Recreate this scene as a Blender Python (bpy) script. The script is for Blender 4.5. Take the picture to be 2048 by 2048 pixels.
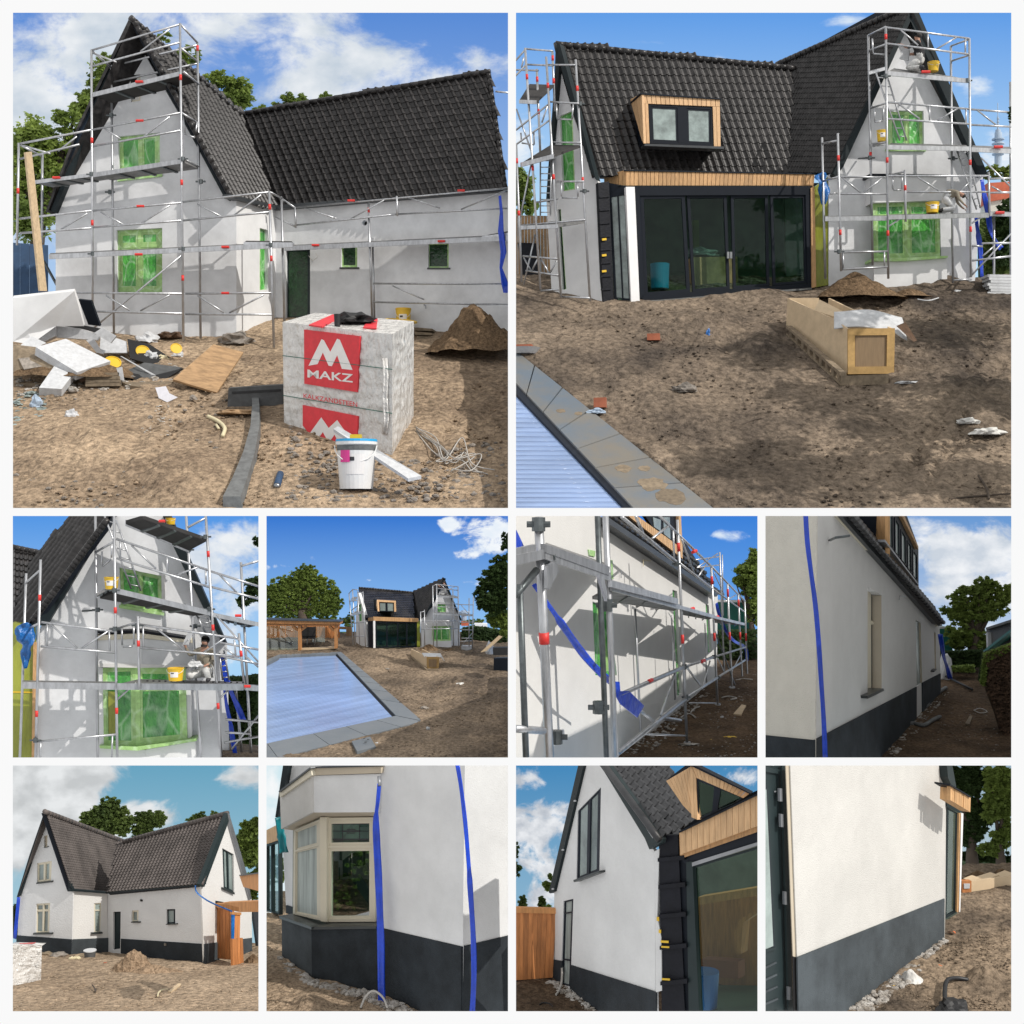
import bpy, bmesh, math, random
import numpy as np
from mathutils import Vector, Matrix, noise
R = math.radians
rnd = random.Random(7)
scene = bpy.context.scene
for o in list(bpy.data.objects): bpy.data.objects.remove(o)

# ------------------------------------------------------------------ camera, sky, sun, exposure
FOC = 2813.0                                   # focal length in photograph pixels (2048 wide): 40 degrees
CAM = Vector((0, 0, 14))
cd = bpy.data.cameras.new('camera'); cam = bpy.data.objects.new('camera', cd); scene.collection.objects.link(cam)
cam.location = CAM; cam.rotation_euler = (R(90), 0, 0)
cd.sensor_width = 36; cd.lens = 36 * FOC / 2048; cd.clip_start = .5; cd.clip_end = 600
scene.camera = cam
SUN_AZ, SUN_EL = R(-58), R(40)                 # from the right and a little behind the camera
SUN = Vector((-math.sin(SUN_AZ) * math.cos(SUN_EL), -math.cos(SUN_AZ) * math.cos(SUN_EL), math.sin(SUN_EL)))
world = bpy.data.worlds.new('World'); scene.world = world; world.use_nodes = True
bg = world.node_tree.nodes['Background']       # bright white surroundings between the ten sets
bg.inputs[0].default_value = (1, 1, 1, 1); bg.inputs[1].default_value = .95
sl = bpy.data.lights.new('sun', 'SUN'); sl.energy = 3.6; sl.angle = R(.55); sl.color = (1, .95, .88)
so = bpy.data.objects.new('sun', sl); scene.collection.objects.link(so)
so.rotation_euler = SUN.to_track_quat('Z', 'Y').to_euler()
scene.view_settings.view_transform = 'Standard'; scene.view_settings.look = 'None'
scene.view_settings.exposure = 0; scene.view_settings.gamma = 1
scene.cycles.max_bounces = 6; scene.cycles.transparent_max_bounces = 12
scene.cycles.use_denoising = True

# ------------------------------------------------------------------ materials
MATS = {}
def mat(name, col, rough=.7, metal=0, var=.15, nscale=2.0, bump=0, bscale=20, stretch=(1, 1, 1), col2=None, spec=.5, dist=.02, detail=6, emit=0, bstretch=None, fine=0, fold_glint=0):
 m = bpy.data.materials.new(name); m.use_nodes = True; nt = m.node_tree; N = nt.nodes; L = nt.links
 b = N['Principled BSDF']; b.inputs['Roughness'].default_value = rough; b.inputs['Metallic'].default_value = metal
 b.inputs['Specular IOR Level'].default_value = spec
 tc = N.new('ShaderNodeTexCoord'); mp = N.new('ShaderNodeMapping'); mp.inputs['Scale'].default_value = stretch
 L.new(tc.outputs['Object'], mp.inputs['Vector'])
 c2 = col2 or tuple(c * (1 - var) for c in col); c1 = col if col2 else tuple(min(1, c * (1 + var * .5)) for c in col)
 nz = N.new('ShaderNodeTexNoise'); nz.inputs['Scale'].default_value = nscale; nz.inputs['Detail'].default_value = detail; nz.inputs['Roughness'].default_value = .65
 L.new(mp.outputs[0], nz.inputs['Vector'])
 rp = N.new('ShaderNodeValToRGB'); rp.color_ramp.elements[0].position = .35; rp.color_ramp.elements[1].position = .65
 rp.color_ramp.elements[0].color = (*c2, 1); rp.color_ramp.elements[1].color = (*c1, 1)
 L.new(nz.outputs['Fac'], rp.inputs[0])
 inf = N.new('ShaderNodeObjectInfo'); hv = N.new('ShaderNodeHueSaturation'); mr = N.new('ShaderNodeMapRange')
 mr.inputs['To Min'].default_value = 1 - var * .5; mr.inputs['To Max'].default_value = 1 + var * .5
 L.new(inf.outputs['Random'], mr.inputs['Value']); L.new(mr.outputs[0], hv.inputs['Value']); L.new(rp.outputs[0], hv.inputs['Color'])
 if fine:                                   # grains and crumbs: a fine speckle over the broad tone
  n3 = N.new('ShaderNodeTexNoise'); n3.inputs['Scale'].default_value = fine; n3.inputs['Detail'].default_value = 4; n3.inputs['Roughness'].default_value = .7; L.new(tc.outputs['Object'], n3.inputs['Vector'])
  r3 = N.new('ShaderNodeMapRange'); r3.inputs[1].default_value = .3; r3.inputs[2].default_value = .7; r3.inputs[3].default_value = .45; r3.inputs[4].default_value = 1.45; L.new(n3.outputs['Fac'], r3.inputs[0])
  vm = N.new('ShaderNodeVectorMath'); vm.operation = 'SCALE'; L.new(hv.outputs[0], vm.inputs[0]); L.new(r3.outputs[0], vm.inputs['Scale']); L.new(vm.outputs[0], b.inputs['Base Color'])
 else: L.new(hv.outputs[0], b.inputs['Base Color'])
 if bump:
  n2 = N.new('ShaderNodeTexNoise'); n2.inputs['Scale'].default_value = bscale; n2.inputs['Detail'].default_value = 5
  if bstretch:
   m2 = N.new('ShaderNodeMapping'); m2.inputs['Scale'].default_value = bstretch
   L.new(tc.outputs['Object'], m2.inputs['Vector']); L.new(m2.outputs[0], n2.inputs['Vector'])
  else: L.new(mp.outputs[0], n2.inputs['Vector'])
  bp = N.new('ShaderNodeBump'); bp.inputs['Strength'].default_value = bump; bp.inputs['Distance'].default_value = dist
  L.new(n2.outputs['Fac'], bp.inputs['Height']); L.new(bp.outputs[0], b.inputs['Normal'])
 if fold_glint:                                 # stretched plastic film: wrinkle highlights painted in as pale lines
  nd = N.new('ShaderNodeTexNoise'); nd.inputs['Scale'].default_value = fold_glint * .6; L.new(mp.outputs[0], nd.inputs['Vector'])
  ad = N.new('ShaderNodeMix'); ad.data_type = 'VECTOR'; ad.inputs[0].default_value = .22; L.new(mp.outputs[0], ad.inputs[4]); L.new(nd.outputs['Color'], ad.inputs[5])
  vo = N.new('ShaderNodeTexVoronoi'); vo.feature = 'DISTANCE_TO_EDGE'; vo.inputs['Scale'].default_value = fold_glint; L.new(ad.outputs[1], vo.inputs['Vector'])
  r4 = N.new('ShaderNodeMapRange'); r4.inputs[1].default_value = 0; r4.inputs[2].default_value = .09; r4.inputs[3].default_value = .55; r4.inputs[4].default_value = 0; L.new(vo.outputs['Distance'], r4.inputs[0])
  n5 = N.new('ShaderNodeMath'); n5.operation = 'MULTIPLY'; L.new(r4.outputs[0], n5.inputs[0]); L.new(nz.outputs['Fac'], n5.inputs[1])
  mc = N.new('ShaderNodeMix'); mc.data_type = 'RGBA'; L.new(n5.outputs[0], mc.inputs[0]); L.new(hv.outputs[0], mc.inputs[6]); mc.inputs[7].default_value = (.75, .9, .7, 1); L.new(mc.outputs[2], b.inputs['Base Color'])
 if name.startswith('leaf'):                # thin leaves let light through
  tl = N.new('ShaderNodeBsdfTranslucent'); L.new(hv.outputs[0], tl.inputs[0]); ms = N.new('ShaderNodeMixShader'); ms.inputs[0].default_value = .4
  L.new(b.outputs[0], ms.inputs[1]); L.new(tl.outputs[0], ms.inputs[2]); L.new(ms.outputs[0], N['Material Output'].inputs['Surface'])
 MATS[name] = m; return m
mat('plaster_raw', (.68, .685, .69), .9, var=.1, nscale=.5, bump=.25, bscale=30, spec=.15)
mat('plaster_grey', (.63, .64, .655), .9, var=.17, nscale=.45, bump=.2, bscale=30, spec=.15)
mat('plaster_white', (.62, .615, .60), .92, var=.04, nscale=1.5, bump=.35, bscale=45, spec=.1)
mat('plaster_cool', (.64, .645, .645), .92, var=.1, nscale=.8, bump=.35, bscale=45, spec=.1)
mat('plaster_cream', (.58, .56, .50), .95, var=.05, nscale=2.5, bump=.7, bscale=42, spec=.1, dist=.03)
mat('plaster_pale', (.53, .52, .495), .95, var=.1, nscale=.9, bump=.5, bscale=60, spec=.1)
mat('reveal_plaster', (.46, .40, .31), .9, var=.06)
mat('plinth', (.024, .03, .036), .8, var=.4, nscale=1.6, bump=.3, bscale=60, spec=.25)
mat('plinth_light', (.055, .066, .074), .8, var=.35, nscale=1.6, bump=.3, bscale=60, spec=.3)  # paler copy of plinth, sunlight on some faces put into the colour
mat('tile', (.03, .028, .028), .33, var=.7, nscale=3, bump=.2, bscale=25, spec=.3)
mat('tile_brown', (.10, .086, .08), .6, var=.35, nscale=3, bump=.2, bscale=25, spec=.3)
mat('tile_black', (.03, .031, .034), .45, var=.4, nscale=3, bump=.2, bscale=25, spec=.45)
mat('barge', (.012, .019, .022), .5, var=.2, spec=.2)
mat('gutter', (.05, .055, .06), .4, .3, var=.2)
mat('zinc', (.30, .31, .33), .4, .7, var=.2)
mat('galv', (.46, .47, .49), .36, .75, var=.25, nscale=6, stretch=(1, 1, .3))
mat('galv_dark', (.11, .125, .13), .4, .6, var=.3, nscale=6)
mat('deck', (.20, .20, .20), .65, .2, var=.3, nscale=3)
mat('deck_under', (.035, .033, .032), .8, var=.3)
mat('red', (.62, .03, .025), .5, var=.1)
mat('film', (.10, .46, .07), .12, col2=(.025, .19, .03), nscale=1.3, fold_glint=2.2, bump=1.0, bscale=6, spec=.8, dist=.12, stretch=(1, 1, .45))
mat('film_frame', (.34, .55, .20), .3, fold_glint=1.6, var=.25, nscale=3, bump=.4, bscale=8, dist=.05)
mat('film_yellow', (.22, .24, .03), .25, var=.3, nscale=1.5, bump=.6, bscale=4, dist=.1, stretch=(1, 1, .3))
mat('film_dark', (.014, .05, .018), .1, var=.5, nscale=3, bump=.6, bscale=6, dist=.08)
mat('cladding', (.50, .29, .13), .6, var=.3, nscale=6, stretch=(4, 4, .6))
mat('cladding_pale', (.60, .38, .20), .65, var=.2, nscale=6, stretch=(4, 4, .6))
mat('cedar', (.47, .185, .06), .65, var=.3, nscale=5, stretch=(4, 4, .5))
mat('cedar_beam', (.50, .23, .08), .65, var=.25, nscale=5, stretch=(4, 4, .7))
mat('anthracite', (.007, .010, .016), .5, var=.1, spec=.15)
mat('anthracite_blue', (.014, .019, .03), .5, var=.2, spec=.2)
mat('green_black', (.018, .029, .031), .45, var=.12, spec=.25)
mat('bitumen', (.009, .010, .015), .55, spec=.2, var=.3, nscale=3, bump=.5, bscale=8, dist=.03)
mat('cream_frame', (.62, .57, .45), .5, var=.05)
mat('sill', (.03, .035, .035), .35, var=.2)
mat('white_paint', (.78, .78, .78), .5, var=.04)
mat('foam', (.50, .51, .525), .75, var=.16, nscale=4, bump=.3, bscale=40)
mat('plywood', (.36, .225, .115), .75, var=.35, nscale=1.5, stretch=(1, 3, 1))
mat('pallet', (.20, .155, .105), .85, var=.35, nscale=4)
mat('timber', (.50, .38, .24), .7, var=.2, nscale=4)
mat('mdf', (.56, .43, .28), .75, var=.12, nscale=2)
mat('mdf_edge', (.40, .25, .09), .75, var=.2, nscale=3)
mat('brown_board', (.21, .14, .075), .7, var=.15, nscale=12, stretch=(1, 1, .1))
mat('strap_blue', (.008, .055, .52), .3, var=.25, nscale=4, bump=.5, bscale=6, dist=.05)
mat('tarp', (.01, .13, .42), .3, var=.35, nscale=3, bump=.9, bscale=5, dist=.08)
mat('teal', (.0, .17, .20), .4, var=.2)
mat('yellow', (.66, .42, .02), .4, var=.08)
mat('print_red', (.62, .028, .04), .55, var=.12, nscale=3)
mat('print_white', (.74, .72, .70), .55, var=.06)
mat('print_dark', (.03, .03, .035), .6, var=.1)
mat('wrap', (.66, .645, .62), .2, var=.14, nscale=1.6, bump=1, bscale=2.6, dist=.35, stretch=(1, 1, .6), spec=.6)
mat('wrap_shaded', (.52, .505, .485), .2, var=.18, nscale=1.6, bump=1, bscale=2.6, dist=.35, stretch=(1, 1, .5), spec=.6)  # copy of wrap, darkened for the shaded side of the pallet
mat('bucket', (.70, .70, .69), .4, var=.04)
mat('pink', (.65, .04, .25), .5, var=.05)
mat('lid_blue', (.01, .32, .62), .4, var=.08)
mat('black', (.008, .008, .009), .6, var=.3, nscale=6, bump=.5, bscale=10)
mat('hoarding', (.02, .055, .12), .7, var=.2)
mat('sand', (.40, .30, .205), .95, col2=(.19, .14, .098), nscale=.22, bump=1, bscale=2.6, spec=.1, dist=.4, detail=10, fine=3.5)
mat('soil', (.27, .21, .155), .95, col2=(.065, .053, .044), nscale=.13, bump=1, bscale=2.2, spec=.1, dist=.45, detail=10, fine=3.2)
mat('soil_small', (.31, .235, .165), .95, col2=(.085, .067, .052), nscale=.5, bump=1, bscale=7, spec=.1, dist=.13, detail=10, fine=11)
mat('sand_small', (.40, .305, .215), .95, col2=(.25, .187, .13), nscale=.7, bump=1, bscale=8, spec=.1, dist=.12, detail=10, fine=13)
mat('mud_small', (.125, .085, .055), .95, col2=(.055, .038, .025), nscale=.9, bump=1, bscale=8, spec=.1, dist=.12, detail=10, fine=13)
mat('heap', (.20, .135, .082), .98, col2=(.11, .075, .047), nscale=.9, bump=1, bscale=5, spec=.05, dist=.25, detail=10, fine=6)
mat('heap_pale', (.34, .245, .165), .98, col2=(.25, .175, .115), nscale=1.5, bump=1, bscale=12, spec=.05, dist=.09, detail=10, fine=20)
mat('rubble', (.50, .48, .45), .9, col2=(.16, .13, .10), nscale=5, bump=.8, bscale=12, spec=.1, dist=.05)
mat('stone', (.26, .23, .20), .9, var=.5, nscale=3)
mat('brick', (.30, .095, .05), .9, var=.2)
mat('concrete', (.13, .135, .135), .8, var=.3, nscale=3, bump=.3, bscale=30)
mat('concrete_dark', (.085, .088, .09), .75, var=.3, nscale=2, bump=.3, bscale=20)
mat('slate', (.155, .17, .185), .55, col2=(.12, .14, .16), nscale=.8, bump=.2, bscale=12)
mat('slate_stained', (.11, .14, .175), .5, col2=(.17, .155, .13), nscale=.35, bump=.2, bscale=12)
mat('pool_cover', (.24, .34, .56), .16, var=.2, nscale=.6, spec=.7, bump=.12, bscale=9, dist=.05, stretch=(.25, 1, 1))
mat('steel', (.30, .31, .32), .3, .9, var=.1)
mat('cable', (.42, .40, .37), .7, var=.15)
mat('cable_black', (.01, .011, .013), .5, var=.1)
mat('pipe_yellow', (.62, .55, .36), .6, var=.1)
mat('bark', (.07, .052, .038), .9, var=.3)
mat('leaf', (.26, .34, .075), .6, col2=(.11, .165, .038), nscale=.35, spec=.25)
mat('leaf_dark', (.06, .10, .028), .65, col2=(.022, .042, .014), nscale=.4, spec=.2)
mat('leaf_light', (.26, .33, .07), .6, col2=(.12, .18, .04), nscale=.35, spec=.25)
mat('leaf_fine', (.16, .22, .055), .6, col2=(.06, .095, .027), nscale=1.5, spec=.25)
mat('grass', (.10, .15, .04), .8, col2=(.05, .085, .02), nscale=2)
mat('hedge_bark', (.09, .052, .03), .9, var=.4, nscale=4)
mat('red_roof', (.42, .10, .05), .8, var=.25)
mat('teal_panel', (.015, .13, .10), .5, var=.1)
mat('tower', (.34, .42, .52), .8, var=.1)
mat('interior', (.075, .10, .08), .9, var=.4, nscale=.7)  # green tint and mottling stand in for trees mirrored in the glass
mat('interior_floor', (.05, .095, .06), .6, var=.3)
mat('interior_wall', (.20, .22, .19), .9, var=.3)
mat('curtain', (.34, .38, .36), .6, var=.35, nscale=5, stretch=(2, 2, .15))
mat('grey_green', (.23, .28, .27), .25, var=.45, nscale=1.1, spec=.7)  # opaque mottled grey-green for panes and other pieces
mat('skin', (.36, .20, .14), .6, var=.1)
mat('hair', (.012, .010, .009), .7)
mat('tshirt_black', (.012, .012, .014), .85, var=.2)
mat('khaki', (.25, .22, .17), .9, var=.25, nscale=4)
mat('workwear', (.50, .50, .49), .9, var=.4, nscale=5)
mat('workwear_pale', (.62, .63, .64), .9, var=.25, nscale=5)
mat('paper', (.74, .75, .82), .7, var=.08, nscale=4)
mat('blue_plastic', (.01, .10, .36), .4, var=.1)
mat('orange', (.75, .16, .03), .5, var=.1)
mat('pink_red', (.55, .12, .12), .6, var=.2)
mat('limewash', (.62, .61, .58), .95, var=.2, nscale=3, bump=.5, bscale=10)

def glassmat(name, tint, refl=.12, rough=.02):
 m = bpy.data.materials.new(name); m.use_nodes = True; nt = m.node_tree; N = nt.nodes; L = nt.links
 N.remove(N['Principled BSDF']); out = N['Material Output']
 tr = N.new('ShaderNodeBsdfTransparent'); tr.inputs[0].default_value = (*tint, 1)
 gl = N.new('ShaderNodeBsdfGlossy'); gl.inputs['Roughness'].default_value = rough
 fr = N.new('ShaderNodeFresnel'); fr.inputs[0].default_value = 1.5
 mth = N.new('ShaderNodeMath'); mth.operation = 'MULTIPLY_ADD'; mth.inputs[1].default_value = .3; mth.inputs[2].default_value = refl
 L.new(fr.outputs[0], mth.inputs[0])
 mx = N.new('ShaderNodeMixShader'); L.new(mth.outputs[0], mx.inputs[0]); L.new(tr.outputs[0], mx.inputs[1]); L.new(gl.outputs[0], mx.inputs[2])
 L.new(mx.outputs[0], out.inputs['Surface']); MATS[name] = m
glassmat('glass', (.62, .76, .7), .004)
glassmat('glass_clear', (.82, .9, .88), .10)

def skymat(name, top, bot, cloud=(.86, .89, .93), shade=(.62, .68, .75), blobs=(), thr=.62, soft=.16, scale=(3, 4.5), seed=0, amp=1.0, dtl=8, hor=.4):
 m = bpy.data.materials.new(name); m.use_nodes = True; nt = m.node_tree; N = nt.nodes; L = nt.links
 N.remove(N['Principled BSDF']); out = N['Material Output']
 uv = N.new('ShaderNodeTexCoord'); sp = N.new('ShaderNodeSeparateXYZ'); L.new(uv.outputs['UV'], sp.inputs[0])
 g = N.new('ShaderNodeMix'); g.data_type = 'RGBA'; g.inputs[6].default_value = (*bot, 1); g.inputs[7].default_value = (*top, 1)
 hr = N.new('ShaderNodeMapRange'); hr.inputs[1].default_value = hor; L.new(sp.outputs['Y'], hr.inputs[0]); L.new(hr.outputs[0], g.inputs[0])
 mp = N.new('ShaderNodeMapping'); mp.inputs['Scale'].default_value = (scale[0], scale[1], 1); mp.inputs['Location'].default_value = (seed * 3.1, seed * 1.7, seed)
 L.new(uv.outputs['UV'], mp.inputs[0])
 nz = N.new('ShaderNodeTexNoise'); nz.inputs['Scale'].default_value = 1; nz.inputs['Detail'].default_value = dtl; nz.inputs['Roughness'].default_value = .62; nz.inputs['Distortion'].default_value = .3
 L.new(mp.outputs[0], nz.inputs['Vector'])
 val = N.new('ShaderNodeMath'); val.operation = 'MULTIPLY'; val.inputs[1].default_value = amp; L.new(nz.outputs['Fac'], val.inputs[0]); cur = val.outputs[0]
 for (cx, cy, rx, ry, w) in blobs:      # cloud banks: centre and size on the backdrop, 0..1
  m2 = N.new('ShaderNodeMapping'); m2.vector_type = 'TEXTURE'
  m2.inputs['Location'].default_value = (cx, cy, 0); m2.inputs['Scale'].default_value = (rx, ry, 1)
  L.new(uv.outputs['UV'], m2.inputs[0]); ln = N.new('ShaderNodeVectorMath'); ln.operation = 'LENGTH'; L.new(m2.outputs[0], ln.inputs[0])
  r = N.new('ShaderNodeMapRange'); r.interpolation_type = 'SMOOTHSTEP'; r.inputs[1].default_value = 0; r.inputs[2].default_value = 1; r.inputs[3].default_value = w; r.inputs[4].default_value = 0
  L.new(ln.outputs['Value'], r.inputs[0]); a = N.new('ShaderNodeMath'); L.new(cur, a.inputs[0]); L.new(r.outputs[0], a.inputs[1]); cur = a.outputs[0]
 r = N.new('ShaderNodeMapRange'); r.interpolation_type = 'SMOOTHSTEP'; r.inputs[1].default_value = thr; r.inputs[2].default_value = thr + soft; L.new(cur, r.inputs[0])
 n2 = N.new('ShaderNodeTexNoise'); n2.inputs['Scale'].default_value = 2.2; n2.inputs['Detail'].default_value = 6; L.new(mp.outputs[0], n2.inputs['Vector'])
 r2 = N.new('ShaderNodeMapRange'); r2.inputs[1].default_value = .35; r2.inputs[2].default_value = .62; L.new(n2.outputs['Fac'], r2.inputs[0])
 cc = N.new('ShaderNodeMix'); cc.data_type = 'RGBA'; cc.inputs[6].default_value = (*shade, 1); cc.inputs[7].default_value = (*cloud, 1); L.new(r2.outputs[0], cc.inputs[0])
 mx = N.new('ShaderNodeMix'); mx.data_type = 'RGBA'; L.new(r.outputs[0], mx.inputs[0]); L.new(g.outputs[2], mx.inputs[6]); L.new(cc.outputs[2], mx.inputs[7])
 em = N.new('ShaderNodeEmission'); L.new(mx.outputs[2], em.inputs[0]); L.new(em.outputs[0], out.inputs['Surface'])
 MATS[name] = m

# ------------------------------------------------------------------ geometry helpers
def ray(u, v): return Vector(((u - 1024) / FOC, 1, (1024 - v) / FOC))
def uvof(p):
 q = p - CAM; return (1024 + q.x / q.y * FOC, 1024 - q.z / q.y * FOC)
class Plane:
 def __init__(s, p, n):
  s.p = Vector(p); s.n = Vector(n).normalized()
  if s.n.dot(s.p - CAM) > 0: s.n = -s.n
 def hit(s, r, off=0):
  d = (s.p + s.n * off - CAM).dot(s.n) / r.dot(s.n); return CAM + r * d
class Panel:
 """one set: measured in the pixels of its own enlarged view of the photograph"""
 def __init__(s, ox, oy, sc, box, near, far):
  s.ox, s.oy, s.sc = ox, oy, sc; s.box = box; s.objs = []
  (v0, d0), (v1, d1) = near, far
  s.b = (1 / d0 - 1 / d1) / (v0 - v1); s.a = 1 / d0 - s.b * v0
 def r(s, u, v): return ray(s.ox + u * s.sc, s.oy + v * s.sc)
 def at(s, u, v, d): return CAM + s.r(u, v) * d
 def dep(s, v): return 1 / max(1e-4, s.a + s.b * v)
 def g(s, u, v, h=0): return s.at(u, v, s.dep(v)) + Vector((0, 0, h))
 def p(s, u, v, vg): return s.at(u, v, s.dep(vg))           # seen at (u,v), standing over the ground at row vg
 def wall(s, a, b): return s.wallD(a[0], s.dep(a[1]), b[0], s.dep(b[1]))
 def wallD(s, u0, d0, u1, d1):
  A = s.at(u0, 900, d0); B = s.at(u1, 900, d1); return Plane(A, (B - A).cross(Vector((0, 0, 1))))
 def pl3(s, a, b, c):
  A, B, C_ = s.at(*a), s.at(*b), s.at(*c); return Plane(A, (B - A).cross(C_ - A))
 def h(s, pl, u, v, off=0): return pl.hit(s.r(u, v), off)
 def m(s, px, d): return px * s.sc / FOC * d                 # pixel length to metres at depth d
CUR = None
OUTSIDE = set()          # unseen shade casters beyond the right edge of the picture
def link(o):
 scene.collection.objects.link(o); CUR.objs.append(o); return o
def root_of(o):
 while o.parent: o = o.parent
 return o
def tag(o, label=None, cat=None, group=None, kind=None):
 if label: o['label'] = label
 if cat: o['category'] = cat
 if group: o['group'] = group
 if kind: o['kind'] = kind
 return o
def thing(name, base, label, cat, group=None):
 o = bpy.data.objects.new(name, None); o.location = base; o.empty_display_size = .3; link(o); return tag(o, label, cat, group)
def mk(name, vs, fs, m, parent=None, smooth=False, label=None, cat=None, group=None, kind=None):
 me = bpy.data.meshes.new(name)
 if parent is None:
  a = np.array([tuple(v) for v in vs]); base = Vector((a[:, 0].mean(), a[:, 1].mean(), a[:, 2].min()))
 else: base = root_of(parent).location
 me.from_pydata([tuple(Vector(v) - base) for v in vs], [], fs)
 mm = m if isinstance(m, (list, tuple)) else [m]
 for k in mm: me.materials.append(MATS[k] if isinstance(k, str) else k)
 if smooth: me.polygons.foreach_set('use_smooth', [True] * len(me.polygons))
 o = bpy.data.objects.new(name, me)
 if parent is None: o.location = base
 else: o.parent = parent
 link(o); return tag(o, label, cat, group, kind)
class B:
 """collects faces, then becomes one mesh object"""
 def __init__(s): s.v = []; s.f = []
 def add(s, vs, fs):
  k = len(s.v); s.v += [Vector(x) for x in vs]; s.f += [tuple(i + k for i in f) for f in fs]; return s
 def prism(s, front, vec):
  n = len(front); vs = list(front) + [p + vec for p in front]
  fs = [tuple(range(n)), tuple(range(2 * n - 1, n - 1, -1))] + [(i, i + n, (i + 1) % n + n, (i + 1) % n) for i in range(n)]
  return s.add(vs, fs)
 def loft(s, A, Bk):
  n = len(A); fs = [tuple(range(n)), tuple(range(2 * n - 1, n - 1, -1))] + [(i, i + n, (i + 1) % n + n, (i + 1) % n) for i in range(n)]
  return s.add(list(A) + list(Bk), fs)
 def tube(s, pts, r, n=8, caps=True):
  pts = [Vector(p) for p in pts]; k0 = len(s.v); m_ = len(pts)
  rr = r if isinstance(r, (list, tuple)) else [r] * m_
  nrm = None
  for i, p in enumerate(pts):
   t = (pts[min(i + 1, m_ - 1)] - pts[max(i - 1, 0)]).normalized()
   if nrm is None:
    nrm = t.orthogonal().normalized()
   nrm = (nrm - t * nrm.dot(t)).normalized(); bn = t.cross(nrm)
   for j in range(n):
    a = 2 * math.pi * j / n; s.v.append(p + (nrm * math.cos(a) + bn * math.sin(a)) * rr[i])
  for i in range(m_ - 1):
   for j in range(n):
    s.f.append((k0 + i * n + j, k0 + i * n + (j + 1) % n, k0 + (i + 1) * n + (j + 1) % n, k0 + (i + 1) * n + j))
  if caps:
   s.f.append(tuple(k0 + j for j in range(n - 1, -1, -1))); s.f.append(tuple(k0 + (m_ - 1) * n + j for j in range(n)))
  return s
 def build(s, name, m, parent=None, **kw): return mk(name, s.v, s.f, m, parent, **kw)
def pts(P, pl, poly, off=0): return [P.h(pl, u, v, off) for u, v in poly]
def slab(P, pl, poly, t0, t1, name, m, parent=None, **kw):
 """board on a plane: outline as seen in the photograph, front face t1 in front of the plane, back face at t0"""
 f = pts(P, pl, poly, t1); return B().prism(f, pl.n * (t0 - t1)).build(name, m, parent, **kw)
def wallpoly(P, pl, outer, holes, thick, name, m, parent=None, off=0, **kw):
 bm = bmesh.new(); edges = []
 for loop in [outer] + list(holes):
  vs = [bm.verts.new(P.h(pl, u, v, off)) for u, v in loop]
  edges += [bm.edges.new((vs[i], vs[(i + 1) % len(vs)])) for i in range(len(vs))]
 bmesh.ops.triangle_fill(bm, use_beauty=True, use_dissolve=False, edges=edges, normal=pl.n)
 ret = bmesh.ops.extrude_face_region(bm, geom=bm.faces[:])
 bmesh.ops.translate(bm, vec=-pl.n * thick, verts=[e for e in ret['geom'] if isinstance(e, bmesh.types.BMVert)])
 bmesh.ops.recalc_face_normals(bm, faces=bm.faces[:]); bm.verts.index_update()
 vs = [v.co.copy() for v in bm.verts]; fs = [[v.index for v in f.verts] for f in bm.faces]; bm.free()
 return mk(name, vs, fs, m, parent, **kw)
def lerp(a, b, t): return tuple(x + (y - x) * t for x, y in zip(a, b))
def quadpt(q, s, t):          # q = TL, TR, BR, BL in pixels
 return lerp(lerp(q[0], q[1], s), lerp(q[3], q[2], s), t)
def subquad(q, s0, s1, t0, t1): return [quadpt(q, s0, t0), quadpt(q, s1, t0), quadpt(q, s1, t1), quadpt(q, s0, t1)]
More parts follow.
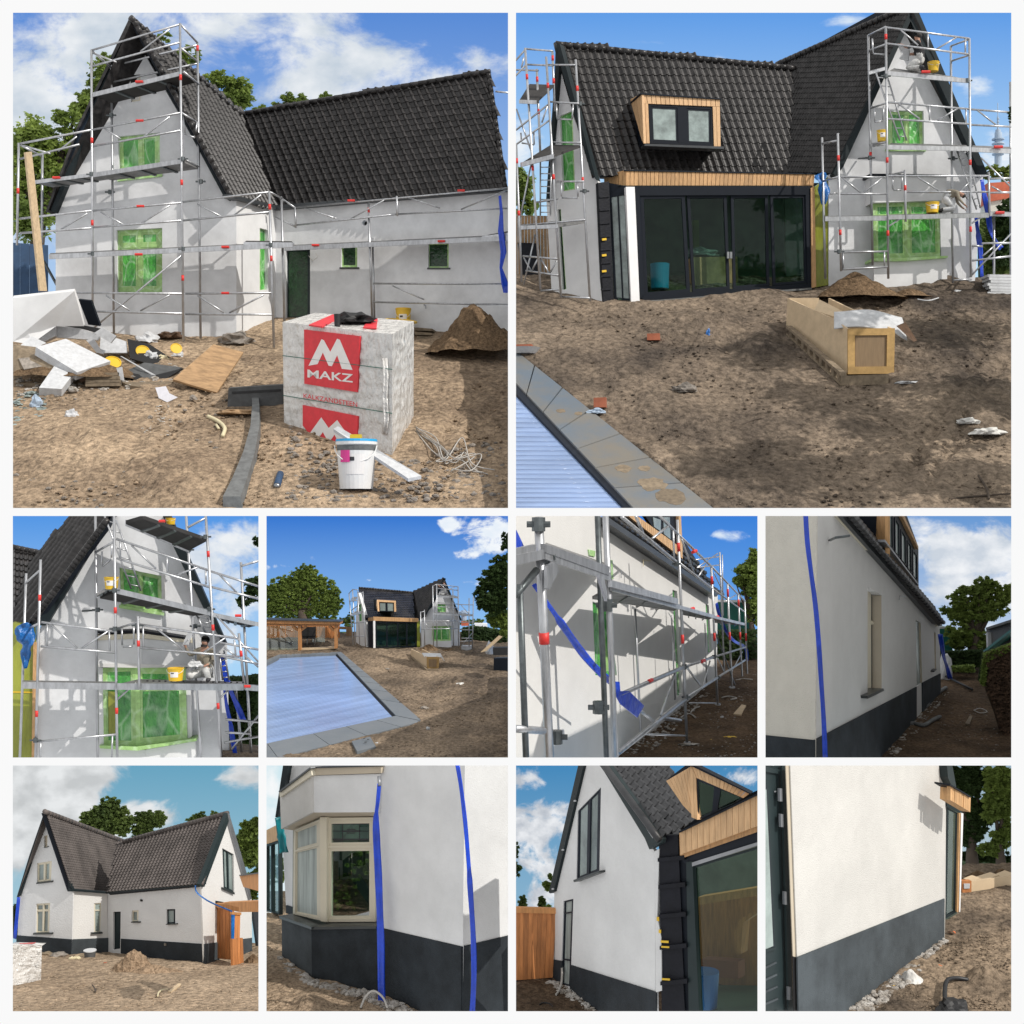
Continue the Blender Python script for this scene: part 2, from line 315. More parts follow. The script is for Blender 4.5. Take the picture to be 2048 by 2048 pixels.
def window(P, pl, q, parent, recess=.15, fw=.08, mull=(), trans=(), fm='cream_frame', pm='glass', sash=.05, depth=.12, sill=None, film=None, name='window', mw=None, back='interior', label=None):
 """frame set back in its opening with mullions, transoms and one pane per light; panes and sill are sub-parts"""
 fh = fw * abs(q[1][0] - q[0][0]) / max(1, abs(q[3][1] - q[0][1])); mw = mw or fw * .8; mh = mw * abs(q[1][0] - q[0][0]) / max(1, abs(q[3][1] - q[0][1]))
 b = B(); D = pl.n * -depth
 def bar(s0, s1, t0, t1, o=0): b.prism(pts(P, pl, subquad(q, s0, s1, t0, t1), -recess + o), D)
 bar(0, fw, 0, 1); bar(1 - fw, 1, 0, 1); bar(fw, 1 - fw, 0, fh); bar(fw, 1 - fw, 1 - fh, 1)
 xs = [fw] + [x for x in mull] + [1 - fw]; ys = [fh] + [y for y in trans] + [1 - fh]
 for x in mull: bar(x - mw / 2, x + mw / 2, fh, 1 - fh, .004)
 for y in trans:
  for i in range(len(xs) - 1):
   bar(xs[i] + (mw / 2 if i else 0), xs[i + 1] - (mw / 2 if i < len(xs) - 2 else 0), y - mh / 2, y + mh / 2, .002)
 w = b.build(name, fm, parent)
 if label: w['label'] = label
 for i in range(len(xs) - 1):
  for j in range(len(ys) - 1):
   s0 = xs[i] + (mw / 2 if i else 0); s1 = xs[i + 1] - (mw / 2 if i < len(xs) - 2 else 0)
   t0 = ys[j] + (mh / 2 if j else 0); t1 = ys[j + 1] - (mh / 2 if j < len(ys) - 2 else 0)
   if sash:
    sh = sash * fh / fw; bb = B()
    for z in ((s0, s0 + sash, t0, t1), (s1 - sash, s1, t0, t1), (s0 + sash, s1 - sash, t0, t0 + sh), (s0 + sash, s1 - sash, t1 - sh, t1)):
     bb.prism(pts(P, pl, subquad(q, *z), -recess - depth * .25), D * .5)
    bb.build('sash', fm, w); s0 += sash; s1 -= sash; t0 += sh; t1 -= sh
   slab(P, pl, subquad(q, s0, s1, t0, t1), -recess - depth * .6, -recess - depth * .5, 'pane', pm if not film else film, w)
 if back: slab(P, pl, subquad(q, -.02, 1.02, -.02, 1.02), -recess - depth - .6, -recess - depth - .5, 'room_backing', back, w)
 if sill:
  e, hgt, out, sm = sill
  slab(P, pl, [quadpt(q, -e, 1.0), quadpt(q, 1 + e, 1.0), quadpt(q, 1 + e, 1 + hgt), quadpt(q, -e, 1 + hgt)], -recess, out, 'sill', sm, w)
 return w
def planks(P, pl, q, n, t0, t1, m, parent, vertical=True, gap=.06, name='plank', skip=()):
 for i in range(n):
  a = i / n + gap / n / 2; c = (i + 1) / n - gap / n / 2; jt = rnd.uniform(-.006, .006)
  sq = subquad(q, a, c, 0, 1) if vertical else subquad(q, 0, 1, a, c)
  slab(P, pl, sq, t0, t1 + jt, name, m, parent)
def pxbox(P, L, C_, Rr, tl, tc, tr, name, m, parent=None, **kw):
 """upright box from its two visible sides: base points L, C, R on the ground and their top edges"""
 b0, b1, b2 = P.g(*L), P.g(*C_), P.g(*Rr); w1 = P.wall(L, C_); w2 = P.wall(C_, Rr)
 t0, t1, t2 = P.h(w1, *tl), P.h(w1, *tc), P.h(w2, *tr)
 b3 = b0 + b2 - b1; t3 = t0 + t2 - t1
 o = mk(name, [b0, b1, b2, b3, t0, t1, t2, t3], [(0, 1, 5, 4), (1, 2, 6, 5), (2, 3, 7, 6), (3, 0, 4, 7), (4, 5, 6, 7), (3, 2, 1, 0)], m, parent, **kw)
 return o, w1, w2
def inpoly(u, v, poly):
 c = False; n = len(poly)
 for i in range(n):
  (x0, y0), (x1, y1) = poly[i], poly[(i + 1) % n]
  if (y0 > v) != (y1 > v) and u < (x1 - x0) * (v - y0) / (y1 - y0) + x0: c = not c
 return c
TILE_PROF = [(0, .2), (.1, .03), (.34, 0), (.56, .05), (.7, .6), (.82, .85), (.95, .6), (1.06, .02)]
def roof(P, pl, poly, A, Bv, D, nu, nv, m, parent, limit=300, amp=.30, base=True, lip=.11):
 """pantiles laid on a lattice: A eave start, Bv eave end, D ridge above A (pixels); the largest ones are parts, the others one part"""
 a, b, d = P.h(pl, *A), P.h(pl, *Bv), P.h(pl, *D); eu = (b - a) / nu; ev = (d - a) / nv; n = pl.n; hgt = eu.length * amp
 if base: slab(P, pl, poly, -.25, -.02, 'roof_deck', 'anthracite', parent)
 tv = []; tf = []; K = len(TILE_PROF); lp = ev.length * lip
 for t, o in ((0, lp), (1.12, 0)):
  for s, h_ in TILE_PROF: tv.append(eu * s + ev * t + n * (h_ * hgt + o))
 for s, h_ in TILE_PROF: tv.append(eu * s + n * (h_ * hgt + lp))
 for s, h_ in TILE_PROF: tv.append(eu * s + n * (h_ * hgt + lp - hgt * .45))
 for i in range(K - 1):
  tf.append((i, i + 1, K + i + 1, K + i)); tf.append((2 * K + i + 1, 2 * K + i, 3 * K + i, 3 * K + i + 1))
 spots = []
 for i in range(-nu * 2, nu * 3):
  for j in range(-nv, nv * 2):
   c = a + eu * (i + .5) + ev * (j + .5); u, v = uvof(c); u = (u - P.ox) / P.sc; v = (v - P.oy) / P.sc
   if inpoly(u, v, poly):
    x0, y0, x1, y1 = P.box; uu, vv = uvof(c)
    if x0 - 12 < uu < x1 + 12 and y0 - 12 < vv < y1 + 12: spots.append((c.y, a + eu * i + ev * j))
 spots.sort(key=lambda s: s[0])
 base_ = root_of(parent).location
 if limit:
  me = bpy.data.meshes.new('roof_tile'); me.from_pydata([tuple(x) for x in tv], [], tf); me.materials.append(MATS[m])
  me.polygons.foreach_set('use_smooth', [True] * len(tf))
  for dpt, p in spots[:limit]:
   o = bpy.data.objects.new('roof_tile', me); o.parent = parent
   o.location = p - base_ + n * rnd.uniform(-.012, .012) * hgt * 4; link(o)
 rest = spots[limit:]
 if rest:
  T = np.array([tuple(x) for x in tv]); Pn = np.array([tuple(p) for _, p in rest])
  V = (T[None] + Pn[:, None]).reshape(-1, 3); k = len(tv)
  Fc = [tuple(i + q * k for i in f) for q in range(len(rest)) for f in tf]
  mk('roof_tiles', [Vector(x) for x in V], Fc, m, parent, smooth=True, kind='stuff')
 return len(spots)
def ridge(P, pts3, r, m, parent, n, name='ridge_tile'):
 A, Bv = pts3; d = (Bv - A) / n
 for i in range(n):
  B().tube([A + d * i, A + d * (i + 1.12)], [r * 1.12, r * .95], 8).build(name, m, parent, smooth=True)
class Scaf:
 """a scaffold tower or run; every tube and board is a part"""
 def __init__(s, P, pl, base, label, r=.035, group='aluminium scaffolds around the house', m='galv', name='scaffold'):
  s.P, s.pl, s.r, s.m = P, pl, r, m; s.t = thing(name, base, label, 'scaffold', group)
 def w(s, q): return s.P.h(s.pl, q[0], q[1], q[2])
 def tube(s, name, a, b, k=1.0, m=None, bands=()):
  A, Bv = s.w(a), s.w(b); o = B().tube([A, Bv], s.r * k, 8).build(name, m or s.m, s.t, smooth=True)
  for f in bands:
   c = A.lerp(Bv, f); d = (Bv - A).normalized() * s.r * 2.2
   B().tube([c - d, c + d], s.r * k * 1.12, 8).build('tape_band', 'red', o, smooth=True)
  return o
 def pole(s, a, b, off, bands=(), k=1.0, m=None): return s.tube('pole', (*a, off), (*b, off), k, m, bands)
 def rail(s, a, b, off, bands=(), k=.85, off2=None, m=None): return s.tube('rail', (*a, off), (*b, off if off2 is None else off2), k, m, bands)
 def brace(s, a, b, off, off2=None, k=.7, m=None): return s.tube('brace', (*a, off), (*b, off if off2 is None else off2), k, m)
 def rails(s, lst, off, **kw):
  for a, b in lst: s.rail(a, b, off, **kw)
 def braces(s, lst, off, **kw):
  for a, b in lst: s.brace(a, b, off, **kw)
 def deck(s, fl, fr, br, bl, of, ob, th=.1, m='deck'):
  q = [s.w((*fl, of)), s.w((*fr, of)), s.w((*br, ob)), s.w((*bl, ob))]; dn = Vector((0, 0, -th))
  o = B().prism(q, dn).build('deck', m, s.t)
  c = B(); e = Vector((0, 0, th * .25)); b2 = Vector((0, 0, -th * 1.5)); nn = s.pl.n * s.r * .6
  c.prism([q[0] + e + nn, q[1] + e + nn, q[1] + b2 + nn, q[0] + b2 + nn], -s.pl.n * s.r * 1.0); c.build('edge_beam', 'galv', o)
  for k in range(1, 4):
   f0 = q[0].lerp(q[1], k / 4) + dn * 1.03; f1 = q[3].lerp(q[2], k / 4) + dn * 1.03; w_ = (q[1] - q[0]).normalized() * s.r
   B().prism([f0 - w_, f0 + w_, f1 + w_, f1 - w_], Vector((0, 0, -s.r))).build('joist', 'galv_dark', o)
  return o
 def ladder(s, a, b, c, d, off, n=8):
  s.tube('ladder_stile', (*a, off), (*b, off), .7); s.tube('ladder_stile', (*c, off), (*d, off), .7)
  for i in range(n):
   f = (i + .5) / n; s.tube('rung', (*lerp(a, b, f), off), (*lerp(c, d, f), off), .45)
 def coupler(s, u, v, off):
  c = s.w((u, v, off)); r = s.r
  B().tube([c - Vector((0, 0, r * 1.6)), c + Vector((0, 0, r * 1.6))], r * 1.7, 8).tube([c - Vector((r * 4, 0, 0)), c + Vector((r * 4, 0, 0))], r * .7, 6).build('coupler', 'galv_dark', s.t)
def fbm(p, o=4): return noise.fractal(p, 1.0, 2.0, o)
def ground(P, vtop, m, amp=.12, nu=150, nv=110, sc=.35, bumps=(), name='ground', pits=(), ext=60, ruts=()):
 """one sheet of earth with real unevenness; bumps = (u, v, radius u, radius v, height)"""
 x0, y0, x1, y1 = P.box; ua, ub = (x0 - P.ox) / P.sc - ext, (x1 - P.ox) / P.sc + ext; vb = (y1 - P.oy) / P.sc + ext
 vs = []
 for j in range(nv + 1):
  v = vtop + (vb - vtop) * j / nv
  for i in range(nu + 1):
   u = ua + (ub - ua) * i / nu; p = P.g(u, v)
   h = fbm(Vector((p.x * sc, p.y * sc, 1.3))) * amp + abs(fbm(Vector((p.x * sc * 5, p.y * sc * 3.5, 7.7)))) * amp * .45
   h -= amp * 1.1 * max(0, .34 - noise.voronoi(Vector((p.x * sc * 3.4, p.y * sc * 2.6, .5)))[0][0]) - amp * .5 * max(0, .16 - noise.voronoi(Vector((p.x * sc * 8, p.y * sc * 7, 4.5)))[0][0])
   for (bu, bv, ru, rv, bh) in bumps:
    q = ((u - bu) / ru) ** 2 + ((v - bv) / rv) ** 2
    if q < 1: h += bh * (1 - q) ** 1.5 * (1 + .5 * fbm(Vector((p.x * sc * 4, p.y * sc * 4, 3))))
   for (ru0, rv0, ru1, rv1, rw, rd) in ruts:      # tyre tracks: paired grooves with tread
    L2 = (ru1 - ru0) ** 2 + (rv1 - rv0) ** 2; t = ((u - ru0) * (ru1 - ru0) + (v - rv0) * (rv1 - rv0)) / L2
    if 0 < t < 1:
     e = ((u - ru0) * (rv1 - rv0) - (v - rv0) * (ru1 - ru0)) / L2 ** .5 + 12 * math.sin(t * 4)
     for s_ in (-1, 1):
      q = abs(e - s_ * rw * 1.6) / rw
      if q < 1: h -= rd * (1 - q * q) * (.7 + .3 * math.sin(t * L2 ** .5 * .16)) * min(1, t * 6, (1 - t) * 6)
   for q in pits:
    if inpoly(u, v, q): h = -1.2
   vs.append(p + Vector((0, 0, h)))
 W = nu + 1; fs = [(j * W + i, j * W + i + 1, (j + 1) * W + i + 1, (j + 1) * W + i) for j in range(nv) for i in range(nu)]
 o = mk(name, vs, fs, m, smooth=True); o['kind'] = 'structure'; return o
def heap(P, u, v, ru, hv, m, label, name='sand_pile', depth=.7, peak=(0, 0), cat='sand pile', nr=26, na=56, rough=.16, ruv=None):
 """pile of earth: centre of its base, half width and height in pixels"""
 d = P.dep(v); c = P.g(u, v); rx = P.m(ru, d); hz = P.m(hv, d); ry = rx * depth; vs = []; fs = []
 for j in range(nr + 1):
  t = j / nr
  for i in range(na):
   a = 2 * math.pi * i / na; rr = 1 - t
   wob = 1 + .18 * fbm(Vector((math.cos(a) * 1.6, math.sin(a) * 1.6, u * .01)))
   prof = (math.sin((t - .5) * math.pi) * .5 + .5) * .45 + t * .55
   p = Vector((c.x + math.cos(a) * rx * rr * wob + peak[0] * rx * t, c.y + math.sin(a) * ry * rr * wob, c.z + prof * hz - .04 * hz))
   q = p * (3.2 / max(.4, rx)) ; p += Vector((0, 0, fbm(q, 5) * rough * hz * (.3 + t * (1 - t) * 2.4)))
   vs.append(p)
 for j in range(nr):
  for i in range(na): fs.append((j * na + i, j * na + (i + 1) % na, (j + 1) * na + (i + 1) % na, (j + 1) * na + i))
 fs.append(tuple(nr * na + i for i in range(na)))
 return mk(name, vs, fs, m, smooth=True, label=label, cat=cat)
def rock(c, r, seed, squash=.6):
 bm = bmesh.new(); bmesh.ops.create_icosphere(bm, subdivisions=1, radius=1)
 vs = [Vector(c) + Vector((v.co.x * r, v.co.y * r, v.co.z * r * squash)) * (1 + .45 * noise.noise(v.co * 1.7 + Vector((seed, seed * 2, 0)))) for v in bm.verts]
 bm.verts.index_update(); fs = [[v.index for v in f.verts] for f in bm.faces]; bm.free(); return vs, fs
def scatter(P, region, n, r0, r1, m, label=None, name='gravel', cat='gravel', kind='stuff', seed=3, squash=.6, pw=2.2):
 rr = random.Random(seed); b = B(); k = 0
 us = [p[0] for p in region]; vs_ = [p[1] for p in region]; it = 0
 while k < n and it < n * 30:
  it += 1
  u, v = rr.uniform(min(us), max(us)), rr.uniform(min(vs_), max(vs_))
  if inpoly(u, v, region):
   r = r0 + (r1 - r0) * rr.random() ** pw; vv, ff = rock(P.g(u, v, r * .25), r, rr.random() * 50, squash); b.add(vv, ff); k += 1
 return b.build(name, m, label=label, cat=cat, kind=kind)
def sky(P, d, matname):
 x0, y0, x1, y1 = P.box; q = [CAM + ray(x0, y1) * d, CAM + ray(x1, y1) * d, CAM + ray(x1, y0) * d, CAM + ray(x0, y0) * d]
 o = mk('sky', q, [(0, 1, 2, 3)], matname); o['kind'] = 'structure'
 uv = o.data.uv_layers.new(name='UVMap')
 for i, c in enumerate(((0, 0), (1, 0), (1, 1), (0, 1))): uv.data[i].uv = c
 return o
def leaves(rr, centres, n, size, flat=.5):
 """centres: (centre, (rx,ry,rz)); small bent leaf faces gathered in clumps around twigs"""
 V = []; Fc = []
 wts = [c[1][0] * c[1][2] for c in centres]; tot = sum(wts)
 for (c, rad), w in zip(centres, wts):
  nn = int(1.9 * n * w / tot); ncl = max(8, nn // 34)
  cl = []
  for _ in range(ncl):
   dv = Vector((rr.gauss(0, 1), rr.gauss(0, 1), rr.gauss(0, 1))).normalized() * (rr.random() ** .4)
   cl.append(Vector((c[0] + dv.x * rad[0], c[1] + dv.y * rad[1], c[2] + dv.z * rad[2])))
  cr = min(rad) * .17
  for q in range(nn):
   k = cl[q % ncl]; p = k + Vector((rr.gauss(0, 1), rr.gauss(0, 1), rr.gauss(0, .75))) * cr
   t = Vector((rr.gauss(0, 1), rr.gauss(0, 1), rr.gauss(0, flat))).normalized(); s = t.orthogonal().normalized()
   s = (s * math.cos(q) + t.cross(s) * math.sin(q)).normalized(); z = size * rr.uniform(.35, .92); i = len(V)
   V += [p - t * z, p + s * z * .5 + Vector((0, 0, z * .12)), p + t * z, p - s * z * .5 + Vector((0, 0, z * .12))]; Fc.append((i, i + 1, i + 2, i + 3))
 return V, Fc
def tree(P, u, v, d, blobs, n, size, m, label, group=None, trunk=True, tr=.25, name='tree', top=None, cat='tree', thick=.8, limbs=7, seed=1):
 """trunk foot at pixel (u, v); crown lobes (u, v, ru, rv[, depth shift]) in pixels"""
 rr = random.Random(seed); foot = P.at(u, v, d); t = thing(name, foot, label, cat, group); cs = []
 for bl in blobs:
  dd = d + (bl[4] if len(bl) > 4 else 0); c = P.at(bl[0], bl[1], dd); rx, rz = P.m(bl[2], dd), P.m(bl[3], dd)
  cs.append((c, (rx, min(rx, rz) * thick, rz)))
 if trunk:
  b = B(); mid = sum((c for c, _ in cs), Vector()) / len(cs); kn = foot.lerp(mid, .45) + Vector((rr.uniform(-.3, .3) * tr, 0, 0))
  b.tube([foot, foot.lerp(kn, .5), kn], [tr * 1.25, tr, tr * .8], 8).build('trunk', 'bark', t, smooth=True)
  b = B()
  for i in range(limbs):
   c, rad = cs[i % len(cs)]; e = c + Vector((rr.uniform(-.6, .6) * rad[0], rr.uniform(-.5, .5) * rad[1], rr.uniform(-.2, .7) * rad[2]))
   md = kn.lerp(e, .5) + Vector((rr.uniform(-.1, .1), 0, .12)) * (e - kn).length
   b.tube([kn - Vector((0, 0, tr)), md, e], [tr * .5, tr * .3, tr * .08], 6)
  b.build('limbs', 'bark', t, smooth=True)
 V, Fc = leaves(rr, cs, n, size); mk('crown', V, Fc, m, t)
 return t
def hedge(P, poly, d0, d1, n, size, m, label, name='hedge', cat='hedge', seed=2, back='leaf_dark', vg=None):
 """clipped hedge: outline in pixels, between two depths"""
 rr = random.Random(seed); us = [p[0] for p in poly]; vs_ = [p[1] for p in poly]; t = thing(name, P.at(sum(us) / len(us), max(vs_), d0), label, cat)
 V = []; Fc = []; k = 0; it = 0
 while k < n and it < n * 20:
  it += 1; u, v = rr.uniform(min(us), max(us)), rr.uniform(min(vs_), max(vs_))
  if not inpoly(u, v, poly): continue
  k += 1; d = d0 + (d1 - d0) * rr.random() ** 2; p = P.at(u, v, d)
  tt = Vector((rr.gauss(0, 1), rr.gauss(0, 1), rr.gauss(0, .7))).normalized(); s = tt.orthogonal().normalized(); z = size * rr.uniform(.6, 1.3); i = len(V)
  V += [p - tt * z, p + s * z * .5, p + tt * z, p - s * z * .5]; Fc.append((i, i + 1, i + 2, i + 3))
 mk('foliage', V, Fc, m, t)
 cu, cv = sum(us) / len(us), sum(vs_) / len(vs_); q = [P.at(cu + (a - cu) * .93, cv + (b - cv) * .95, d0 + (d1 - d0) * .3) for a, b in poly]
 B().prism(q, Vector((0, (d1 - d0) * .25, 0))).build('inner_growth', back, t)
 return t
def cyl(P, c, r0, r1, h, name, m, parent=None, n=24, cap=True, **kw):
 b = B(); k = len(b.v)
 for z, r in ((0, r0), (h, r1)):
  for j in range(n): b.v.append(c + Vector((math.cos(2 * math.pi * j / n) * r, math.sin(2 * math.pi * j / n) * r, z)))
 b.f += [(j, (j + 1) % n, n + (j + 1) % n, n + j) for j in range(n)]
 if cap: b.f += [tuple(range(n - 1, -1, -1)), tuple(range(n, 2 * n))]
 return b.build(name, m, parent, smooth=False, **kw)
def bucket(P, u, v, vg, w, h, label, group='yellow plaster buckets', col='yellow', lidm=None, lab=True, d=None):
 """pail with rim, bail handle and paper label; (u, v) middle of its foot"""
 d = d or P.dep(vg); c = P.at(u, v, d); r = P.m(w / 2, d); hh = P.m(h, d)
 t = thing('bucket', c, label, 'bucket', group)
 b = B(); n = 24; prof = [(.84, 0), (1, .93), (1.05, .93), (1.05, 1), (.96, 1), (.93, .9), (.8, .08)]
 for rr_, z in prof:
  for j in range(n): b.v.append(c + Vector((math.cos(2 * math.pi * j / n) * r * rr_, math.sin(2 * math.pi * j / n) * r * rr_, z * hh)))
 for i in range(len(prof) - 1): b.f += [(i * n + j, i * n + (j + 1) % n, (i + 1) * n + (j + 1) % n, (i + 1) * n + j) for j in range(n)]
 b.f += [tuple(range(n - 1, -1, -1)), tuple((len(prof) - 1) * n + j for j in range(n))]
 b.build('body', col, t, smooth=False)
 B().tube([c + Vector((math.cos(a) * r * 1.06, -math.sin(a) * r * .6 - r * .3, hh * (.9 - .35 * math.sin(a)))) for a in [math.pi * i / 10 for i in range(11)]], r * .03, 5).build('handle', 'bucket', t)
 if lidm: cyl(P, c + Vector((0, 0, hh)), r * 1.07, r * 1.05, hh * .05, 'lid', lidm, t)
 if lab:
  b = B(); ks = [R(-90 - 32 + i * 8) for i in range(9)]
  for z in (.3, .72):
   for a in ks: b.v.append(c + Vector((math.cos(a), math.sin(a), 0)) * r * (.85 + .15 * z) * 1.012 + Vector((0, 0, z * hh)))
  b.f += [(i, i + 1, 9 + i + 1, 9 + i) for i in range(8)]; lb = b.build('paper_label', 'print_white', t)
  b = B()
  for z in (.58, .66):
   for a in ks[1:5]: b.v.append(c + Vector((math.cos(a), math.sin(a), 0)) * r * (.85 + .15 * z) * 1.03 + Vector((0, 0, z * hh)))
  b.f += [(i, i + 1, 4 + i + 1, 4 + i) for i in range(3)]; b.build('print_strip', 'print_dark', lb)
 return t
def strip(P, path, w, name, m, label=None, cat=None, parent=None, twist=.6, th=.012, group=None, seed=0):
 """hanging or stretched band of plastic along 3D points, w its width"""
 b = B(); n = len(path); rr = random.Random(seed)
 for i, p in enumerate(path):
  t = (path[min(i + 1, n - 1)] - path[max(i - 1, 0)]).normalized(); s = t.cross(Vector((0, -1, 0)))
  if s.length < .1: s = Vector((1, 0, 0))
  s.normalize(); a = twist * math.sin(i * .45 + seed); s = (s * math.cos(a) + t.cross(s) * math.sin(a)); nn = t.cross(s).normalized()
  ww = w[i] if isinstance(w, (list, tuple)) else w
  for k in range(5):
   x = k / 4 - .5; b.v.append(p + s * ww * x + nn * (math.cos(x * 9) * .12 * ww))
 for i in range(n - 1):
  for k in range(4): b.f.append((i * 5 + k, i * 5 + k + 1, i * 5 + 5 + k + 1, i * 5 + 5 + k))
 o = b.build(name, m, parent, smooth=True, label=label, cat=cat, group=group)
 md = o.modifiers.new('thickness', 'SOLIDIFY'); md.thickness = th; return o
def curve3(pts_, n=8):
 """Catmull-Rom through points"""
 out = []; q = [pts_[0]] + list(pts_) + [pts_[-1]]
 for i in range(1, len(q) - 2):
  for k in range(n):
   t = k / n; a, b, c, d = q[i - 1], q[i], q[i + 1], q[i + 2]
   out.append(.5 * ((2 * b) + (c - a) * t + (2 * a - 5 * b + 4 * c - d) * t * t + (3 * b - a - 3 * c + d) * t ** 3))
 out.append(q[-2]); return out
def crumple(P, c, rx, ry, rz, m, label, cat, name, seed=1, parent=None, amp=.5, sub=3, group=None, freq=1.8):
 bm = bmesh.new(); bmesh.ops.create_icosphere(bm, subdivisions=sub, radius=1)
 vs = []
 for v in bm.verts:
  k = 1 + amp * noise.noise(v.co * freq + Vector((seed * 3.3, seed, 0))) + amp * .5 * noise.noise(v.co * freq * 2.6 + Vector((seed, 0, 9)))
  vs.append(c + Vector((v.co.x * rx * k, v.co.y * ry * k, max(v.co.z, -.35) * rz * k + rz * .35)))
 bm.verts.index_update(); fs = [[v.index for v in f.verts] for f in bm.faces]; bm.free()
 return mk(name, vs, fs, m, parent, smooth=False, label=label, cat=cat, group=group)
def text(P, pl, q, s, name, m, parent, off=.01, bold=0, th=.004):
 """flat print: the word fitted into pixel quad q (TL, TR, BR, BL) on a plane"""
 cu = bpy.data.curves.new('t', 'FONT'); cu.body = s; cu.offset = bold; cu.resolution_u = 3; to = bpy.data.objects.new('t', cu); scene.collection.objects.link(to)
 dg = bpy.context.evaluated_depsgraph_get(); me = to.evaluated_get(dg).to_mesh()
 co = [v.co.copy() for v in me.vertices]; fs = [list(p.vertices) for p in me.polygons]; to.evaluated_get(dg).to_mesh_clear()
 bpy.data.objects.remove(to)
 x0 = min(c.x for c in co); x1 = max(c.x for c in co); y0 = min(c.y for c in co); y1 = max(c.y for c in co)
 vs = [P.h(pl, *quadpt(q, (c.x - x0) / (x1 - x0), 1 - (c.y - y0) / (y1 - y0)), off) for c in co]
 return mk(name, vs, fs, m, parent)
def person(P, base, scale, joints, bones, label, mats, facing=0, tilt=0, head=None, hairm='hair', extras=()):
 """continuous skinned body: joints name -> (x, y, z, radius) in metres, bones pairs, mats bone -> material"""
 names = list(joints); rot = Matrix.Rotation(facing, 3, 'Z')
 me = bpy.data.meshes.new('person'); me.from_pydata([tuple(rot @ Vector(joints[n][:3]) * scale) for n in names], [(names.index(a), names.index(b)) for a, b in bones], [])
 o = bpy.data.objects.new('person', me); o.location = base; scene.collection.objects.link(o)
 md = o.modifiers.new('skin', 'SKIN'); me2 = o.data
 for i, n in enumerate(names):
  sv = me2.skin_vertices[0].data[i]; sv.radius = (joints[n][3] * scale,) * 2; sv.use_root = (i == 0)
 sb = o.modifiers.new('sub', 'SUBSURF'); sb.levels = 2; sb.render_levels = 2
 dg = bpy.context.evaluated_depsgraph_get(); ev = o.evaluated_get(dg); m2 = bpy.data.meshes.new_from_object(ev); bpy.data.objects.remove(o)
 mset = []
 for b_ in bones:
  k = mats[b_[1]]
  if k not in mset: mset.append(k)
 for k in mset: m2.materials.append(MATS[k])
 seg = [(rot @ Vector(joints[a][:3]) * scale, rot @ Vector(joints[b][:3]) * scale, mset.index(mats[b])) for a, b in bones]
 for p in m2.polygons:
  c = p.center; best = None
  for A, Bv, k in seg:
   ab = Bv - A; t = max(0, min(1, (c - A).dot(ab) / max(1e-9, ab.length_squared))); dd = (A + ab * t - c).length
   if best is None or dd < best[0]: best = (dd, k)
  p.material_index = best[1]; p.use_smooth = True
 m2.name = 'person'; o = bpy.data.objects.new('person', m2); o.location = base; link(o); tag(o, label, 'person')
 return o, rot
def inbox_clip(P):
 """trim every set to its own width and height, so that the sets stand apart from one another"""
 x0, y0, x1, y1 = P.box
 planes = []
 for (a, b) in (((x0, y0), (x0, y1)), ((x1, y1), (x1, y0)), ((x1, y0), (x0, y0)), ((x0, y1), (x1, y1))):
  n = ray(*a).cross(ray(*b)).normalized()
  if n.dot(ray((x0 + x1) / 2, (y0 + y1) / 2)) < 0: n = -n
  planes.append(n)
 PN = np.array([tuple(n) for n in planes]); dead = []
 for o in P.objs:
  if o.type != 'MESH' or o in OUTSIDE: continue
  loc = Vector(o.location); q = o.parent
  while q: loc = loc + q.location; q = q.parent
  nv = len(o.data.vertices)
  if not nv: dead.append(o); continue
  co = np.empty(nv * 3); o.data.vertices.foreach_get('co', co); co = co.reshape(-1, 3) + np.array(tuple(loc - CAM))
  dd = co @ PN.T
  if (dd.max(0) < 0).any(): dead.append(o); continue
  if (dd >= -1e-5).all(): continue
  if o.data.users > 1: o.data = o.data.copy()
  bm = bmesh.new(); bm.from_mesh(o.data); solid = len(bm.faces) < 3000 and not o.get('kind')
  for i in range(4):
   if dd[:, i].min() < -1e-5:
    g = bm.verts[:] + bm.edges[:] + bm.faces[:]
    r = bmesh.ops.bisect_plane(bm, geom=g, dist=1e-6, plane_co=CAM - loc, plane_no=-planes[i], clear_outer=True)
    if solid:
     ed = [e for e in r['geom_cut'] if isinstance(e, bmesh.types.BMEdge) and e.is_valid and e.is_boundary]
     if ed:
      try: bmesh.ops.holes_fill(bm, edges=ed, sides=0)
      except Exception: pass
  if len(bm.verts) == 0: dead.append(o)
  bm.to_mesh(o.data); bm.free()
 names = set(); ds = set(dead)
 for o in dead:
  for ch in list(o.children):
   if ch not in ds: ch.parent = o.parent if o.parent not in ds else None
 for o in dead: bpy.data.objects.remove(o)
 P.objs = [o for o in P.objs if o not in ds]
def finish_panels(panels):
 for P in panels: inbox_clip(P)
 for o in list(scene.objects):          # an empty that lost all its parts goes too
  if o.type == 'EMPTY' and not o.children: bpy.data.objects.remove(o)
PANELS = []
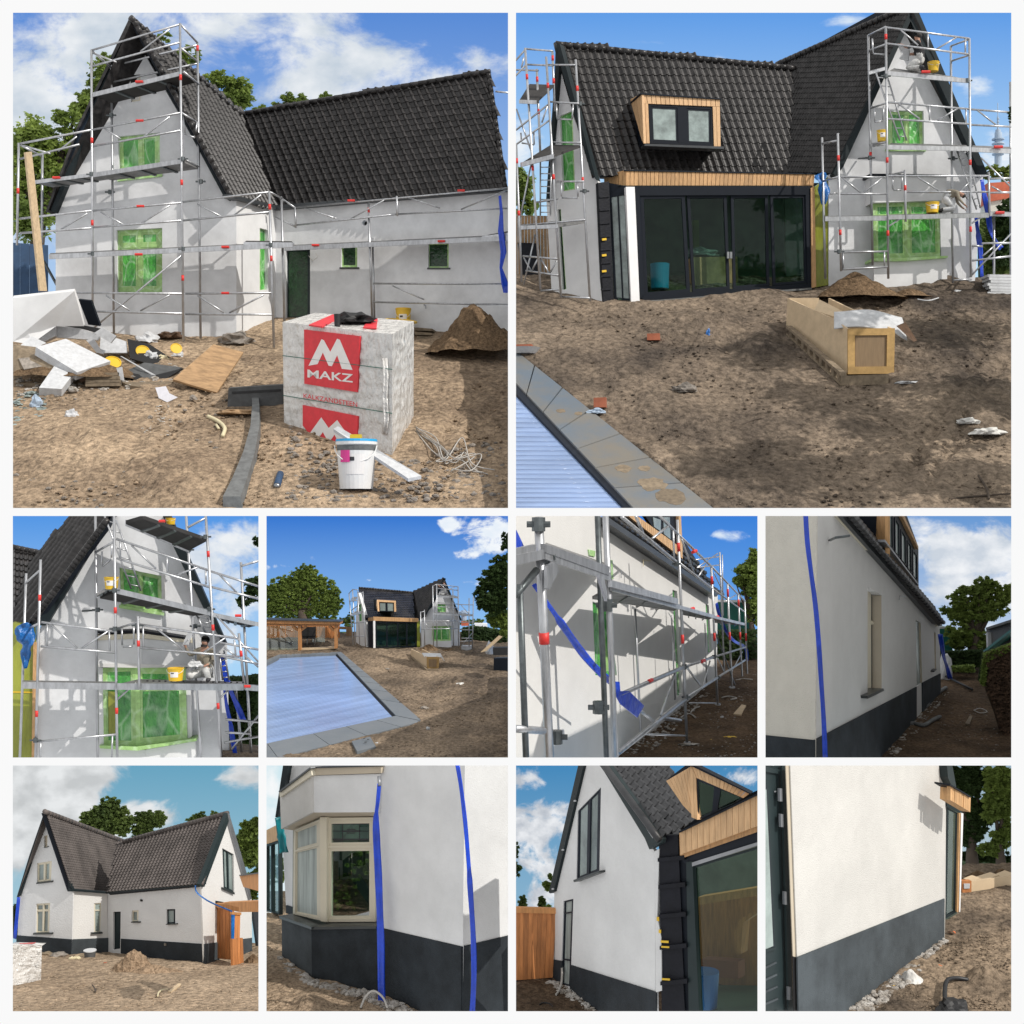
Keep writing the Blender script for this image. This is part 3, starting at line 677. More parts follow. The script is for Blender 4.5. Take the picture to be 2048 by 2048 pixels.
# ================================================================== SET 1: gable and wing under scaffold, rubbish heap, wrapped block pallet
def set_1():
 global CUR
 P = CUR = Panel(0, 0, .53002, (26, 25.5, 1016, 1016), (1917, 60), (1275, 85)); PANELS.append(P)
 skymat('sky_1', (.10, .26, .68), (.42, .60, .85), cloud=(.84, .87, .90), shade=(.55, .63, .72), blobs=[(.06, .78, .5, .5, .36), (.45, .93, .5, .2, .22), (.75, .88, .4, .14, .2), (.95, .7, .2, .2, .12), (.3, 1, .25, .2, .1)], thr=.62, soft=.2, scale=(4, 5.5), seed=1, hor=.45)
 sky(P, 112, 'sky_1')
 ground(P, 1150, 'sand', amp=.16, sc=.28, nu=190, nv=130, bumps=[(300, 1700, 330, 170, .35), (700, 1800, 200, 120, .4), (560, 1330, 300, 60, .25), (1250, 1290, 300, 50, .2), (1740, 1500, 300, 150, .2)], ruts=[(1900, 1420, 1560, 1900, 26, .2), (820, 1350, 420, 1900, 26, .15)])
 # ---- house
 H = thing('house', P.g(890, 1275), 'white plastered house with black tiled roof behind scaffold and wrapped block pallet', 'house', 'the house under construction')
 G = P.wall((210, 1252), (892, 1275)); Rt = P.wall((892, 1275), (1040, 1195)); W = P.wall((1040, 1195), (1917, 1272))
 w1 = [(445, 515), (603, 500), (603, 655), (450, 672)]; w2 = [(440, 868), (612, 860), (612, 1102), (442, 1102)]; w0 = [(492, 285), (530, 280), (530, 380), (494, 385)]
 wallpoly(P, G, [(210, 1300), (210, 790), (497, 120), (858, 745), (892, 750), (892, 1320)], [w0, w1, w2], .35, 'gable_wall', 'plaster_grey', H)
 window(P, G, w1, H, recess=.2, mull=(.55,), fm='film_frame', film='film', sash=.04, sill=(.05, .07, .12, 'film_frame'))
 window(P, G, w2, H, recess=.2, mull=(.5,), trans=(.27,), fm='film_frame', film='film', sash=.05, label='tall window masked with green film beside the scaffold')
 window(P, G, w0, H, recess=.18, fm='cream_frame', pm='limewash', fw=.12, sash=0)
 w3 = [(980, 860), (1010, 868), (1010, 1092), (980, 1096)]
 wallpoly(P, Rt, [(892, 1320), (892, 750), (1040, 785), (1040, 1230)], [w3], .35, 'return_wall', 'plaster_raw', H)
 window(P, Rt, w3, H, recess=.15, fm='film_frame', film='film', sash=0, trans=(.3,))
 dr = [(1078, 940), (1170, 938), (1170, 1200), (1078, 1205)]; wa = [(1287, 925), (1348, 925), (1348, 1008), (1287, 1008)]; wb = [(1616, 920), (1693, 918), (1693, 1010), (1616, 1010)]; ho = [(1366 + 10 * math.cos(a), 841 + 10 * math.sin(a)) for a in [i * .628 for i in range(10)]]
 wallpoly(P, W, [(1040, 1240), (1040, 780), (1930, 715), (1930, 1310)], [[(1078, 940), (1170, 938), (1170, 1200), (1078, 1205)], wa, wb, [(u + 10, v) for u, v in ho]], .35, 'wing_wall', 'plaster_grey', H)
 window(P, W, dr, H, recess=.22, fw=.1, fm='green_black', pm='film_dark', sash=0, name='door', label='dark doorway draped with green film')
 window(P, W, wa, H, recess=.16, fm='film_frame', film='film_dark', fw=.12, sash=0, sill=(.1, .08, .1, 'sill'))
 window(P, W, wb, H, recess=.16, fm='film_frame', film='film_dark', fw=.06, sash=0, sill=(.06, .06, .1, 'sill'))
 slab(P, W, [(1362, 826), (1390, 826), (1390, 856), (1362, 856)], -.6, -.5, 'vent_backing', 'black', H)
 # roofs
 d0 = 84.3
 GR = P.pl3((505, 72, d0), (872, 738, d0), (905, 430, 91.5)); WR = P.pl3((1045, 778, P.h(GR, 1045, 778).y), (915, 440, P.h(GR, 915, 440).y), (1917, 706, 84.2))
 gpoly = [(500, 70), (905, 430), (918, 448), (1045, 778), (1000, 782), (868, 738)]
 rf = slab(P, GR, gpoly, -.3, -.05, 'gable_roof', 'anthracite', H)
 roof(P, GR, gpoly[:1] + [(925, 430), (945, 448), (1072, 778)] + gpoly[4:], (868, 738), (1045, 778), (505, 72), 11, 30, 'tile', rf, limit=120, base=False)
 wpoly = [(1040, 778), (915, 440), (1838, 275), (1905, 706)]
 ap = P.h(GR, 500, 72); rb = P.h(GR, 905, 430) - ap; el = P.h(G, 180, 800, .3)
 mk('far_roof', [ap, el, el + rb, ap + rb], [(0, 1, 2, 3)], 'tile', H)
 rl, rr_ = P.h(WR, 915, 440), P.h(WR, 1838, 276); mk('back_roof', [rl, rr_, rr_ + Vector((0, 6, -7)), rl + Vector((0, 6, -7))], [(0, 1, 2, 3)], 'tile', H)
 rf2 = slab(P, WR, wpoly, -.3, -.05, 'wing_roof', 'anthracite', H)
 roof(P, WR, [(1012, 790), (880, 434), (1845, 270), (1912, 712)], (1045, 782), (1917, 712), (905, 432), 29, 17, 'tile', rf2, limit=300, base=False, amp=.34)
 ridge(P, (P.h(WR, 900, 432, .1), P.h(WR, 1846, 270, .1)), .16, 'tile', rf2, 30)
 ridge(P, (P.h(GR, 492, 66, .05), P.h(GR, 905, 430, .05)), .17, 'tile', rf, 26)
 ridge(P, (P.h(WR, 1907, 712, .05), P.h(WR, 1843, 272, .05)), .14, 'tile', rf2, 17, name='verge_tile')
 ridge(P, (P.h(GR, 872, 742, .05), P.h(GR, 503, 74, .05)), .15, 'tile', rf, 26, name='verge_tile')
 slab(P, G, [(497, 95), (512, 85), (878, 735), (858, 752), (846, 745)], -.1, .55, 'barge_board', 'barge', H)
 slab(P, G, [(497, 95), (480, 85), (190, 795), (205, 800)], -.1, .55, 'barge_board', 'barge', H)
 slab(P, G, [(492, 60), (505, 75), (480, 120), (455, 165), (300, 480), (180, 800), (172, 798), (290, 480)], -.1, .7, 'verge_edge', 'tile', H)
 slab(P, G, [(500, 125), (492, 128), (215, 790), (222, 790)], 0, .12, 'eave_batten', 'plaster_white', H)
 slab(P, W, [(1030, 790), (1030, 775), (1917, 703), (1917, 718)], -.2, .45, 'gutter', 'gutter', H)
 slab(P, Rt, [(870, 745), (870, 732), (1040, 775), (1040, 790)], -.2, .35, 'gutter', 'gutter', H)
 B().tube([P.h(W, 1600, 1150, 0), P.h(W, 1606, 1152, .25), P.h(W, 1607, 1165, .3)], .04, 6).build('wall_tap', 'steel', H)
 # ---- scaffold on the gable
 S = Scaf(P, G, P.g(692, 1295), 'aluminium scaffold tower with three decks standing before the window gable', r=.075)
 F_, K_ = 2.0, .7
 S.pole((345, 188), (350, 1225), F_, (.33, .63)); S.pole((679, 88), (692, 1290), F_, (.17, .5, .8)); S.pole((745, 160), (757, 1278), K_, (.02,)); S.pole((420, 250), (430, 1265), K_)
 S.pole((71, 540), (64, 925), F_, (.47,)); S.pole((160, 580), (158, 915), K_)
 S.pole((1016, 722), (1034, 1312), F_, (.1, .43)); S.pole((1062, 745), (1073, 1212), K_)
 S.rails([((345, 190), (679, 92)), ((345, 250), (679, 160)), ((348, 490), (684, 425)), ((350, 552), (684, 492)), ((72, 543), (345, 490)), ((75, 600), (300, 545)),
             ((75, 825), (350, 795)), ((75, 880), (350, 860)), ((350, 795), (684, 765)), ((350, 858), (688, 832)), ((688, 762), (1016, 725)), ((690, 832), (1018, 800)),
             ((290, 1105), (690, 1108)), ((350, 1175), (690, 1183)), ((700, 1108), (1030, 1105)), ((700, 1185), (1030, 1187))], F_)
 S.rails([((420, 250), (745, 170)), ((425, 310), (745, 240))], K_)
 for a, b in (((345, 190), (420, 255)), ((679, 90), (746, 162)), ((681, 180), (746, 232)), ((684, 425), (748, 465)), ((1016, 724), (1064, 748)), ((72, 545), (160, 590)), ((692, 270), (750, 318)), ((690, 598), (750, 630))):
  S.rail(a, b, F_, off2=K_)
 S.braces([((350, 200), (440, 235)), ((530, 195), (640, 110)), ((395, 485), (455, 525)), ((530, 525), (640, 440)), ((230, 865), (330, 805)), ((380, 800), (470, 850)), ((530, 845), (640, 775)), ((745, 770), (840, 820)),
              ((880, 815), (985, 735)), ((400, 1115), (490, 1172)), ((530, 1172), (640, 1113)), ((745, 1115), (845, 1180)), ((865, 1180), (995, 1113)), ((350, 1240), (683, 965)), ((90, 550), (190, 580)), ((220, 570), (290, 515))], F_)
 S.braces([((692, 430), (697, 500)), ((697, 505), (735, 520)), ((735, 520), (744, 460))], 1.2)
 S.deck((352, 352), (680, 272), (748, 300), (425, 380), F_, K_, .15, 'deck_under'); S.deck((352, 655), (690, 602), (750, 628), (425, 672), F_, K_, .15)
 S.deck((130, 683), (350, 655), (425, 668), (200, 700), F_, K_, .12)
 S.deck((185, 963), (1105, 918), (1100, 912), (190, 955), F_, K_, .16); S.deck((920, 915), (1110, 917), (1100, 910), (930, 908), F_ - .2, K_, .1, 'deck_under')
 for u, v, o in ((350, 958, F_), (692, 940, F_), (1022, 925, F_), (757, 685, K_), (420, 435, K_), (415, 725, K_), (345, 658, F_), (690, 600, F_)): S.coupler(u, v, o)
 for u, v in ((212, 670), (525, 308), (527, 455), (530, 778), (850, 932), (523, 960), (850, 1106)):
  c = P.h(G, u, v, F_ + .1); B().tube([c - Vector((.22, 0, 0)), c + Vector((.22, 0, 0))], .075, 8).build('tape_band', 'red', S.t)
 # scaffold along the wing
 S2 = Scaf(P, W, P.g(1400, 1210), 'aluminium scaffold run along the wing wall beside the dark doorway', r=.065)
 S2.pole((1390, 758), (1404, 1200), 1.4, (.08,)); S2.pole((1406, 898), (1413, 1200), .5); S2.pole((1113, 782), (1116, 860), 1.6); S2.pole((1497, 740), (1500, 815), 1.6); S2.pole((1060, 742), (1068, 760), 1.6)
 S2.rails([((1062, 748), (1115, 785)), ((1040, 820), (1115, 855)), ((1113, 783), (1917, 710)), ((1115, 850), (1500, 808)), ((1500, 808), (1917, 786)), ((1408, 1070), (1917, 1072)), ((1410, 1140), (1917, 1150)), ((1870, 345), (1917, 350))], 1.5)
 S2.braces([((1150, 785), (1270, 825)), ((1320, 828), (1450, 755)), ((1540, 745), (1660, 785)), ((1740, 790), (1917, 715)), ((1480, 1078), (1600, 1130))], 1.5)
 S2.deck((1075, 932), (1917, 893), (1917, 885), (1080, 925), 1.6, .5, .16); S2.deck((1820, 893), (1917, 880), (1917, 872), (1850, 884), 1.5, .3, .1, 'deck_under')
 for u, v in ((1190, 925), (1665, 910), (1740, 719), (1325, 757)):
  c = P.h(W, u, v, 1.72); B().tube([c - Vector((.22, 0, 0)), c + Vector((.22, 0, 0))], .07, 8).build('tape_band', 'red', S2.t)
 B().tube([P.h(W, u, v, .1) for u, v in ((1165, 965), (1180, 985), (1198, 970), (1192, 955))], .015, 5).build('loose_wire', 'cable', H)
 # blue strap hanging at the right
 strip(P, [P.h(W, u, v, 1.8) for u, v in ((1886, 738), (1892, 800), (1890, 870), (1900, 950), (1890, 1010), (1905, 1070), (1910, 1105))], [.18, .2, .35, .36, .18, .5, .4], 'plastic_strap', 'strap_blue', 'blue plastic sheet strip tied to the scaffold at the wing wall', 'plastic strip', seed=2)
 # ---- trees behind
 tree(P, 130, 1000, 100, [(120, 560, 95, 110), (60, 640, 80, 120), (200, 620, 90, 120), (270, 460, 70, 60), (110, 780, 110, 120), (290, 560, 50, 70), (330, 400, 60, 50)], 9000, .3, 'leaf', 'broad green tree left of the scaffolded window gable', 'trees behind the house', tr=.5, seed=3)
 tree(P, 400, 700, 103, [(385, 290, 55, 55), (345, 350, 40, 40), (400, 235, 30, 30)], 1800, .26, 'leaf', 'small tree top peeping out beside the left roof edge', 'trees behind the house', trunk=False, seed=4)
 tree(P, 860, 600, 103, [(820, 305, 60, 35), (900, 350, 62, 55), (860, 390, 70, 40), (700, 215, 50, 40), (615, 140, 25, 22)], 3200, .27, 'leaf', 'leafy tree rising above the ridge where the two roofs meet', 'trees behind the house', trunk=False, seed=5)
 tree(P, 1120, 600, 104, [(1110, 385, 55, 35), (1050, 410, 40, 25), (1230, 368, 22, 18), (985, 415, 30, 20)], 1500, .24, 'leaf', 'low tree tops just showing over the wing ridge', 'trees behind the house', trunk=False, seed=6)
 # ---- hoarding and timber plank at the left
 b = P.wall((40, 1120), (182, 1110)); hb = thing('hoarding', P.g(110, 1180), 'blue site hoarding panel at the left edge', 'hoarding')
 planks(P, b, [(40, 915), (182, 925), (182, 1130), (40, 1140)], 4, 0, .15, 'hoarding', hb, gap=.02, name='panel')
 slab(P, P.wallD(100, 78, 180, 80), [(97, 575), (120, 572), (178, 1098), (152, 1098)], 0, .12, 'plank', 'timber', label='long timber plank leaning upright against the blue hoarding', cat='plank')
 B().tube([P.p(165, 985, 1200), P.p(225, 1095, 1200)], .1, 6).build('brace_bar', 'galv_dark', label='dark steel bar sloping beside the timber plank', cat='bar')
 # ---- rubbish heap (coordinates of the enlarged corner)
 def D(x, y): return (37.7 + .5273 * x, 1056.6 + .5273 * y)
 def bd(pl, poly, vg, th, name, m, label, cat, group=None, up=None):
  """board: pixel outline with a ground row for each corner"""
  q = [P.p(*D(x, y), D(0, g)[1]) for (x, y), g in zip(poly, vg)]; n = (q[1] - q[0]).cross(q[2] - q[0]).normalized()
  if n.dot(q[0] - CAM) > 0: n = -n
  return B().prism(q, -n * th).build(name, m, label=label, cat=cat, group=group)
 heap(P, *D(330, 700), 340, 150, 'heap', 'dark heap of earth and rubbish under the foam boards', name='earth_heap', cat='earth heap', depth=.45)
 bd(0, [(20, 130), (460, 80), (500, 200), (530, 330), (330, 330), (150, 460), (20, 440)], [650, 650, 620, 600, 620, 650, 650], .25, 'plaster_slab', 'plaster_raw', 'large white wall panel standing at the back of the rubbish heap', 'panel')
 B().tube([P.p(*D(x, y), D(0, 600)[1]) for x, y in ((355, 262), (375, 275), (372, 300))], .06, 6).build('hook', 'black', label='small black fitting on the large white panel', cat='fitting')
 bd(0, [(490, 140), (580, 150), (645, 330), (560, 320)], [560, 560, 540, 540], .25, 'window_frame', 'anthracite', 'black window frame leaning behind the rubbish heap', 'window frame')
 bd(0, [(510, 190), (555, 195), (590, 300), (560, 310)], [550, 550, 530, 530], .05, 'mesh_screen', 'concrete', 'grey pane inside the leaning black window frame', 'pane')
 bd(0, [(290, 280), (325, 300), (328, 400), (200, 465), (150, 400)], [600] * 5, .45, 'foam_block', 'foam', 'chunky white foam block with broken corner at the top of the heap', 'foam block', 'white foam boards')
 bd(0, [(330, 330), (500, 345), (640, 400), (620, 430), (330, 410)], [590] * 5, .3, 'foam_board', 'foam', 'white foam board lying flat behind the big tilted board', 'foam board', 'white foam boards')
 bd(0, [(330, 320), (420, 305), (670, 350), (660, 390), (520, 350)], [570] * 5, .1, 'black_sheet', 'black', 'black panel sticking out behind the foam boards', 'panel')
 bd(0, [(185, 480), (400, 420), (720, 580), (480, 660)], [770, 700, 720, 790], .5, 'foam_board', 'foam', 'big tilted white foam board on top of the heap', 'foam board', 'white foam boards')
 bd(0, [(320, 610), (455, 670), (370, 780), (208, 770)], [770, 780, 840, 840], .5, 'foam_board', 'foam', 'thick white foam offcut sloping down in front of the heap', 'foam board', 'white foam boards')
 bd(0, [(20, 460), (190, 480), (330, 620), (20, 700)], [740, 720, 770, 780], .08, 'cardboard_sheet', 'pallet', 'brown cardboard sheet spread left of the foam boards', 'cardboard')
 bd(0, [(650, 380), (835, 440), (840, 520), (640, 520)], [560, 560, 590, 600], .06, 'plastic_sheet', 'foam', 'white torn plastic sheet in the middle of the heap', 'plastic sheet')
 bd(0, [(545, 430), (600, 420), (670, 530), (620, 520)], [600] * 4, .06, 'plastic_bag', 'foam', 'narrow silvery bag behind the yellow lid', 'bag')
 bd(0, [(840, 420), (1000, 460), (1170, 570), (1000, 600), (860, 560)], [560, 560, 580, 620, 620], .1, 'black_sheet', 'black', 'black board behind the yellow bowls', 'panel')
 bd(0, [(800, 650), (1000, 690), (1240, 630), (1060, 740), (870, 720)], [690, 700, 680, 730, 730], .1, 'black_tray', 'black', 'black ribbed tray lying under the white lath', 'tray')
 bd(0, [(810, 660), (960, 590), (1230, 625), (1050, 720)], [690, 660, 660, 720], .09, 'black_grid', 'concrete_dark', 'dark grid mat on top of the black tray', 'mat')
 bd(0, [(790, 545), (800, 545), (1070, 695), (1050, 700)], [670, 670, 700, 700], .06, 'lath', 'foam', 'thin white lath lying across the black tray', 'lath')
 bd(0, [(1165, 710), (1455, 460), (1670, 515), (1480, 805)], [780, 640, 640, 800], .12, 'plywood_board', 'plywood', 'brown plywood board lying tilted on the sand', 'plywood board')
 bd(0, [(1040, 770), (1115, 760), (1140, 810), (1200, 840), (1125, 875), (1065, 845)], [860] * 6, .02, 'leaflet', 'paper', 'crumpled printed white leaflet lying before the heap', 'leaflet')
 bd(0, [(1055, 785), (1078, 780), (1085, 800), (1062, 806)], [858] * 4, -.03, 'leaflet_picture', 'print_dark', 'small dark picture printed on the white leaflet', 'print')
 bd(0, [(60, 480), (150, 400), (260, 450), (170, 540)], [720, 700, 700, 730], .3, 'foam_block', 'foam', 'small white foam block at the left end of the heap', 'foam block', 'white foam boards')
 bd(0, [(600, 380), (660, 340), (760, 400), (720, 450)], [620] * 4, .2, 'foam_board', 'foam', 'white foam offcut standing behind the torn plastic sheet', 'foam board', 'white foam boards')
 bd(0, [(420, 640), (640, 630), (700, 690), (500, 720)], [740, 740, 760, 770], .1, 'dark_board', 'hedge_bark', 'dark brown board under the big tilted foam board', 'board')
 bd(0, [(60, 560), (300, 540), (330, 600), (100, 640)], [760, 750, 760, 780], .12, 'grey_board', 'stone', 'grey board lying across the left pallet', 'board')
 bd(0, [(760, 630), (800, 620), (815, 720), (790, 715)], [760] * 4, .1, 'foam_strip', 'foam', 'upright white foam strip beside the yellow bowl', 'foam strip', 'white foam boards')
 for (lb, rows, x, w_) in (('broken pallet under the left foam offcut', (740, 770), 40, 190), ('broken pallet under the yellow bowl', (665, 690, 715, 740), 540, 240)):
  pt = thing('pallet', P.g(*D(x + w_ / 2, 790)), lb, 'pallet', 'broken pallets in the rubbish')
  for k, y in enumerate(rows):
   q = [P.p(*D(a, b_), D(0, 760 + k * 8)[1]) for a, b_ in ((x, y), (x + w_, y - 4), (x + w_, y + 18), (x, y + 22))]; B().prism(q, Vector((0, 1.4, 0))).build('slat', 'pallet', pt)
  for a in (x + 40, x + w_ - 60):
   q = [P.p(*D(c_, b_), D(0, 756)[1]) for c_, b_ in ((a, rows[0]), (a + 30, rows[0]), (a + 30, 790), (a, 790))]; B().prism(q, Vector((0, 1.2, 0))).build('post', 'pallet', pt)
 bd(0, [(800, 730), (1170, 725), (1060, 780), (860, 755)], [760, 740, 780, 790], .2, 'pallet_board', 'pallet', 'grey pallet board under the black tray', 'board')
 def lid(x, y, w_, h_, vg, col, label, flat=.25):
  c = P.p(*D(x, y), D(0, vg)[1]); d = P.dep(D(0, vg)[1]); r = P.m(w_ * .5273, d); n = Vector((.25, -.6, flat + .3)).normalized(); s = n.orthogonal().normalized(); t = n.cross(s); b = B(); ring = []
  for rr_, z in ((1, 0), (1, .1), (.9, .12), (.85, .03)):
   ring.append([c + (s * math.cos(a) + t * math.sin(a)) * r * rr_ + n * z * r for a in [i * math.pi / 12 for i in range(24)]])
  for R_ in ring: b.v += R_
  for i in range(3): b.f += [(i * 24 + j, i * 24 + (j + 1) % 24, i * 24 + 24 + (j + 1) % 24, i * 24 + 24 + j) for j in range(24)]
  b.f += [tuple(range(23, -1, -1)), tuple(72 + j for j in range(24))]
  return b.build('yellow_bowl', col, label=label, cat='bowl', group='bucket lids in the rubbish')
 lid(735, 590, 60, 50, 700, 'yellow', 'yellow bucket lid half under the tilted foam board'); lid(950, 510, 50, 40, 590, 'yellow', 'yellow bowl beside the clear plastic bag', .1); lid(1190, 490, 42, 40, 590, 'yellow', 'yellow and cream lid at the right end of the heap', 0)
 for k, (x, y, w_, h_, m_, lb) in enumerate(((690, 470, 35, 40, 'pipe_yellow', 'crumpled cream cup in the heap'), (985, 430, 80, 35, 'foam', 'white crumpled sack behind the yellow bowl'), (1010, 570, 55, 40, 'foam', 'clear crumpled bag before the yellow bowl'), (1090, 570, 40, 22, 'pipe_yellow', 'cream crumpled packet right of the clear bag'), (910, 580, 45, 20, 'foam', 'flat white packet left of the clear bag'), (1200, 545, 40, 28, 'foam', 'clear crumpled plastic under the cream lid'), (1620, 440, 110, 40, 'stone', 'grey crumpled sheet near the house corner'), (1150, 405, 80, 25, 'hedge_bark', 'dark log near the scaffold foot'), (440, 970, 45, 30, 'foam', 'small white crumpled box on the dark soil'), (190, 890, 40, 40, 'tower', 'crumpled blue-grey bag at the left edge'), (1310, 850, 25, 18, 'stone', 'single stone below the plywood board'), (205, 1130, 45, 20, 'stone', 'flat stone lying on the dark soil at left'))):
  c = P.g(*D(x, y + h_ * .5)); d = c.y; crumple(P, c, P.m(w_ * .53, d), P.m(w_ * .4, d), P.m(h_ * .75, d), m_, lb, 'litter', 'crumpled_litter', k + 1, amp=.6)
 # earth litter
 scatter(P, [D(30, 700), D(500, 640), D(1100, 560), D(1250, 700), D(900, 800), D(500, 800), D(60, 840)], 150, .06, .32, 'rubble', 'small grey rubbish crumbs between the boards of the heap', name='rubbish_crumbs', cat='rubbish', seed=31, squash=.5)
 scatter(P, [D(20, 820), D(260, 800), D(240, 1000), D(30, 1060)], 60, .06, .3, 'grey_green', 'pale plastic shreds at the lower left edge', name='plastic_shreds', cat='plastic', seed=32, squash=.4)
 scatter(P, [(40, 1500), (900, 1480), (900, 1917), (40, 1917)], 260, .04, .16, 'stone', 'small stones strewn over the sand before the rubbish heap', seed=5)
 scatter(P, [(1080, 1600), (1250, 1720), (1560, 1740), (1900, 1650), (1900, 1900), (1080, 1900)], 520, .05, .2, 'stone', 'gravel around the wrapped block pallet', seed=6)
 scatter(P, [(560, 1540), (640, 1520), (650, 1640), (560, 1680), (500, 1620)], 130, .03, .1, 'limewash', 'white plaster crumbs on the dark soil', name='plaster_crumbs', seed=9, squash=.25)
 # ---- curved kerb and drain
 b = B(); prof = []
 for (u, v, w_) in ((960, 1488, 28), (965, 1560, 32), (962, 1640, 40), (940, 1740, 52), (905, 1840, 66), (874, 1913, 79)):
  a, c = P.g(u - w_ * .42, v, .45), P.g(u + w_ * .42, v, .45); prof.append([a, c, c + Vector((.15, 0, -1.0)), a + Vector((0, 0, -1.0))])
 for q in prof: b.v += q
 for i in range(len(prof) - 1): b.f += [(i * 4 + j, i * 4 + (j + 1) % 4, i * 4 + 4 + (j + 1) % 4, i * 4 + 4 + j) for j in range(4)]
 b.f += [(0, 1, 2, 3), (23, 22, 21, 20)]; b.build('kerb', 'concrete', label='curved dark concrete kerb edging in the foreground', cat='kerb')
 o, a1, a2 = pxbox(P, (858, 1535), (1068, 1530), (1070, 1470), (862, 1465), (1068, 1452), (1070, 1448), 'drain_channel', 'concrete_dark', label='dark concrete drain channel beside the wrapped pallet', cat='drain channel')
 slab(P, a1, [(875, 1478), (1060, 1468), (1060, 1476), (875, 1486)], 0, .04, 'slot', 'black', o)
 crumple(P, P.g(895, 1565), 1.0, .6, .2, 'plywood', 'torn piece of cardboard beside the drain channel', 'cardboard', 'cardboard_scrap', 4, amp=.3)
 B().tube(curve3([P.g(u, v, .12) for u, v in ((785, 1580), (825, 1600), (848, 1625), (840, 1655))]), .1, 7).build('pipe_offcut', 'pipe_yellow', label='bent cream pipe offcut lying on the sand', cat='pipe', smooth=True)
 B().tube([P.g(815, 1610, .1), P.g(825, 1625, .1)], .07, 6).build('pipe_offcut', 'pipe_yellow', label='short cream pipe stub beside the bent offcut', cat='pipe', smooth=True)
 c = P.g(1046, 1855); cn = thing('drink_can', c, 'small dark drinks can lying beside the kerb', 'can')
 B().tube([P.g(1045, 1845, .14), P.g(1058, 1800, .14)], .16, 12).build('body', 'hoarding', cn, smooth=True); B().tube([P.g(1044, 1850, .14), P.g(1045, 1845, .14)], .15, 12).build('rim', 'steel', cn, smooth=True)
 # ---- wrapped pallet of blocks
 T = thing('block_pallet', P.g(1400, 1700), 'white plastic wrapped pallet of building blocks with red printed logo', 'wrapped pallet', 'wrapped block pallets')
 L_, C_, Rr = (1072, 1600), (1480, 1722), (1560, 1585); f1 = P.wall(L_, C_); f2 = P.wall(C_, Rr)
 # wavy film: subdivided faces with creases
 def wrapface(pl, q, nm, nx, ny, mm, lean=0):
  vs = []
  for j in range(ny + 1):
   for i in range(nx + 1):
    s, t = i / nx, j / ny; p = P.h(pl, *quadpt(q, s, t)); e = min(s, 1 - s, t, 1 - t) * 8
    k = fbm(Vector((s * 7, t * 16, 2.2 + nx))) * .07 + math.sin(t * 60 + 3 * math.sin(s * 9)) * .018
    vs.append(p + pl.n * k * min(1, e))
  W_ = nx + 1; return mk(nm, vs, [(j * W_ + i, j * W_ + i + 1, (j + 1) * W_ + i + 1, (j + 1) * W_ + i) for j in range(ny) for i in range(nx)], mm, T, smooth=True)
 tl, tc, tr, tb = (1066, 1215), (1480, 1262), (1562, 1212), (1190, 1180)
 wrapface(f1, [tl, tc, C_, L_], 'front_wrap', 40, 50, 'wrap'); wrapface(f2, [tc, tr, Rr, C_], 'side_wrap', 16, 50, 'wrap_shaded')
 A_, B_, C3 = P.h(f1, *tl), P.h(f1, *tc), P.h(f2, *tr); top = Plane(A_, (B_ - A_).cross(C3 - A_)); D3 = P.h(top, *tb)
 b = B(); n = 14
 for j in range(n + 1):
  for i in range(n + 1):
   s, t = i / n, j / n; p = A_.lerp(B_, s).lerp(D3.lerp(C3, s), t); b.v.append(p + Vector((0, 0, fbm(p * 1.3) * .06 * (1 if 0 < i < n and 0 < j < n else 0))))
 b.f += [(j * (n + 1) + i, j * (n + 1) + i + 1, (j + 1) * (n + 1) + i + 1, (j + 1) * (n + 1) + i) for j in range(n) for i in range(n)]; b.build('top_wrap', 'wrap', T, smooth=True)
 for (u0, u1, v0, v1) in ((1150, 1358, 1243, 1480),):
  lq = [(1147, 1243), (1358, 1268), (1348, 1480), (1148, 1448)]
  sq = slab(P, f1, lq, .0, .105, 'logo_square', 'print_red', T)
  slab(P, f1, [(1164, 1380), (1213, 1280), (1222, 1284), (1246, 1328), (1272, 1278), (1282, 1282), (1330, 1396), (1290, 1392), (1272, 1340), (1252, 1382), (1240, 1380), (1218, 1330), (1198, 1374)], .105, .115, 'logo_mountains', 'print_white', sq)
  text(P, f1, [(1160, 1394), (1332, 1412), (1332, 1444), (1160, 1424)], 'MAKZ', 'logo_text', 'print_white', sq, off=.118, bold=.02)
 text(P, f1, [(1145, 1484), (1348, 1518), (1348, 1536), (1145, 1502)], 'KALKZANDSTEEN', 'print_text', 'print_red', T, off=.1, bold=.01)
 sq = slab(P, f1, [(1142, 1528), (1350, 1570), (1346, 1672), (1240, 1690), (1190, 1668), (1142, 1605)], 0, .105, 'logo_square', 'print_red', T)
 slab(P, f1, [(1165, 1640), (1212, 1575), (1240, 1615), (1272, 1585), (1330, 1668), (1280, 1676), (1262, 1640), (1240, 1672), (1218, 1630), (1196, 1662)], .105, .115, 'logo_mountains', 'print_white', sq)
 slab(P, top, [(1165, 1225), (1255, 1186), (1300, 1190), (1215, 1232)], 0, .07, 'logo_square', 'print_red', T); slab(P, top, [(1370, 1235), (1395, 1198), (1425, 1202), (1420, 1238)], 0, .07, 'logo_square', 'print_red', T)
 for v0, v1 in ((1342, 1394), (1492, 1560)):
  B().tube([P.h(f1, 1068, v0, .1), P.h(f1, 1480, v1, .1)], .02, 5).build('strapping_band', 'teal_panel', T)
 crumple(P, P.h(top, 1340, 1222), .9, .7, .38, 'black', 'black cloth lying in a heap on the wrapped pallet', 'cloth', 'black_cloth', 7, amp=.7, freq=2.6)
 cyl(P, P.h(top, 1273, 1232), .14, .17, .6, 'paper_cup', 'black', label='small black cup standing on the wrapped pallet', cat='cup')
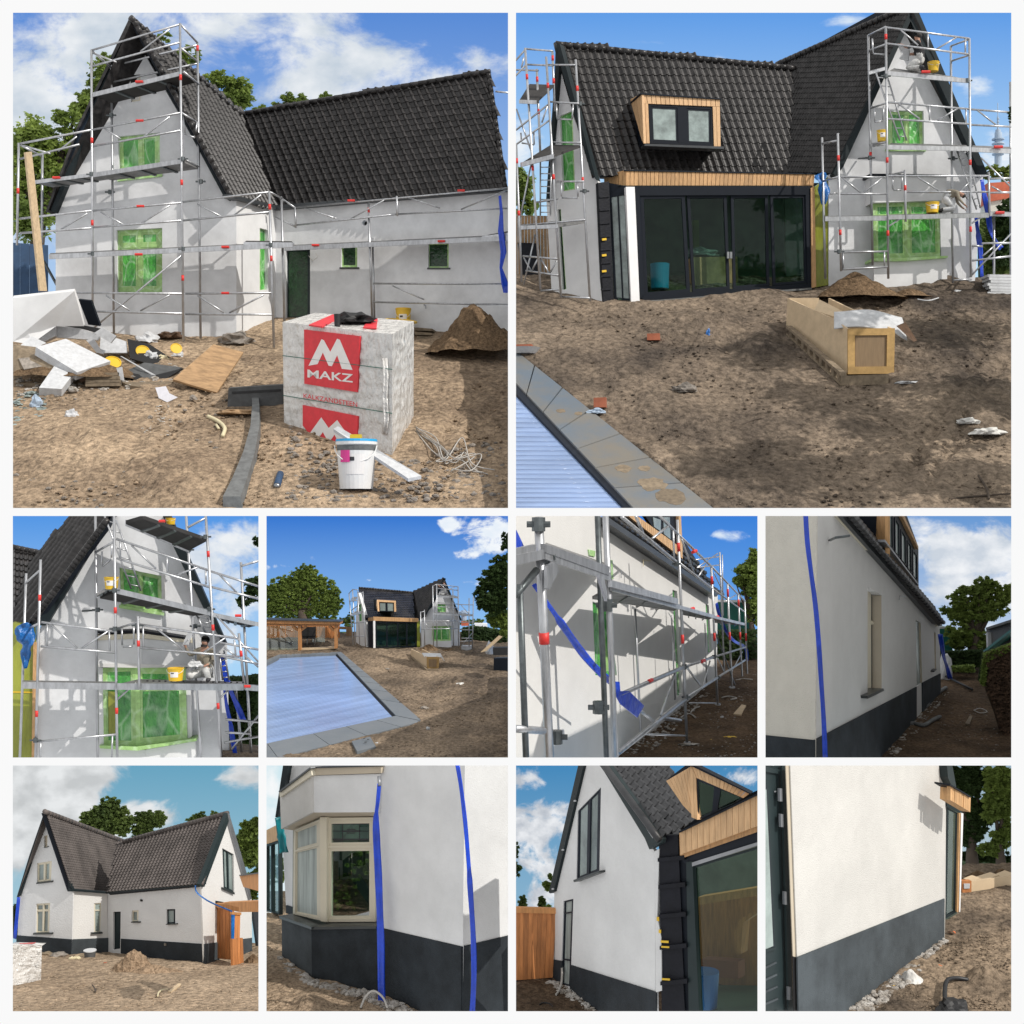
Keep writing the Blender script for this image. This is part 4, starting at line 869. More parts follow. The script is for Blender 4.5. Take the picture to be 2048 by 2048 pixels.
 strip(P, [P.h(f1, u, v, .12) for u, v in ((1452, 1352), (1456, 1420), (1452, 1500), (1458, 1580), (1450, 1640))], .26, 'corner_protector', 'wrap', parent=T, seed=1, twist=.2)
 # yellow buckets behind the pallet
 bucket(P, 1522, 1252, 1255, 58, 88, 'yellow bucket standing behind the wrapped pallet')
 lid(2795, 300, 120, 40, 420, 'yellow', 'wide yellow tub lid behind the right edge of the wrapped pallet', 2.5)
 for k in range(3):
  q = [P.p(1560 + 6 * k, 1235 + 16 * k, 1270 + k * 6), P.p(1630, 1240 + 16 * k, 1265 + k * 6), P.p(1632, 1249 + 16 * k, 1265 + k * 6), P.p(1560 + 6 * k, 1247 + 16 * k, 1270 + k * 6)]
  B().prism(q, Vector((.2, 1.2, 0))).build('timber_batten', 'pallet', label=('topmost', 'middle', 'lowest')[k] + ' of three battens stacked beside the earth mound', cat='batten', group='battens by the earth mound')
 # ---- paint bucket with lath
 bucket(P, 1345, 1845, 1850, 150, 180, 'white paint bucket with blue rim in the foreground', None, 'bucket', lidm=None)
 bk = [o for o in P.objs if o.get('label', '').startswith('white paint bucket')][0]; d = bk.location.y; r = P.m(75, d); hh = P.m(180, d)
 cyl(P, bk.location + Vector((0, 0, hh * .99)), r * 1.06, r * 1.04, hh * .05, 'blue_rim', 'lid_blue', bk); cyl(P, bk.location + Vector((0, 0, hh * .8)), r * .985, r * 1.0, hh * .14, 'grey_band', 'concrete', bk, cap=False)
 b = B(); ks = [R(-135 + i * 8) for i in range(5)]
 for z in (.55, .8):
  for a in ks: b.v.append(bk.location + Vector((math.cos(a), math.sin(a), 0)) * r * 1.01 + Vector((0, 0, z * hh)))
 b.f += [(i, i + 1, 6 + i, 5 + i) for i in range(4)]; b.build('pink_label', 'pink', bk)
 c = bk.location + Vector((0, -r * .2, hh * 1.05)); B().prism([c + Vector((-.25, -.2, 0)), c + Vector((.25, -.2, 0)), c + Vector((.25, .15, 0)), c + Vector((-.25, .15, 0))], Vector((0, 0, .18))).build('sponge', 'yellow', label='yellow sponge on the paint bucket', cat='sponge')
 q = [P.p(1258, 1618, 1800), P.p(1275, 1608, 1800), P.p(1590, 1795, 1890), P.p(1540, 1805, 1905)]; B().prism(q, Vector((0, .05, -.14))).build('lath', 'foam', label='long white lath resting across the paint bucket', cat='lath')
 # ---- earth mound, cables
 heap(P, 1800, 1330, 210, 190, 'heap', 'dark brown mound of earth before the wing wall', peak=(-.05, 0), depth=.8)
 CT = thing('cable_tangle', P.g(1700, 1720), 'tangled grey cables lying beside the wrapped pallet', 'cables')
 for k in range(6):
  rr = random.Random(k); c0 = [(1570, 1640), (1650 + rr.uniform(-20, 40), 1700 + rr.uniform(-30, 30)), (1700 + rr.uniform(-60, 40), 1760), (1760 + rr.uniform(-30, 60), 1730 + rr.uniform(-60, 40)), (1780, 1790 + rr.uniform(-40, 20)), (1700 + rr.uniform(0, 180), 1800)]
  B().tube(curve3([P.g(u, v, .12 + .05 * k) for u, v in c0]), .028, 5).build('strand', 'cable', CT, smooth=True)
 scatter(P, [(40, 1480), (900, 1340), (1900, 1400), (1900, 1900), (40, 1910)], 2600, .025, .13, 'sand', 'small clods of dry sand over the building site', name='sand_clods', cat='sand', seed=22)
# ================================================================== SET 2: garden side with dormer, sliding doors, scaffolded gable, pool edge and crate
def kneeling(P, base, sc, facing, label, top='tshirt_black', legs='workwear', arms='skin', pose='reach'):
 J = {'pelvis': (0, 0, .50, .15), 'spine': (.03, 0, .72, .145), 'chest': (.05, 0, .92, .165), 'neck': (.07, 0, 1.08, .06), 'head': (.10, 0, 1.20, .105), 'crown': (.09, 0, 1.27, .085),
         'hipL': (.02, .11, .46, .10), 'kneeL': (.34, .14, .08, .075), 'ankL': (-.08, .14, .06, .055), 'toeL': (-.22, .14, .04, .045),
         'hipR': (.02, -.11, .46, .10), 'kneeR': (.36, -.14, .10, .075), 'ankR': (-.05, -.14, .06, .055), 'toeR': (-.2, -.14, .04, .045),
         'shL': (.05, .20, .99, .065), 'elL': (.30, .26, .84, .045), 'haL': (.52, .20, .98, .035), 'fiL': (.60, .18, 1.02, .028),
         'shR': (.05, -.20, .99, .065), 'elR': (.26, -.28, .78, .045), 'haR': (.48, -.2, .80, .035), 'fiR': (.56, -.17, .82, .028)}
 if pose == 'reach':                        # sitting back on the heels
  for k in J:
   if k[:3] not in ('kne', 'ank', 'toe'): x, y, z, r_ = J[k]; J[k] = (x - .06, y, z - .17, r_)
 if pose == 'bent':
  J.update({'spine': (.14, 0, .66, .16), 'chest': (.38, 0, .70, .18), 'neck': (.56, 0, .62, .06), 'head': (.66, 0, .54, .1), 'crown': (.72, 0, .49, .085),
                  'shL': (.42, .2, .64, .065), 'elL': (.46, .25, .36, .045), 'haL': (.62, .2, .16, .035), 'fiL': (.7, .18, .1, .028), 'shR': (.42, -.2, .64, .065), 'elR': (.5, -.25, .38, .045), 'haR': (.66, -.2, .2, .035), 'fiR': (.73, -.18, .14, .028)})
 if pose == 'seated':
  J.update({'pelvis': (0, 0, .22, .16), 'spine': (.02, 0, .45, .15), 'chest': (.03, 0, .68, .17), 'neck': (.03, 0, .86, .062), 'head': (.05, 0, .985, .105), 'crown': (.04, 0, 1.06, .09),
                  'hipL': (.06, .11, .2, .105), 'kneeL': (.42, .2, .36, .075), 'ankL': (.30, .24, .07, .06), 'toeL': (.44, .26, .05, .05),
                  'hipR': (.06, -.11, .2, .105), 'kneeR': (.40, -.26, .16, .08), 'ankR': (.08, -.40, .07, .055), 'toeR': (0, -.5, .05, .045),
                  'shL': (.02, .2, .77, .07), 'elL': (.16, .30, .55, .048), 'haL': (.36, .24, .45, .036), 'fiL': (.44, .22, .44, .028),
                  'shR': (.02, -.2, .77, .07), 'elR': (.10, -.40, .64, .048), 'haR': (.2, -.46, .86, .036), 'fiR': (.23, -.46, .94, .028)})
 for k in J: J[k] = (*J[k][:3], J[k][3] * (1.3 if k[:3] in ('pel', 'spi', 'che', 'hip', 'kne') else 1.2 if k[:2] in ('sh', 'el', 'an') else 1.0))
 bones = [('pelvis', 'spine'), ('spine', 'chest'), ('chest', 'neck'), ('neck', 'head'), ('head', 'crown')]
 for s in 'LR': bones += [('pelvis', 'hip' + s), ('hip' + s, 'knee' + s), ('knee' + s, 'ank' + s), ('ank' + s, 'toe' + s), ('chest', 'sh' + s), ('sh' + s, 'el' + s), ('el' + s, 'ha' + s), ('ha' + s, 'fi' + s)]
 mt = {'spine': top, 'chest': top, 'neck': 'skin', 'head': 'skin', 'crown': 'hair'}
 for s in 'LR': mt.update({'hip' + s: legs, 'knee' + s: legs, 'ank' + s: legs, 'toe' + s: 'print_dark', 'sh' + s: top, 'el' + s: top if arms == 'skin' else arms, 'ha' + s: arms, 'fi' + s: 'skin'})
 o, rot = person(P, base, sc, J, bones, label, mt, facing)
 # hair cap, face and fingers
 hd = Vector(J['head'][:3]); up = (Vector(J['crown'][:3]) - hd).normalized(); fw = Vector((1, 0, 0)); fw = (fw - up * fw.dot(up)).normalized() if pose != 'bent' else Vector((.4, 0, -.9))
 bm = bmesh.new(); bmesh.ops.create_icosphere(bm, subdivisions=2, radius=1); vs = []
 for v in bm.verts:
  k = Vector((v.co.x * .122 - .025, v.co.y * .118, v.co.z * .115 + .065)); vs.append(k)
 keep = [f for f in bm.faces if not (f.calc_center_median().x > .25 and f.calc_center_median().z < .55) and f.calc_center_median().z > -.75]
 sd = up.cross(fw); M3 = Matrix((fw, sd, up)).transposed(); bm.verts.index_update()
 hv = [o.location + rot @ (hd + M3 @ v) * sc for v in vs]; mk('hair', hv, [[v.index for v in f.verts] for f in keep], 'hair', o, smooth=True); bm.free()
 if pose == 'seated':
  b = B()
  for f in range(9):
   a = R(-70 + f * 17.5); b.v += [o.location + rot @ (hd + M3 @ Vector((.108 * math.cos(a) - .0, .096 * math.sin(a), z))) * sc for z in (-.125, -.062)]
  b.f += [(2 * i, 2 * i + 2, 2 * i + 3, 2 * i + 1) for i in range(8)]; b.build('beard', 'hair', o, smooth=True)
  for s in (-1, 1): B().add(*rock(o.location + rot @ (hd + M3 @ Vector((.10, .036 * s, -.0 + .02))) * sc, .008 * sc, 2)).build('eye', 'hair', o)
  B().add(*rock(o.location + rot @ (hd + M3 @ Vector((.115, 0, -.005))) * sc, .018 * sc, 4, 1.3)).build('nose', 'skin', o, smooth=True)
 for s in 'LR':
  e = Vector(J['fi' + s][:3]); h_ = Vector(J['ha' + s][:3]); t = (e - h_).normalized(); sdv = t.cross(Vector((0, 0, 1))).normalized(); b = B()
  for k in range(4):
   r0 = e + sdv * (k - 1.5) * .02; ln = (.07, .085, .08, .06)[k]; b.tube([o.location + rot @ q * sc for q in (r0 - t * .02, r0 + t * ln * .55, r0 + t * ln * .8 - Vector((0, 0, .03)))], .0095 * sc, 5)
  r0 = h_ + t * .01; b.tube([o.location + rot @ q * sc for q in (r0, r0 + sdv * .045 + t * .03, r0 + sdv * .05 + t * .06)], .0105 * sc, 5); b.build('fingers', 'skin', o, smooth=True)
 return o, rot
def set_2():
 global CUR
 P = CUR = Panel(1024, 0, .53002, (1032, 25.5, 2022.5, 1016), (1917, 56), (1135, 78)); PANELS.append(P)
 skymat('sky_2', (.12, .34, .80), (.52, .76, .95), cloud=(.88, .92, .96), shade=(.72, .82, .92), blobs=[(.47, .88, .22, .06, .2), (.67, .985, .12, .05, .25), (.02, .72, .16, .14, .25), (.93, .86, .1, .05, .25), (.98, .7, .2, .22, .28), (.3, .93, .2, .05, .12)], thr=.66, soft=.2, scale=(3.5, 9), seed=3, hor=.55)
 sky(P, 102, 'sky_2')
 ground(P, 1040, 'soil', amp=.2, sc=.3, nu=200, nv=140, bumps=[(700, 1230, 230, 60, .5), (930, 1310, 140, 50, .5), (1650, 1500, 300, 140, .25), (560, 1720, 250, 80, .25), (1650, 1075, 200, 25, .35)], ruts=[(1880, 1250, 1480, 1900, 26, .22), (1500, 1180, 700, 1290, 22, .16), (1890, 1560, 1100, 1880, 26, .16)], pits=[[(-30, 1290), (770, 1935), (760, 2050), (-30, 2050)]])
 H = thing('house', P.g(500, 1135), 'house with timber dormer and wide black sliding doors above a pool edge', 'house', 'the house under construction')
 # left end wall
 E = P.wall((345, 1140), (150, 1092)); e1 = [(180, 438), (228, 418), (238, 715), (192, 722)]; e2 = [(172, 790), (184, 788), (205, 1090), (190, 1095)]
 wallpoly(P, E, [(150, 1110), (130, 760), (165, 300), (178, 245), (232, 440), (318, 660), (325, 690), (347, 1145), (330, 1145)], [e1, e2], .3, 'end_wall', 'plaster_raw', H)
 window(P, E, e1, H, recess=.12, fm='film_frame', film='film', mull=(), sash=0, fw=.08); window(P, E, e2, H, recess=.12, fm='film_frame', film='film_dark', sash=0, fw=.1)
 slab(P, E, [(165, 165), (180, 230), (135, 760), (128, 760), (160, 300)], 0, .3, 'barge_board', 'barge', H); slab(P, E, [(168, 170), (180, 165), (312, 660), (318, 680), (298, 650), (182, 245)], 0, .45, 'barge_board', 'barge', H)
 # bitumen strip and sliding door front
 Bt = P.wall((345, 1140), (400, 1128)); bt = slab(P, Bt, [(325, 690), (366, 684), (384, 1132), (345, 1140)], -.2, .05, 'bitumen_pier', 'bitumen', H)
 for i in range(8): slab(P, Bt, [(330 + i, 740 + i * 50), (368 + i, 737 + i * 50), (369 + i, 743 + i * 50), (331 + i, 746 + i * 50)], .05, .12, 'bitumen_lap', 'bitumen', bt)
 for i, v in enumerate((1000, 1015, 1075)): slab(P, Bt, [(340, 900 + i * 60), (356, 898 + i * 60), (357, 906 + i * 60), (341, 908 + i * 60)], .12, .16, 'tape_tab', 'yellow', bt)
 Lg = P.wall((384, 1131), (452, 1138)); slab(P, Lg, [(364, 690), (432, 702), (433, 728), (366, 736)], -.1, .0, 'side_head', 'anthracite', H); window(P, Lg, [(366, 736), (432, 726), (450, 1136), (386, 1130)], H, recess=0, fw=.13, mull=(.5,), mw=.08, fm='anthracite', pm='grey_green', sash=0, back=None, name='side_glazing')
 Dp = P.wall((465, 1138), (1132, 1085)); pf = slab(P, Dp, [(430, 705), (463, 705), (482, 1138), (450, 1140)], -.3, .12, 'corner_post', 'white_paint', H)
 slab(P, Dp, [(464, 702), (1132, 702), (1132, 735), (466, 738)], -.2, .02, 'door_head', 'anthracite', H); slab(P, Dp, [(490, 1115), (1132, 1068), (1132, 1085), (492, 1135)], -.2, .02, 'door_threshold', 'anthracite', H)
 slab(P, Dp, [(464, 738), (482, 738), (500, 1116), (484, 1128)], -.2, .02, 'door_jamb', 'anthracite', H); slab(P, Dp, [(1108, 735), (1132, 735), (1132, 1068), (1115, 1070)], -.2, .02, 'door_jamb', 'anthracite', H)
 xs = [(484, 500, 650, 672), (660, 682, 800, 815), (826, 835, 960, 975), (975, 985, 1100, 1115)]
 for k, (a, b_, c_, d_) in enumerate(xs):
  f = lambda u: 1116 - (u - 500) * .0785
  dl = [(a, 738), ((652, 810, 965, 1108)[k], 736), ((672, 822, 972, 1115)[k], f((672, 822, 972, 1115)[k])), (b_, f(b_))]
  q = dl; w = window(P, Dp, q, H, recess=.06 + .06 * (k in (1, 2)), fw=.075, fm='anthracite', pm='glass', sash=0, back=None, name='sliding_door')
  if k in (1, 2):
   u = (817, 828)[k - 1]; slab(P, Dp, [(u - 5, 950), (u + 3, 950), (u + 3, 975), (u - 5, 975)], 0, .12, 'handle', 'steel', w)
 slab(P, Dp, [(480, 1137), (1132, 1085), (1132, 1092), (480, 1144)], -.3, .12, 'sill_strip', 'concrete', H)
 # room behind the glass
 rm = slab(P, Dp, [(380, 690), (1170, 690), (1170, 1010), (380, 1050)], -5.2, -5, 'room_back_wall', 'interior', H)
 fl = [P.h(Dp, 400, 1130, -.25), P.h(Dp, 1132, 1082, -.25), P.h(Dp, 1170, 1000, -5), P.h(Dp, 380, 1040, -5)]; mk('room_floor', fl, [(0, 1, 2, 3)], 'interior_floor', H)
 mk('room_ceiling', [P.h(Dp, 400, 700, -.25), P.h(Dp, 1132, 700, -.25), P.h(Dp, 1170, 690, -5), P.h(Dp, 380, 690, -5)], [(0, 1, 2, 3)], 'interior', H)
 slab(P, Dp, [(1030, 740), (1100, 740), (1098, 1040), (1035, 1045)], -3.2, -3, 'inner_wall', 'interior_wall', H); slab(P, Dp, [(685, 830), (705, 830), (707, 960), (690, 962)], -4.2, -4, 'inner_window', 'leaf_light', H)
 o = slab(P, Dp, [(680, 970), (850, 968), (855, 1075), (680, 1088)], -2.4, -1.4, 'storage_box', 'plywood', label='brown box standing inside behind the sliding doors', cat='box')
 cyl(P, P.h(Dp, 558, 1090, -1.0), .5, .55, 1.4, 'tub', 'lid_blue', label='blue tub standing inside behind the left sliding door', cat='tub')
 crumple(P, P.h(Dp, 720, 968, -1.9), .9, .5, .35, 'grey_green', 'crumpled pale sheet on the brown box indoors', 'sheet', 'crumpled_sheet', 3)
 # fascia
 Fp = P.wall((430, 1128), (1142, 1075)); fa = slab(P, Fp, [(430, 640), (1142, 655), (1138, 708), (430, 704)], -.35, -.02, 'fascia', 'cladding', H)
 planks(P, Fp, [(430, 642), (1142, 656), (1136, 706), (430, 702)], 46, -.02, .06, 'cladding', fa, gap=.12)
 Fs = P.wall((430, 1128), (345, 1100)); planks(P, Fs, [(430, 642), (346, 660), (348, 718), (430, 702)], 6, -.05, .05, 'cladding', fa, gap=.1)
 slab(P, Fp, [(425, 640), (1145, 653), (1145, 658), (425, 645)], -.4, .12, 'fascia_trim', 'anthracite', fa)
 # roof
 GR = P.pl3((1505, 36, 80), (1216, 655, 80), (1005, 245, 86)); MR = P.pl3((315, 662, 78.2), (1040, 650, P.h(GR, 1040, 650).y), (1065, 258, P.h(GR, 1065, 258).y)); mp = [(168, 165), (1065, 258), (1042, 648), (315, 662)]
 rf = slab(P, MR, mp, -.3, -.05, 'main_roof', 'anthracite', H)
 dor = [(440, 372), (490, 350), (785, 372), (790, 552), (495, 545)]
 roof(P, MR, [(160, 160), (1100, 262), (1075, 655), (312, 668)], (313, 666), (1042, 655), (168, 165), 27, 17, 'tile', rf, limit=300, base=False, amp=.36)
 ridge(P, (P.h(MR, 166, 166, .08), P.h(MR, 1066, 258, .08)), .17, 'tile', rf, 30); ridge(P, (P.h(MR, 312, 668, .05), P.h(MR, 166, 166, .05)), .15, 'tile', rf, 17, name='verge_tile')
 mk('back_roof', [P.h(MR, 168, 168), P.h(MR, 1065, 262), P.h(MR, 1065, 262) + Vector((0, 6, -6)), P.h(MR, 168, 168) + Vector((0, 6, -6))], [(0, 1, 2, 3)], 'tile', H)
 gp = [(1505, 20), (1385, 40), (1005, 245), (1065, 258), (1040, 650), (1218, 655)]
 rf2 = slab(P, GR, gp, -.3, -.05, 'gable_roof', 'anthracite', H)
 roof(P, GR, [(1512, 10), (1000, 243), (1035, 260), (1008, 655), (1222, 660)], (1218, 655), (1040, 650), (1505, 36), 17, 30, 'tile', rf2, limit=180, base=False, amp=.34)
 ridge(P, (P.h(GR, 1505, 20, .08), P.h(GR, 1000, 243, .08)), .17, 'tile', rf2, 26)
 ap = P.h(GR, 1508, 30); rb = P.h(GR, 1005, 245) - ap
 # gable
 G = P.wall((1195, 1080), (1752, 1055)); w1 = [(1416, 416), (1553, 418), (1555, 562), (1420, 562)]
 w2 = [(1362, 765), (1612, 765), (1616, 968), (1366, 975)]
 wallpoly(P, G, [(1195, 1110), (1195, 660), (1240, 630), (1500, 62), (1570, 215), (1778, 660), (1745, 1085)], [w1], .35, 'gable_wall', 'plaster_grey', H)
 er = P.h(G, 1790, 655, .3); mk('far_roof', [ap, er, er + rb, ap + rb], [(0, 1, 2, 3)], 'tile', H)
 window(P, G, w1, H, recess=.2, mull=(.52,), fm='film_frame', film='film', sash=.04, sill=(.06, .05, .15, 'film_frame'))
 slab(P, G, [(1500, 40), (1512, 62), (1250, 630), (1222, 665), (1212, 655)], -.1, .6, 'barge_board', 'barge', H); slab(P, G, [(1506, 30), (1535, 45), (1795, 655), (1772, 662), (1500, 70)], -.1, .6, 'barge_board', 'barge', H)
 # bay window: three-sided box standing proud
 by = thing_part('bay_window', H); c = 1.0
 slab(P, G, [(1356, 662), (1640, 665), (1640, 755), (1358, 765)], 0, c, 'bay_fascia', 'plaster_raw', by); slab(P, G, [(1350, 655), (1645, 658), (1645, 666), (1350, 664)], 0, c + .12, 'bay_roof_edge', 'anthracite', by)
 window(P, G, [(1362, 765), (1490, 762), (1492, 972), (1366, 975)], by, recess=-.7, fm='film_frame', film='film', trans=(.26,), sash=.05, depth=.1, name='bay_light'); window(P, G, [(1490, 762), (1612, 765), (1616, 968), (1492, 972)], by, recess=-.7, fm='film_frame', film='film', sash=.06, trans=(.26,), depth=.1, name='bay_light')
 slab(P, G, [(1360, 975), (1495, 972), (1645, 965), (1645, 972), (1495, 984), (1360, 985)], 0, c + .15, 'bay_sill', 'film_frame', by)
 slab(P, G, [(1366, 985), (1495, 984), (1642, 972), (1642, 1085), (1490, 1090), (1366, 1080)], 0, c * .85, 'bay_base', 'plaster_raw', by)
 # film covered strip between doors and gable
 slab(P, Dp, [(1142, 705), (1190, 668), (1195, 1075), (1142, 1085)], -.35, -.05, 'film_drape', 'film_yellow', H); slab(P, Dp, [(1128, 708), (1142, 708), (1148, 1082), (1132, 1086)], -.2, .1, 'timber_post', 'cladding', H)
 # dormer
 dm = thing_part('dormer', H); DF = P.wallD(490, 78.6, 785, 79.6)
 slab(P, DF, [(488, 352), (786, 373), (786, 552), (497, 542)], -1.6, -.1, 'dormer_body', 'anthracite', dm)
 planks(P, DF, [(490, 355), (785, 375), (785, 402), (494, 390)], 17, -.1, .06, 'cladding_pale', dm, gap=.12)
 planks(P, DF, [(490, 388), (514, 390), (520, 541), (497, 540)], 2, -.1, .05, 'cladding_pale', dm, gap=.1); planks(P, DF, [(757, 402), (785, 402), (788, 552), (762, 552)], 2, -.1, .05, 'cladding_pale', dm, gap=.1)
 DC = P.wallD(490, 78.6, 443, 80.6); planks(P, DC, [(490, 352), (445, 375), (490, 530), (497, 541)], 4, -.1, .04, 'cladding_pale', dm, gap=.1)
 window(P, DF, [(514, 392), (758, 405), (760, 552), (520, 541)], dm, recess=.0, fw=.035, mull=(.52,), mw=.14, fm='anthracite', pm='grey_green', sash=.03, depth=.1)
 slab(P, DF, [(484, 350), (790, 371), (790, 376), (484, 356)], -1.7, .14, 'dormer_roof_edge', 'anthracite', dm); slab(P, DF, [(500, 542), (800, 553), (800, 562), (500, 550)], -.3, .35, 'lead_apron', 'gutter', dm)
 # ---- scaffold at the gable
 def Z(x, y): return (1124.5 + .5663 * x, 37.7 + .5663 * y)
 S = Scaf(P, G, P.g(1415, 1060), 'aluminium scaffold tower with three decks before the green bay window gable', r=.068)
 F_, K_ = 2.8, 1.3
 S.pole(Z(388, 168), Z(418, 1700), K_, (.52,)); S.pole(Z(505, 112), Z(522, 1790), F_, (.04, .53, .82)); S.pole(Z(1062, 190), Z(1072, 1780), F_, (.52, .8)); S.pole(Z(938, 240), Z(952, 1820), K_)
 S.pole(Z(80, 850), Z(102, 1790), K_); S.pole(Z(185, 822), Z(208, 1740), F_, (.18, .72)); S.pole(Z(632, 1065), Z(638, 1410), F_ + .1, (.35,)); S.pole(Z(1190, 1080), Z(1196, 1370), F_)
 S.pole(Z(1335, 480), Z(1338, 1800), 1.5); S.pole(Z(1225, 1360), Z(1226, 1790), 1.5)
 zr = lambda l, off: [S.rail(Z(*a), Z(*b), off) for a, b in l]
 zr([((505, 115), (1060, 190)), ((510, 222), (1055, 295)), ((515, 615), (1062, 660)), ((520, 725), (1062, 760)), ((1070, 662), (1340, 682)), ((1070, 765), (1340, 778)), ((195, 1112), (505, 1115)), ((200, 1225), (512, 1225)), ((520, 1105), (1190, 1105)),
  ((640, 1212), (1190, 1212)), ((205, 1615), (515, 1608)), ((218, 1728), (515, 1712)), ((1200, 1125), (1340, 1120)), ((1200, 1218), (1340, 1215)), ((1145, 1555), (1340, 1552)), ((1080, 1670), (1340, 1640)), ((1075, 1570), (1150, 1575)), ((960, 1800), (1075, 1795))], F_)
 for a, b in (((388, 170), (505, 112)), ((395, 270), (505, 228)), ((400, 655), (510, 620)), ((80, 890), (188, 870)), ((85, 1140), (190, 1112)), ((940, 240), (1062, 195)), ((945, 340), (1062, 300)), ((520, 1105), (632, 1075)), ((400, 900), (512, 880))): S.rail(Z(*a), Z(*b), K_, off2=F_)
 for l, of in (([((595, 125), (720, 235)), ((845, 260), (980, 180)), ((785, 155), (787, 248)), ((1035, 192), (1035, 285)), ((590, 625), (730, 725)), ((850, 735), (985, 655)), ((795, 640), (797, 738)), ((1040, 660), (1040, 755)), ((1115, 668), (1245, 770)), ((220, 1120), (340, 1220)),
     ((360, 1215), (480, 1120)), ((715, 1112), (860, 1205)), ((1000, 1208), (1060, 1150)), ((1210, 1175), (1290, 1220)), ((1065, 1780), (1340, 1490)), ((1140, 985), (1340, 1180)), ((1150, 1640), (1230, 1570)), ((520, 1445), (615, 1380)), ((1072, 1425), (1160, 1370)), ((220, 1620), (222, 1725)), ((495, 1612), (496, 1705))], F_),
                  ([((430, 660), (432, 740)), ((432, 745), (485, 740)), ((487, 735), (490, 640)), ((550, 1105), (552, 1195)), ((555, 1200), (608, 1200)), ((612, 1195), (612, 1095)), ((135, 1225), (180, 1220)), ((415, 190), (420, 290)), ((425, 292), (495, 296))], 2.0)):
  for a, b in l: S.brace(Z(*a), Z(*b), of)
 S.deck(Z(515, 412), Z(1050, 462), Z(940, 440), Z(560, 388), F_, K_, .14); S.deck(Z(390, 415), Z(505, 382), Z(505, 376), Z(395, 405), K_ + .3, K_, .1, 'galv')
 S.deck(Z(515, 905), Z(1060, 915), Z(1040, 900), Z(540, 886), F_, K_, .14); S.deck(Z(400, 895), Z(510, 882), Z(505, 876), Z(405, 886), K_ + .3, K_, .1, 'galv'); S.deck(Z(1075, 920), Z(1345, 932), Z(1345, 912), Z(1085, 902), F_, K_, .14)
 S.deck(Z(100, 1382), Z(520, 1378), Z(520, 1368), Z(105, 1372), F_, K_, .14); S.deck(Z(520, 1372), Z(1190, 1358), Z(1190, 1350), Z(525, 1362), F_ + .1, K_, .14); S.deck(Z(1195, 1352), Z(1345, 1355), Z(1345, 1345), Z(1195, 1342), F_, K_, .12)
 S.ladder(Z(440, 420), Z(600, 870), Z(510, 430), Z(645, 870), 2.0, 8); S.ladder(Z(975, 925), Z(1110, 1330), Z(1045, 925), Z(1135, 1320), 2.0, 9)
 for x, y, o in ((400, 985, K_), (952, 990, K_), (1048, 470, F_), (505, 440, F_), (195, 1610, F_)): S.coupler(*Z(x, y), o)
 for x, y in ((772, 412), (1255, 912), (1265, 1350)):
  c = P.h(G, *Z(x, y), F_ + .15); B().tube([c - Vector((.24, 0, 0)), c + Vector((.24, 0, 0))], .08, 8).build('tape_band', 'red', S.t)
 S.tube('tie_bar', (*Z(325, 990), .1), (*Z(400, 985), K_), .7, 'galv_dark')
 bucket(P, *Z(478, 876), 1070, 60 * .62, 66 * .62, 'yellow bucket on the middle scaffold deck before the gable window', d=78.6); bucket(P, *Z(822, 410), 1070, 72 * .6, 58 * .6, 'yellow bucket beside the kneeling worker on the top deck', d=78.8, lab=False); bucket(P, *Z(815, 1352), 1070, 86 * .58, 66 * .58, 'yellow bucket on the lower deck before the bay window', d=78.4)
 bucket(P, *Z(520, 1822), 1078, 34, 16, 'yellow bucket almost hidden behind the sand pile', lab=False)
 b0 = P.h(G, *Z(722, 402), 2.0); kneeling(P, b0, 1.8, R(150), 'person in black t-shirt kneeling on the top deck, plastering the gable')
 tw = P.h(G, *Z(628, 290), 1.6); B().prism([tw + Vector(x) for x in ((-.28, 0, -.3), (.2, 0, -.4), (.3, 0, .3), (-.1, 0, .35))], Vector((.08, .1, 0))).build('trowel', 'foam', label='white plastering board held by the kneeling worker', cat='trowel')
 b0 = P.h(G, *Z(895, 1345), 2.4); kneeling(P, b0, 1.55, R(-15), 'person in grey jumper and white trousers bending down on the lower deck', top='khaki', legs='workwear_pale', arms='khaki', pose='bent')
 # blue tarp and straps
 strip(P, curve3([P.h(Dp, u, v, 1.2) for u, v in ((1160, 655), (1172, 690), (1178, 730), (1176, 772))], 4), [.5, .8, 1.0, .9, 1.0, .9, .8, .7, .6, .5, .5, .4, .25], 'tarp', 'tarp', 'blue tarpaulin bundle tied beside the sliding doors', 'tarpaulin', seed=3, twist=.9)
 strip(P, curve3([P.h(G, *Z(x, y), 1.0) for x, y in ((1145, 1130), (1160, 1230), (1185, 1340), (1200, 1450), (1235, 1540), (1275, 1590))], 4), .32, 'plastic_strap', 'strap_blue', 'blue plastic strip slanting between the right scaffold poles', 'plastic strip', seed=4)
 strip(P, curve3([P.h(G, *Z(x, y), .9) for x, y in ((1105, 1370), (1118, 1480), (1135, 1600), (1145, 1780))], 4), [.2] * 5 + [.3] * 8, 'plastic_strap', 'strap_blue', 'blue plastic strip hanging at the right corner of the gable', 'plastic strip', seed=6)
 # ---- left scaffold
 def Y(x, y): return (11.3 + .5469 * x, 113.2 + .5469 * y)
 S = Scaf(P, E, P.g(100, 1100), 'aluminium scaffold tower standing at the left end wall', r=.065)
 for a, b, o in (((70, 125), (175, 1790), 2.2), ((215, 185), (318, 1850), 2.0), ((418, 205), (518, 1870), .9), ((258, 145), (275, 560), .8), ((8, 790), (45, 1740), 2.6), ((150, 270), (175, 860), 1.4)): S.pole(Y(*a), Y(*b), o, (.12, .5))
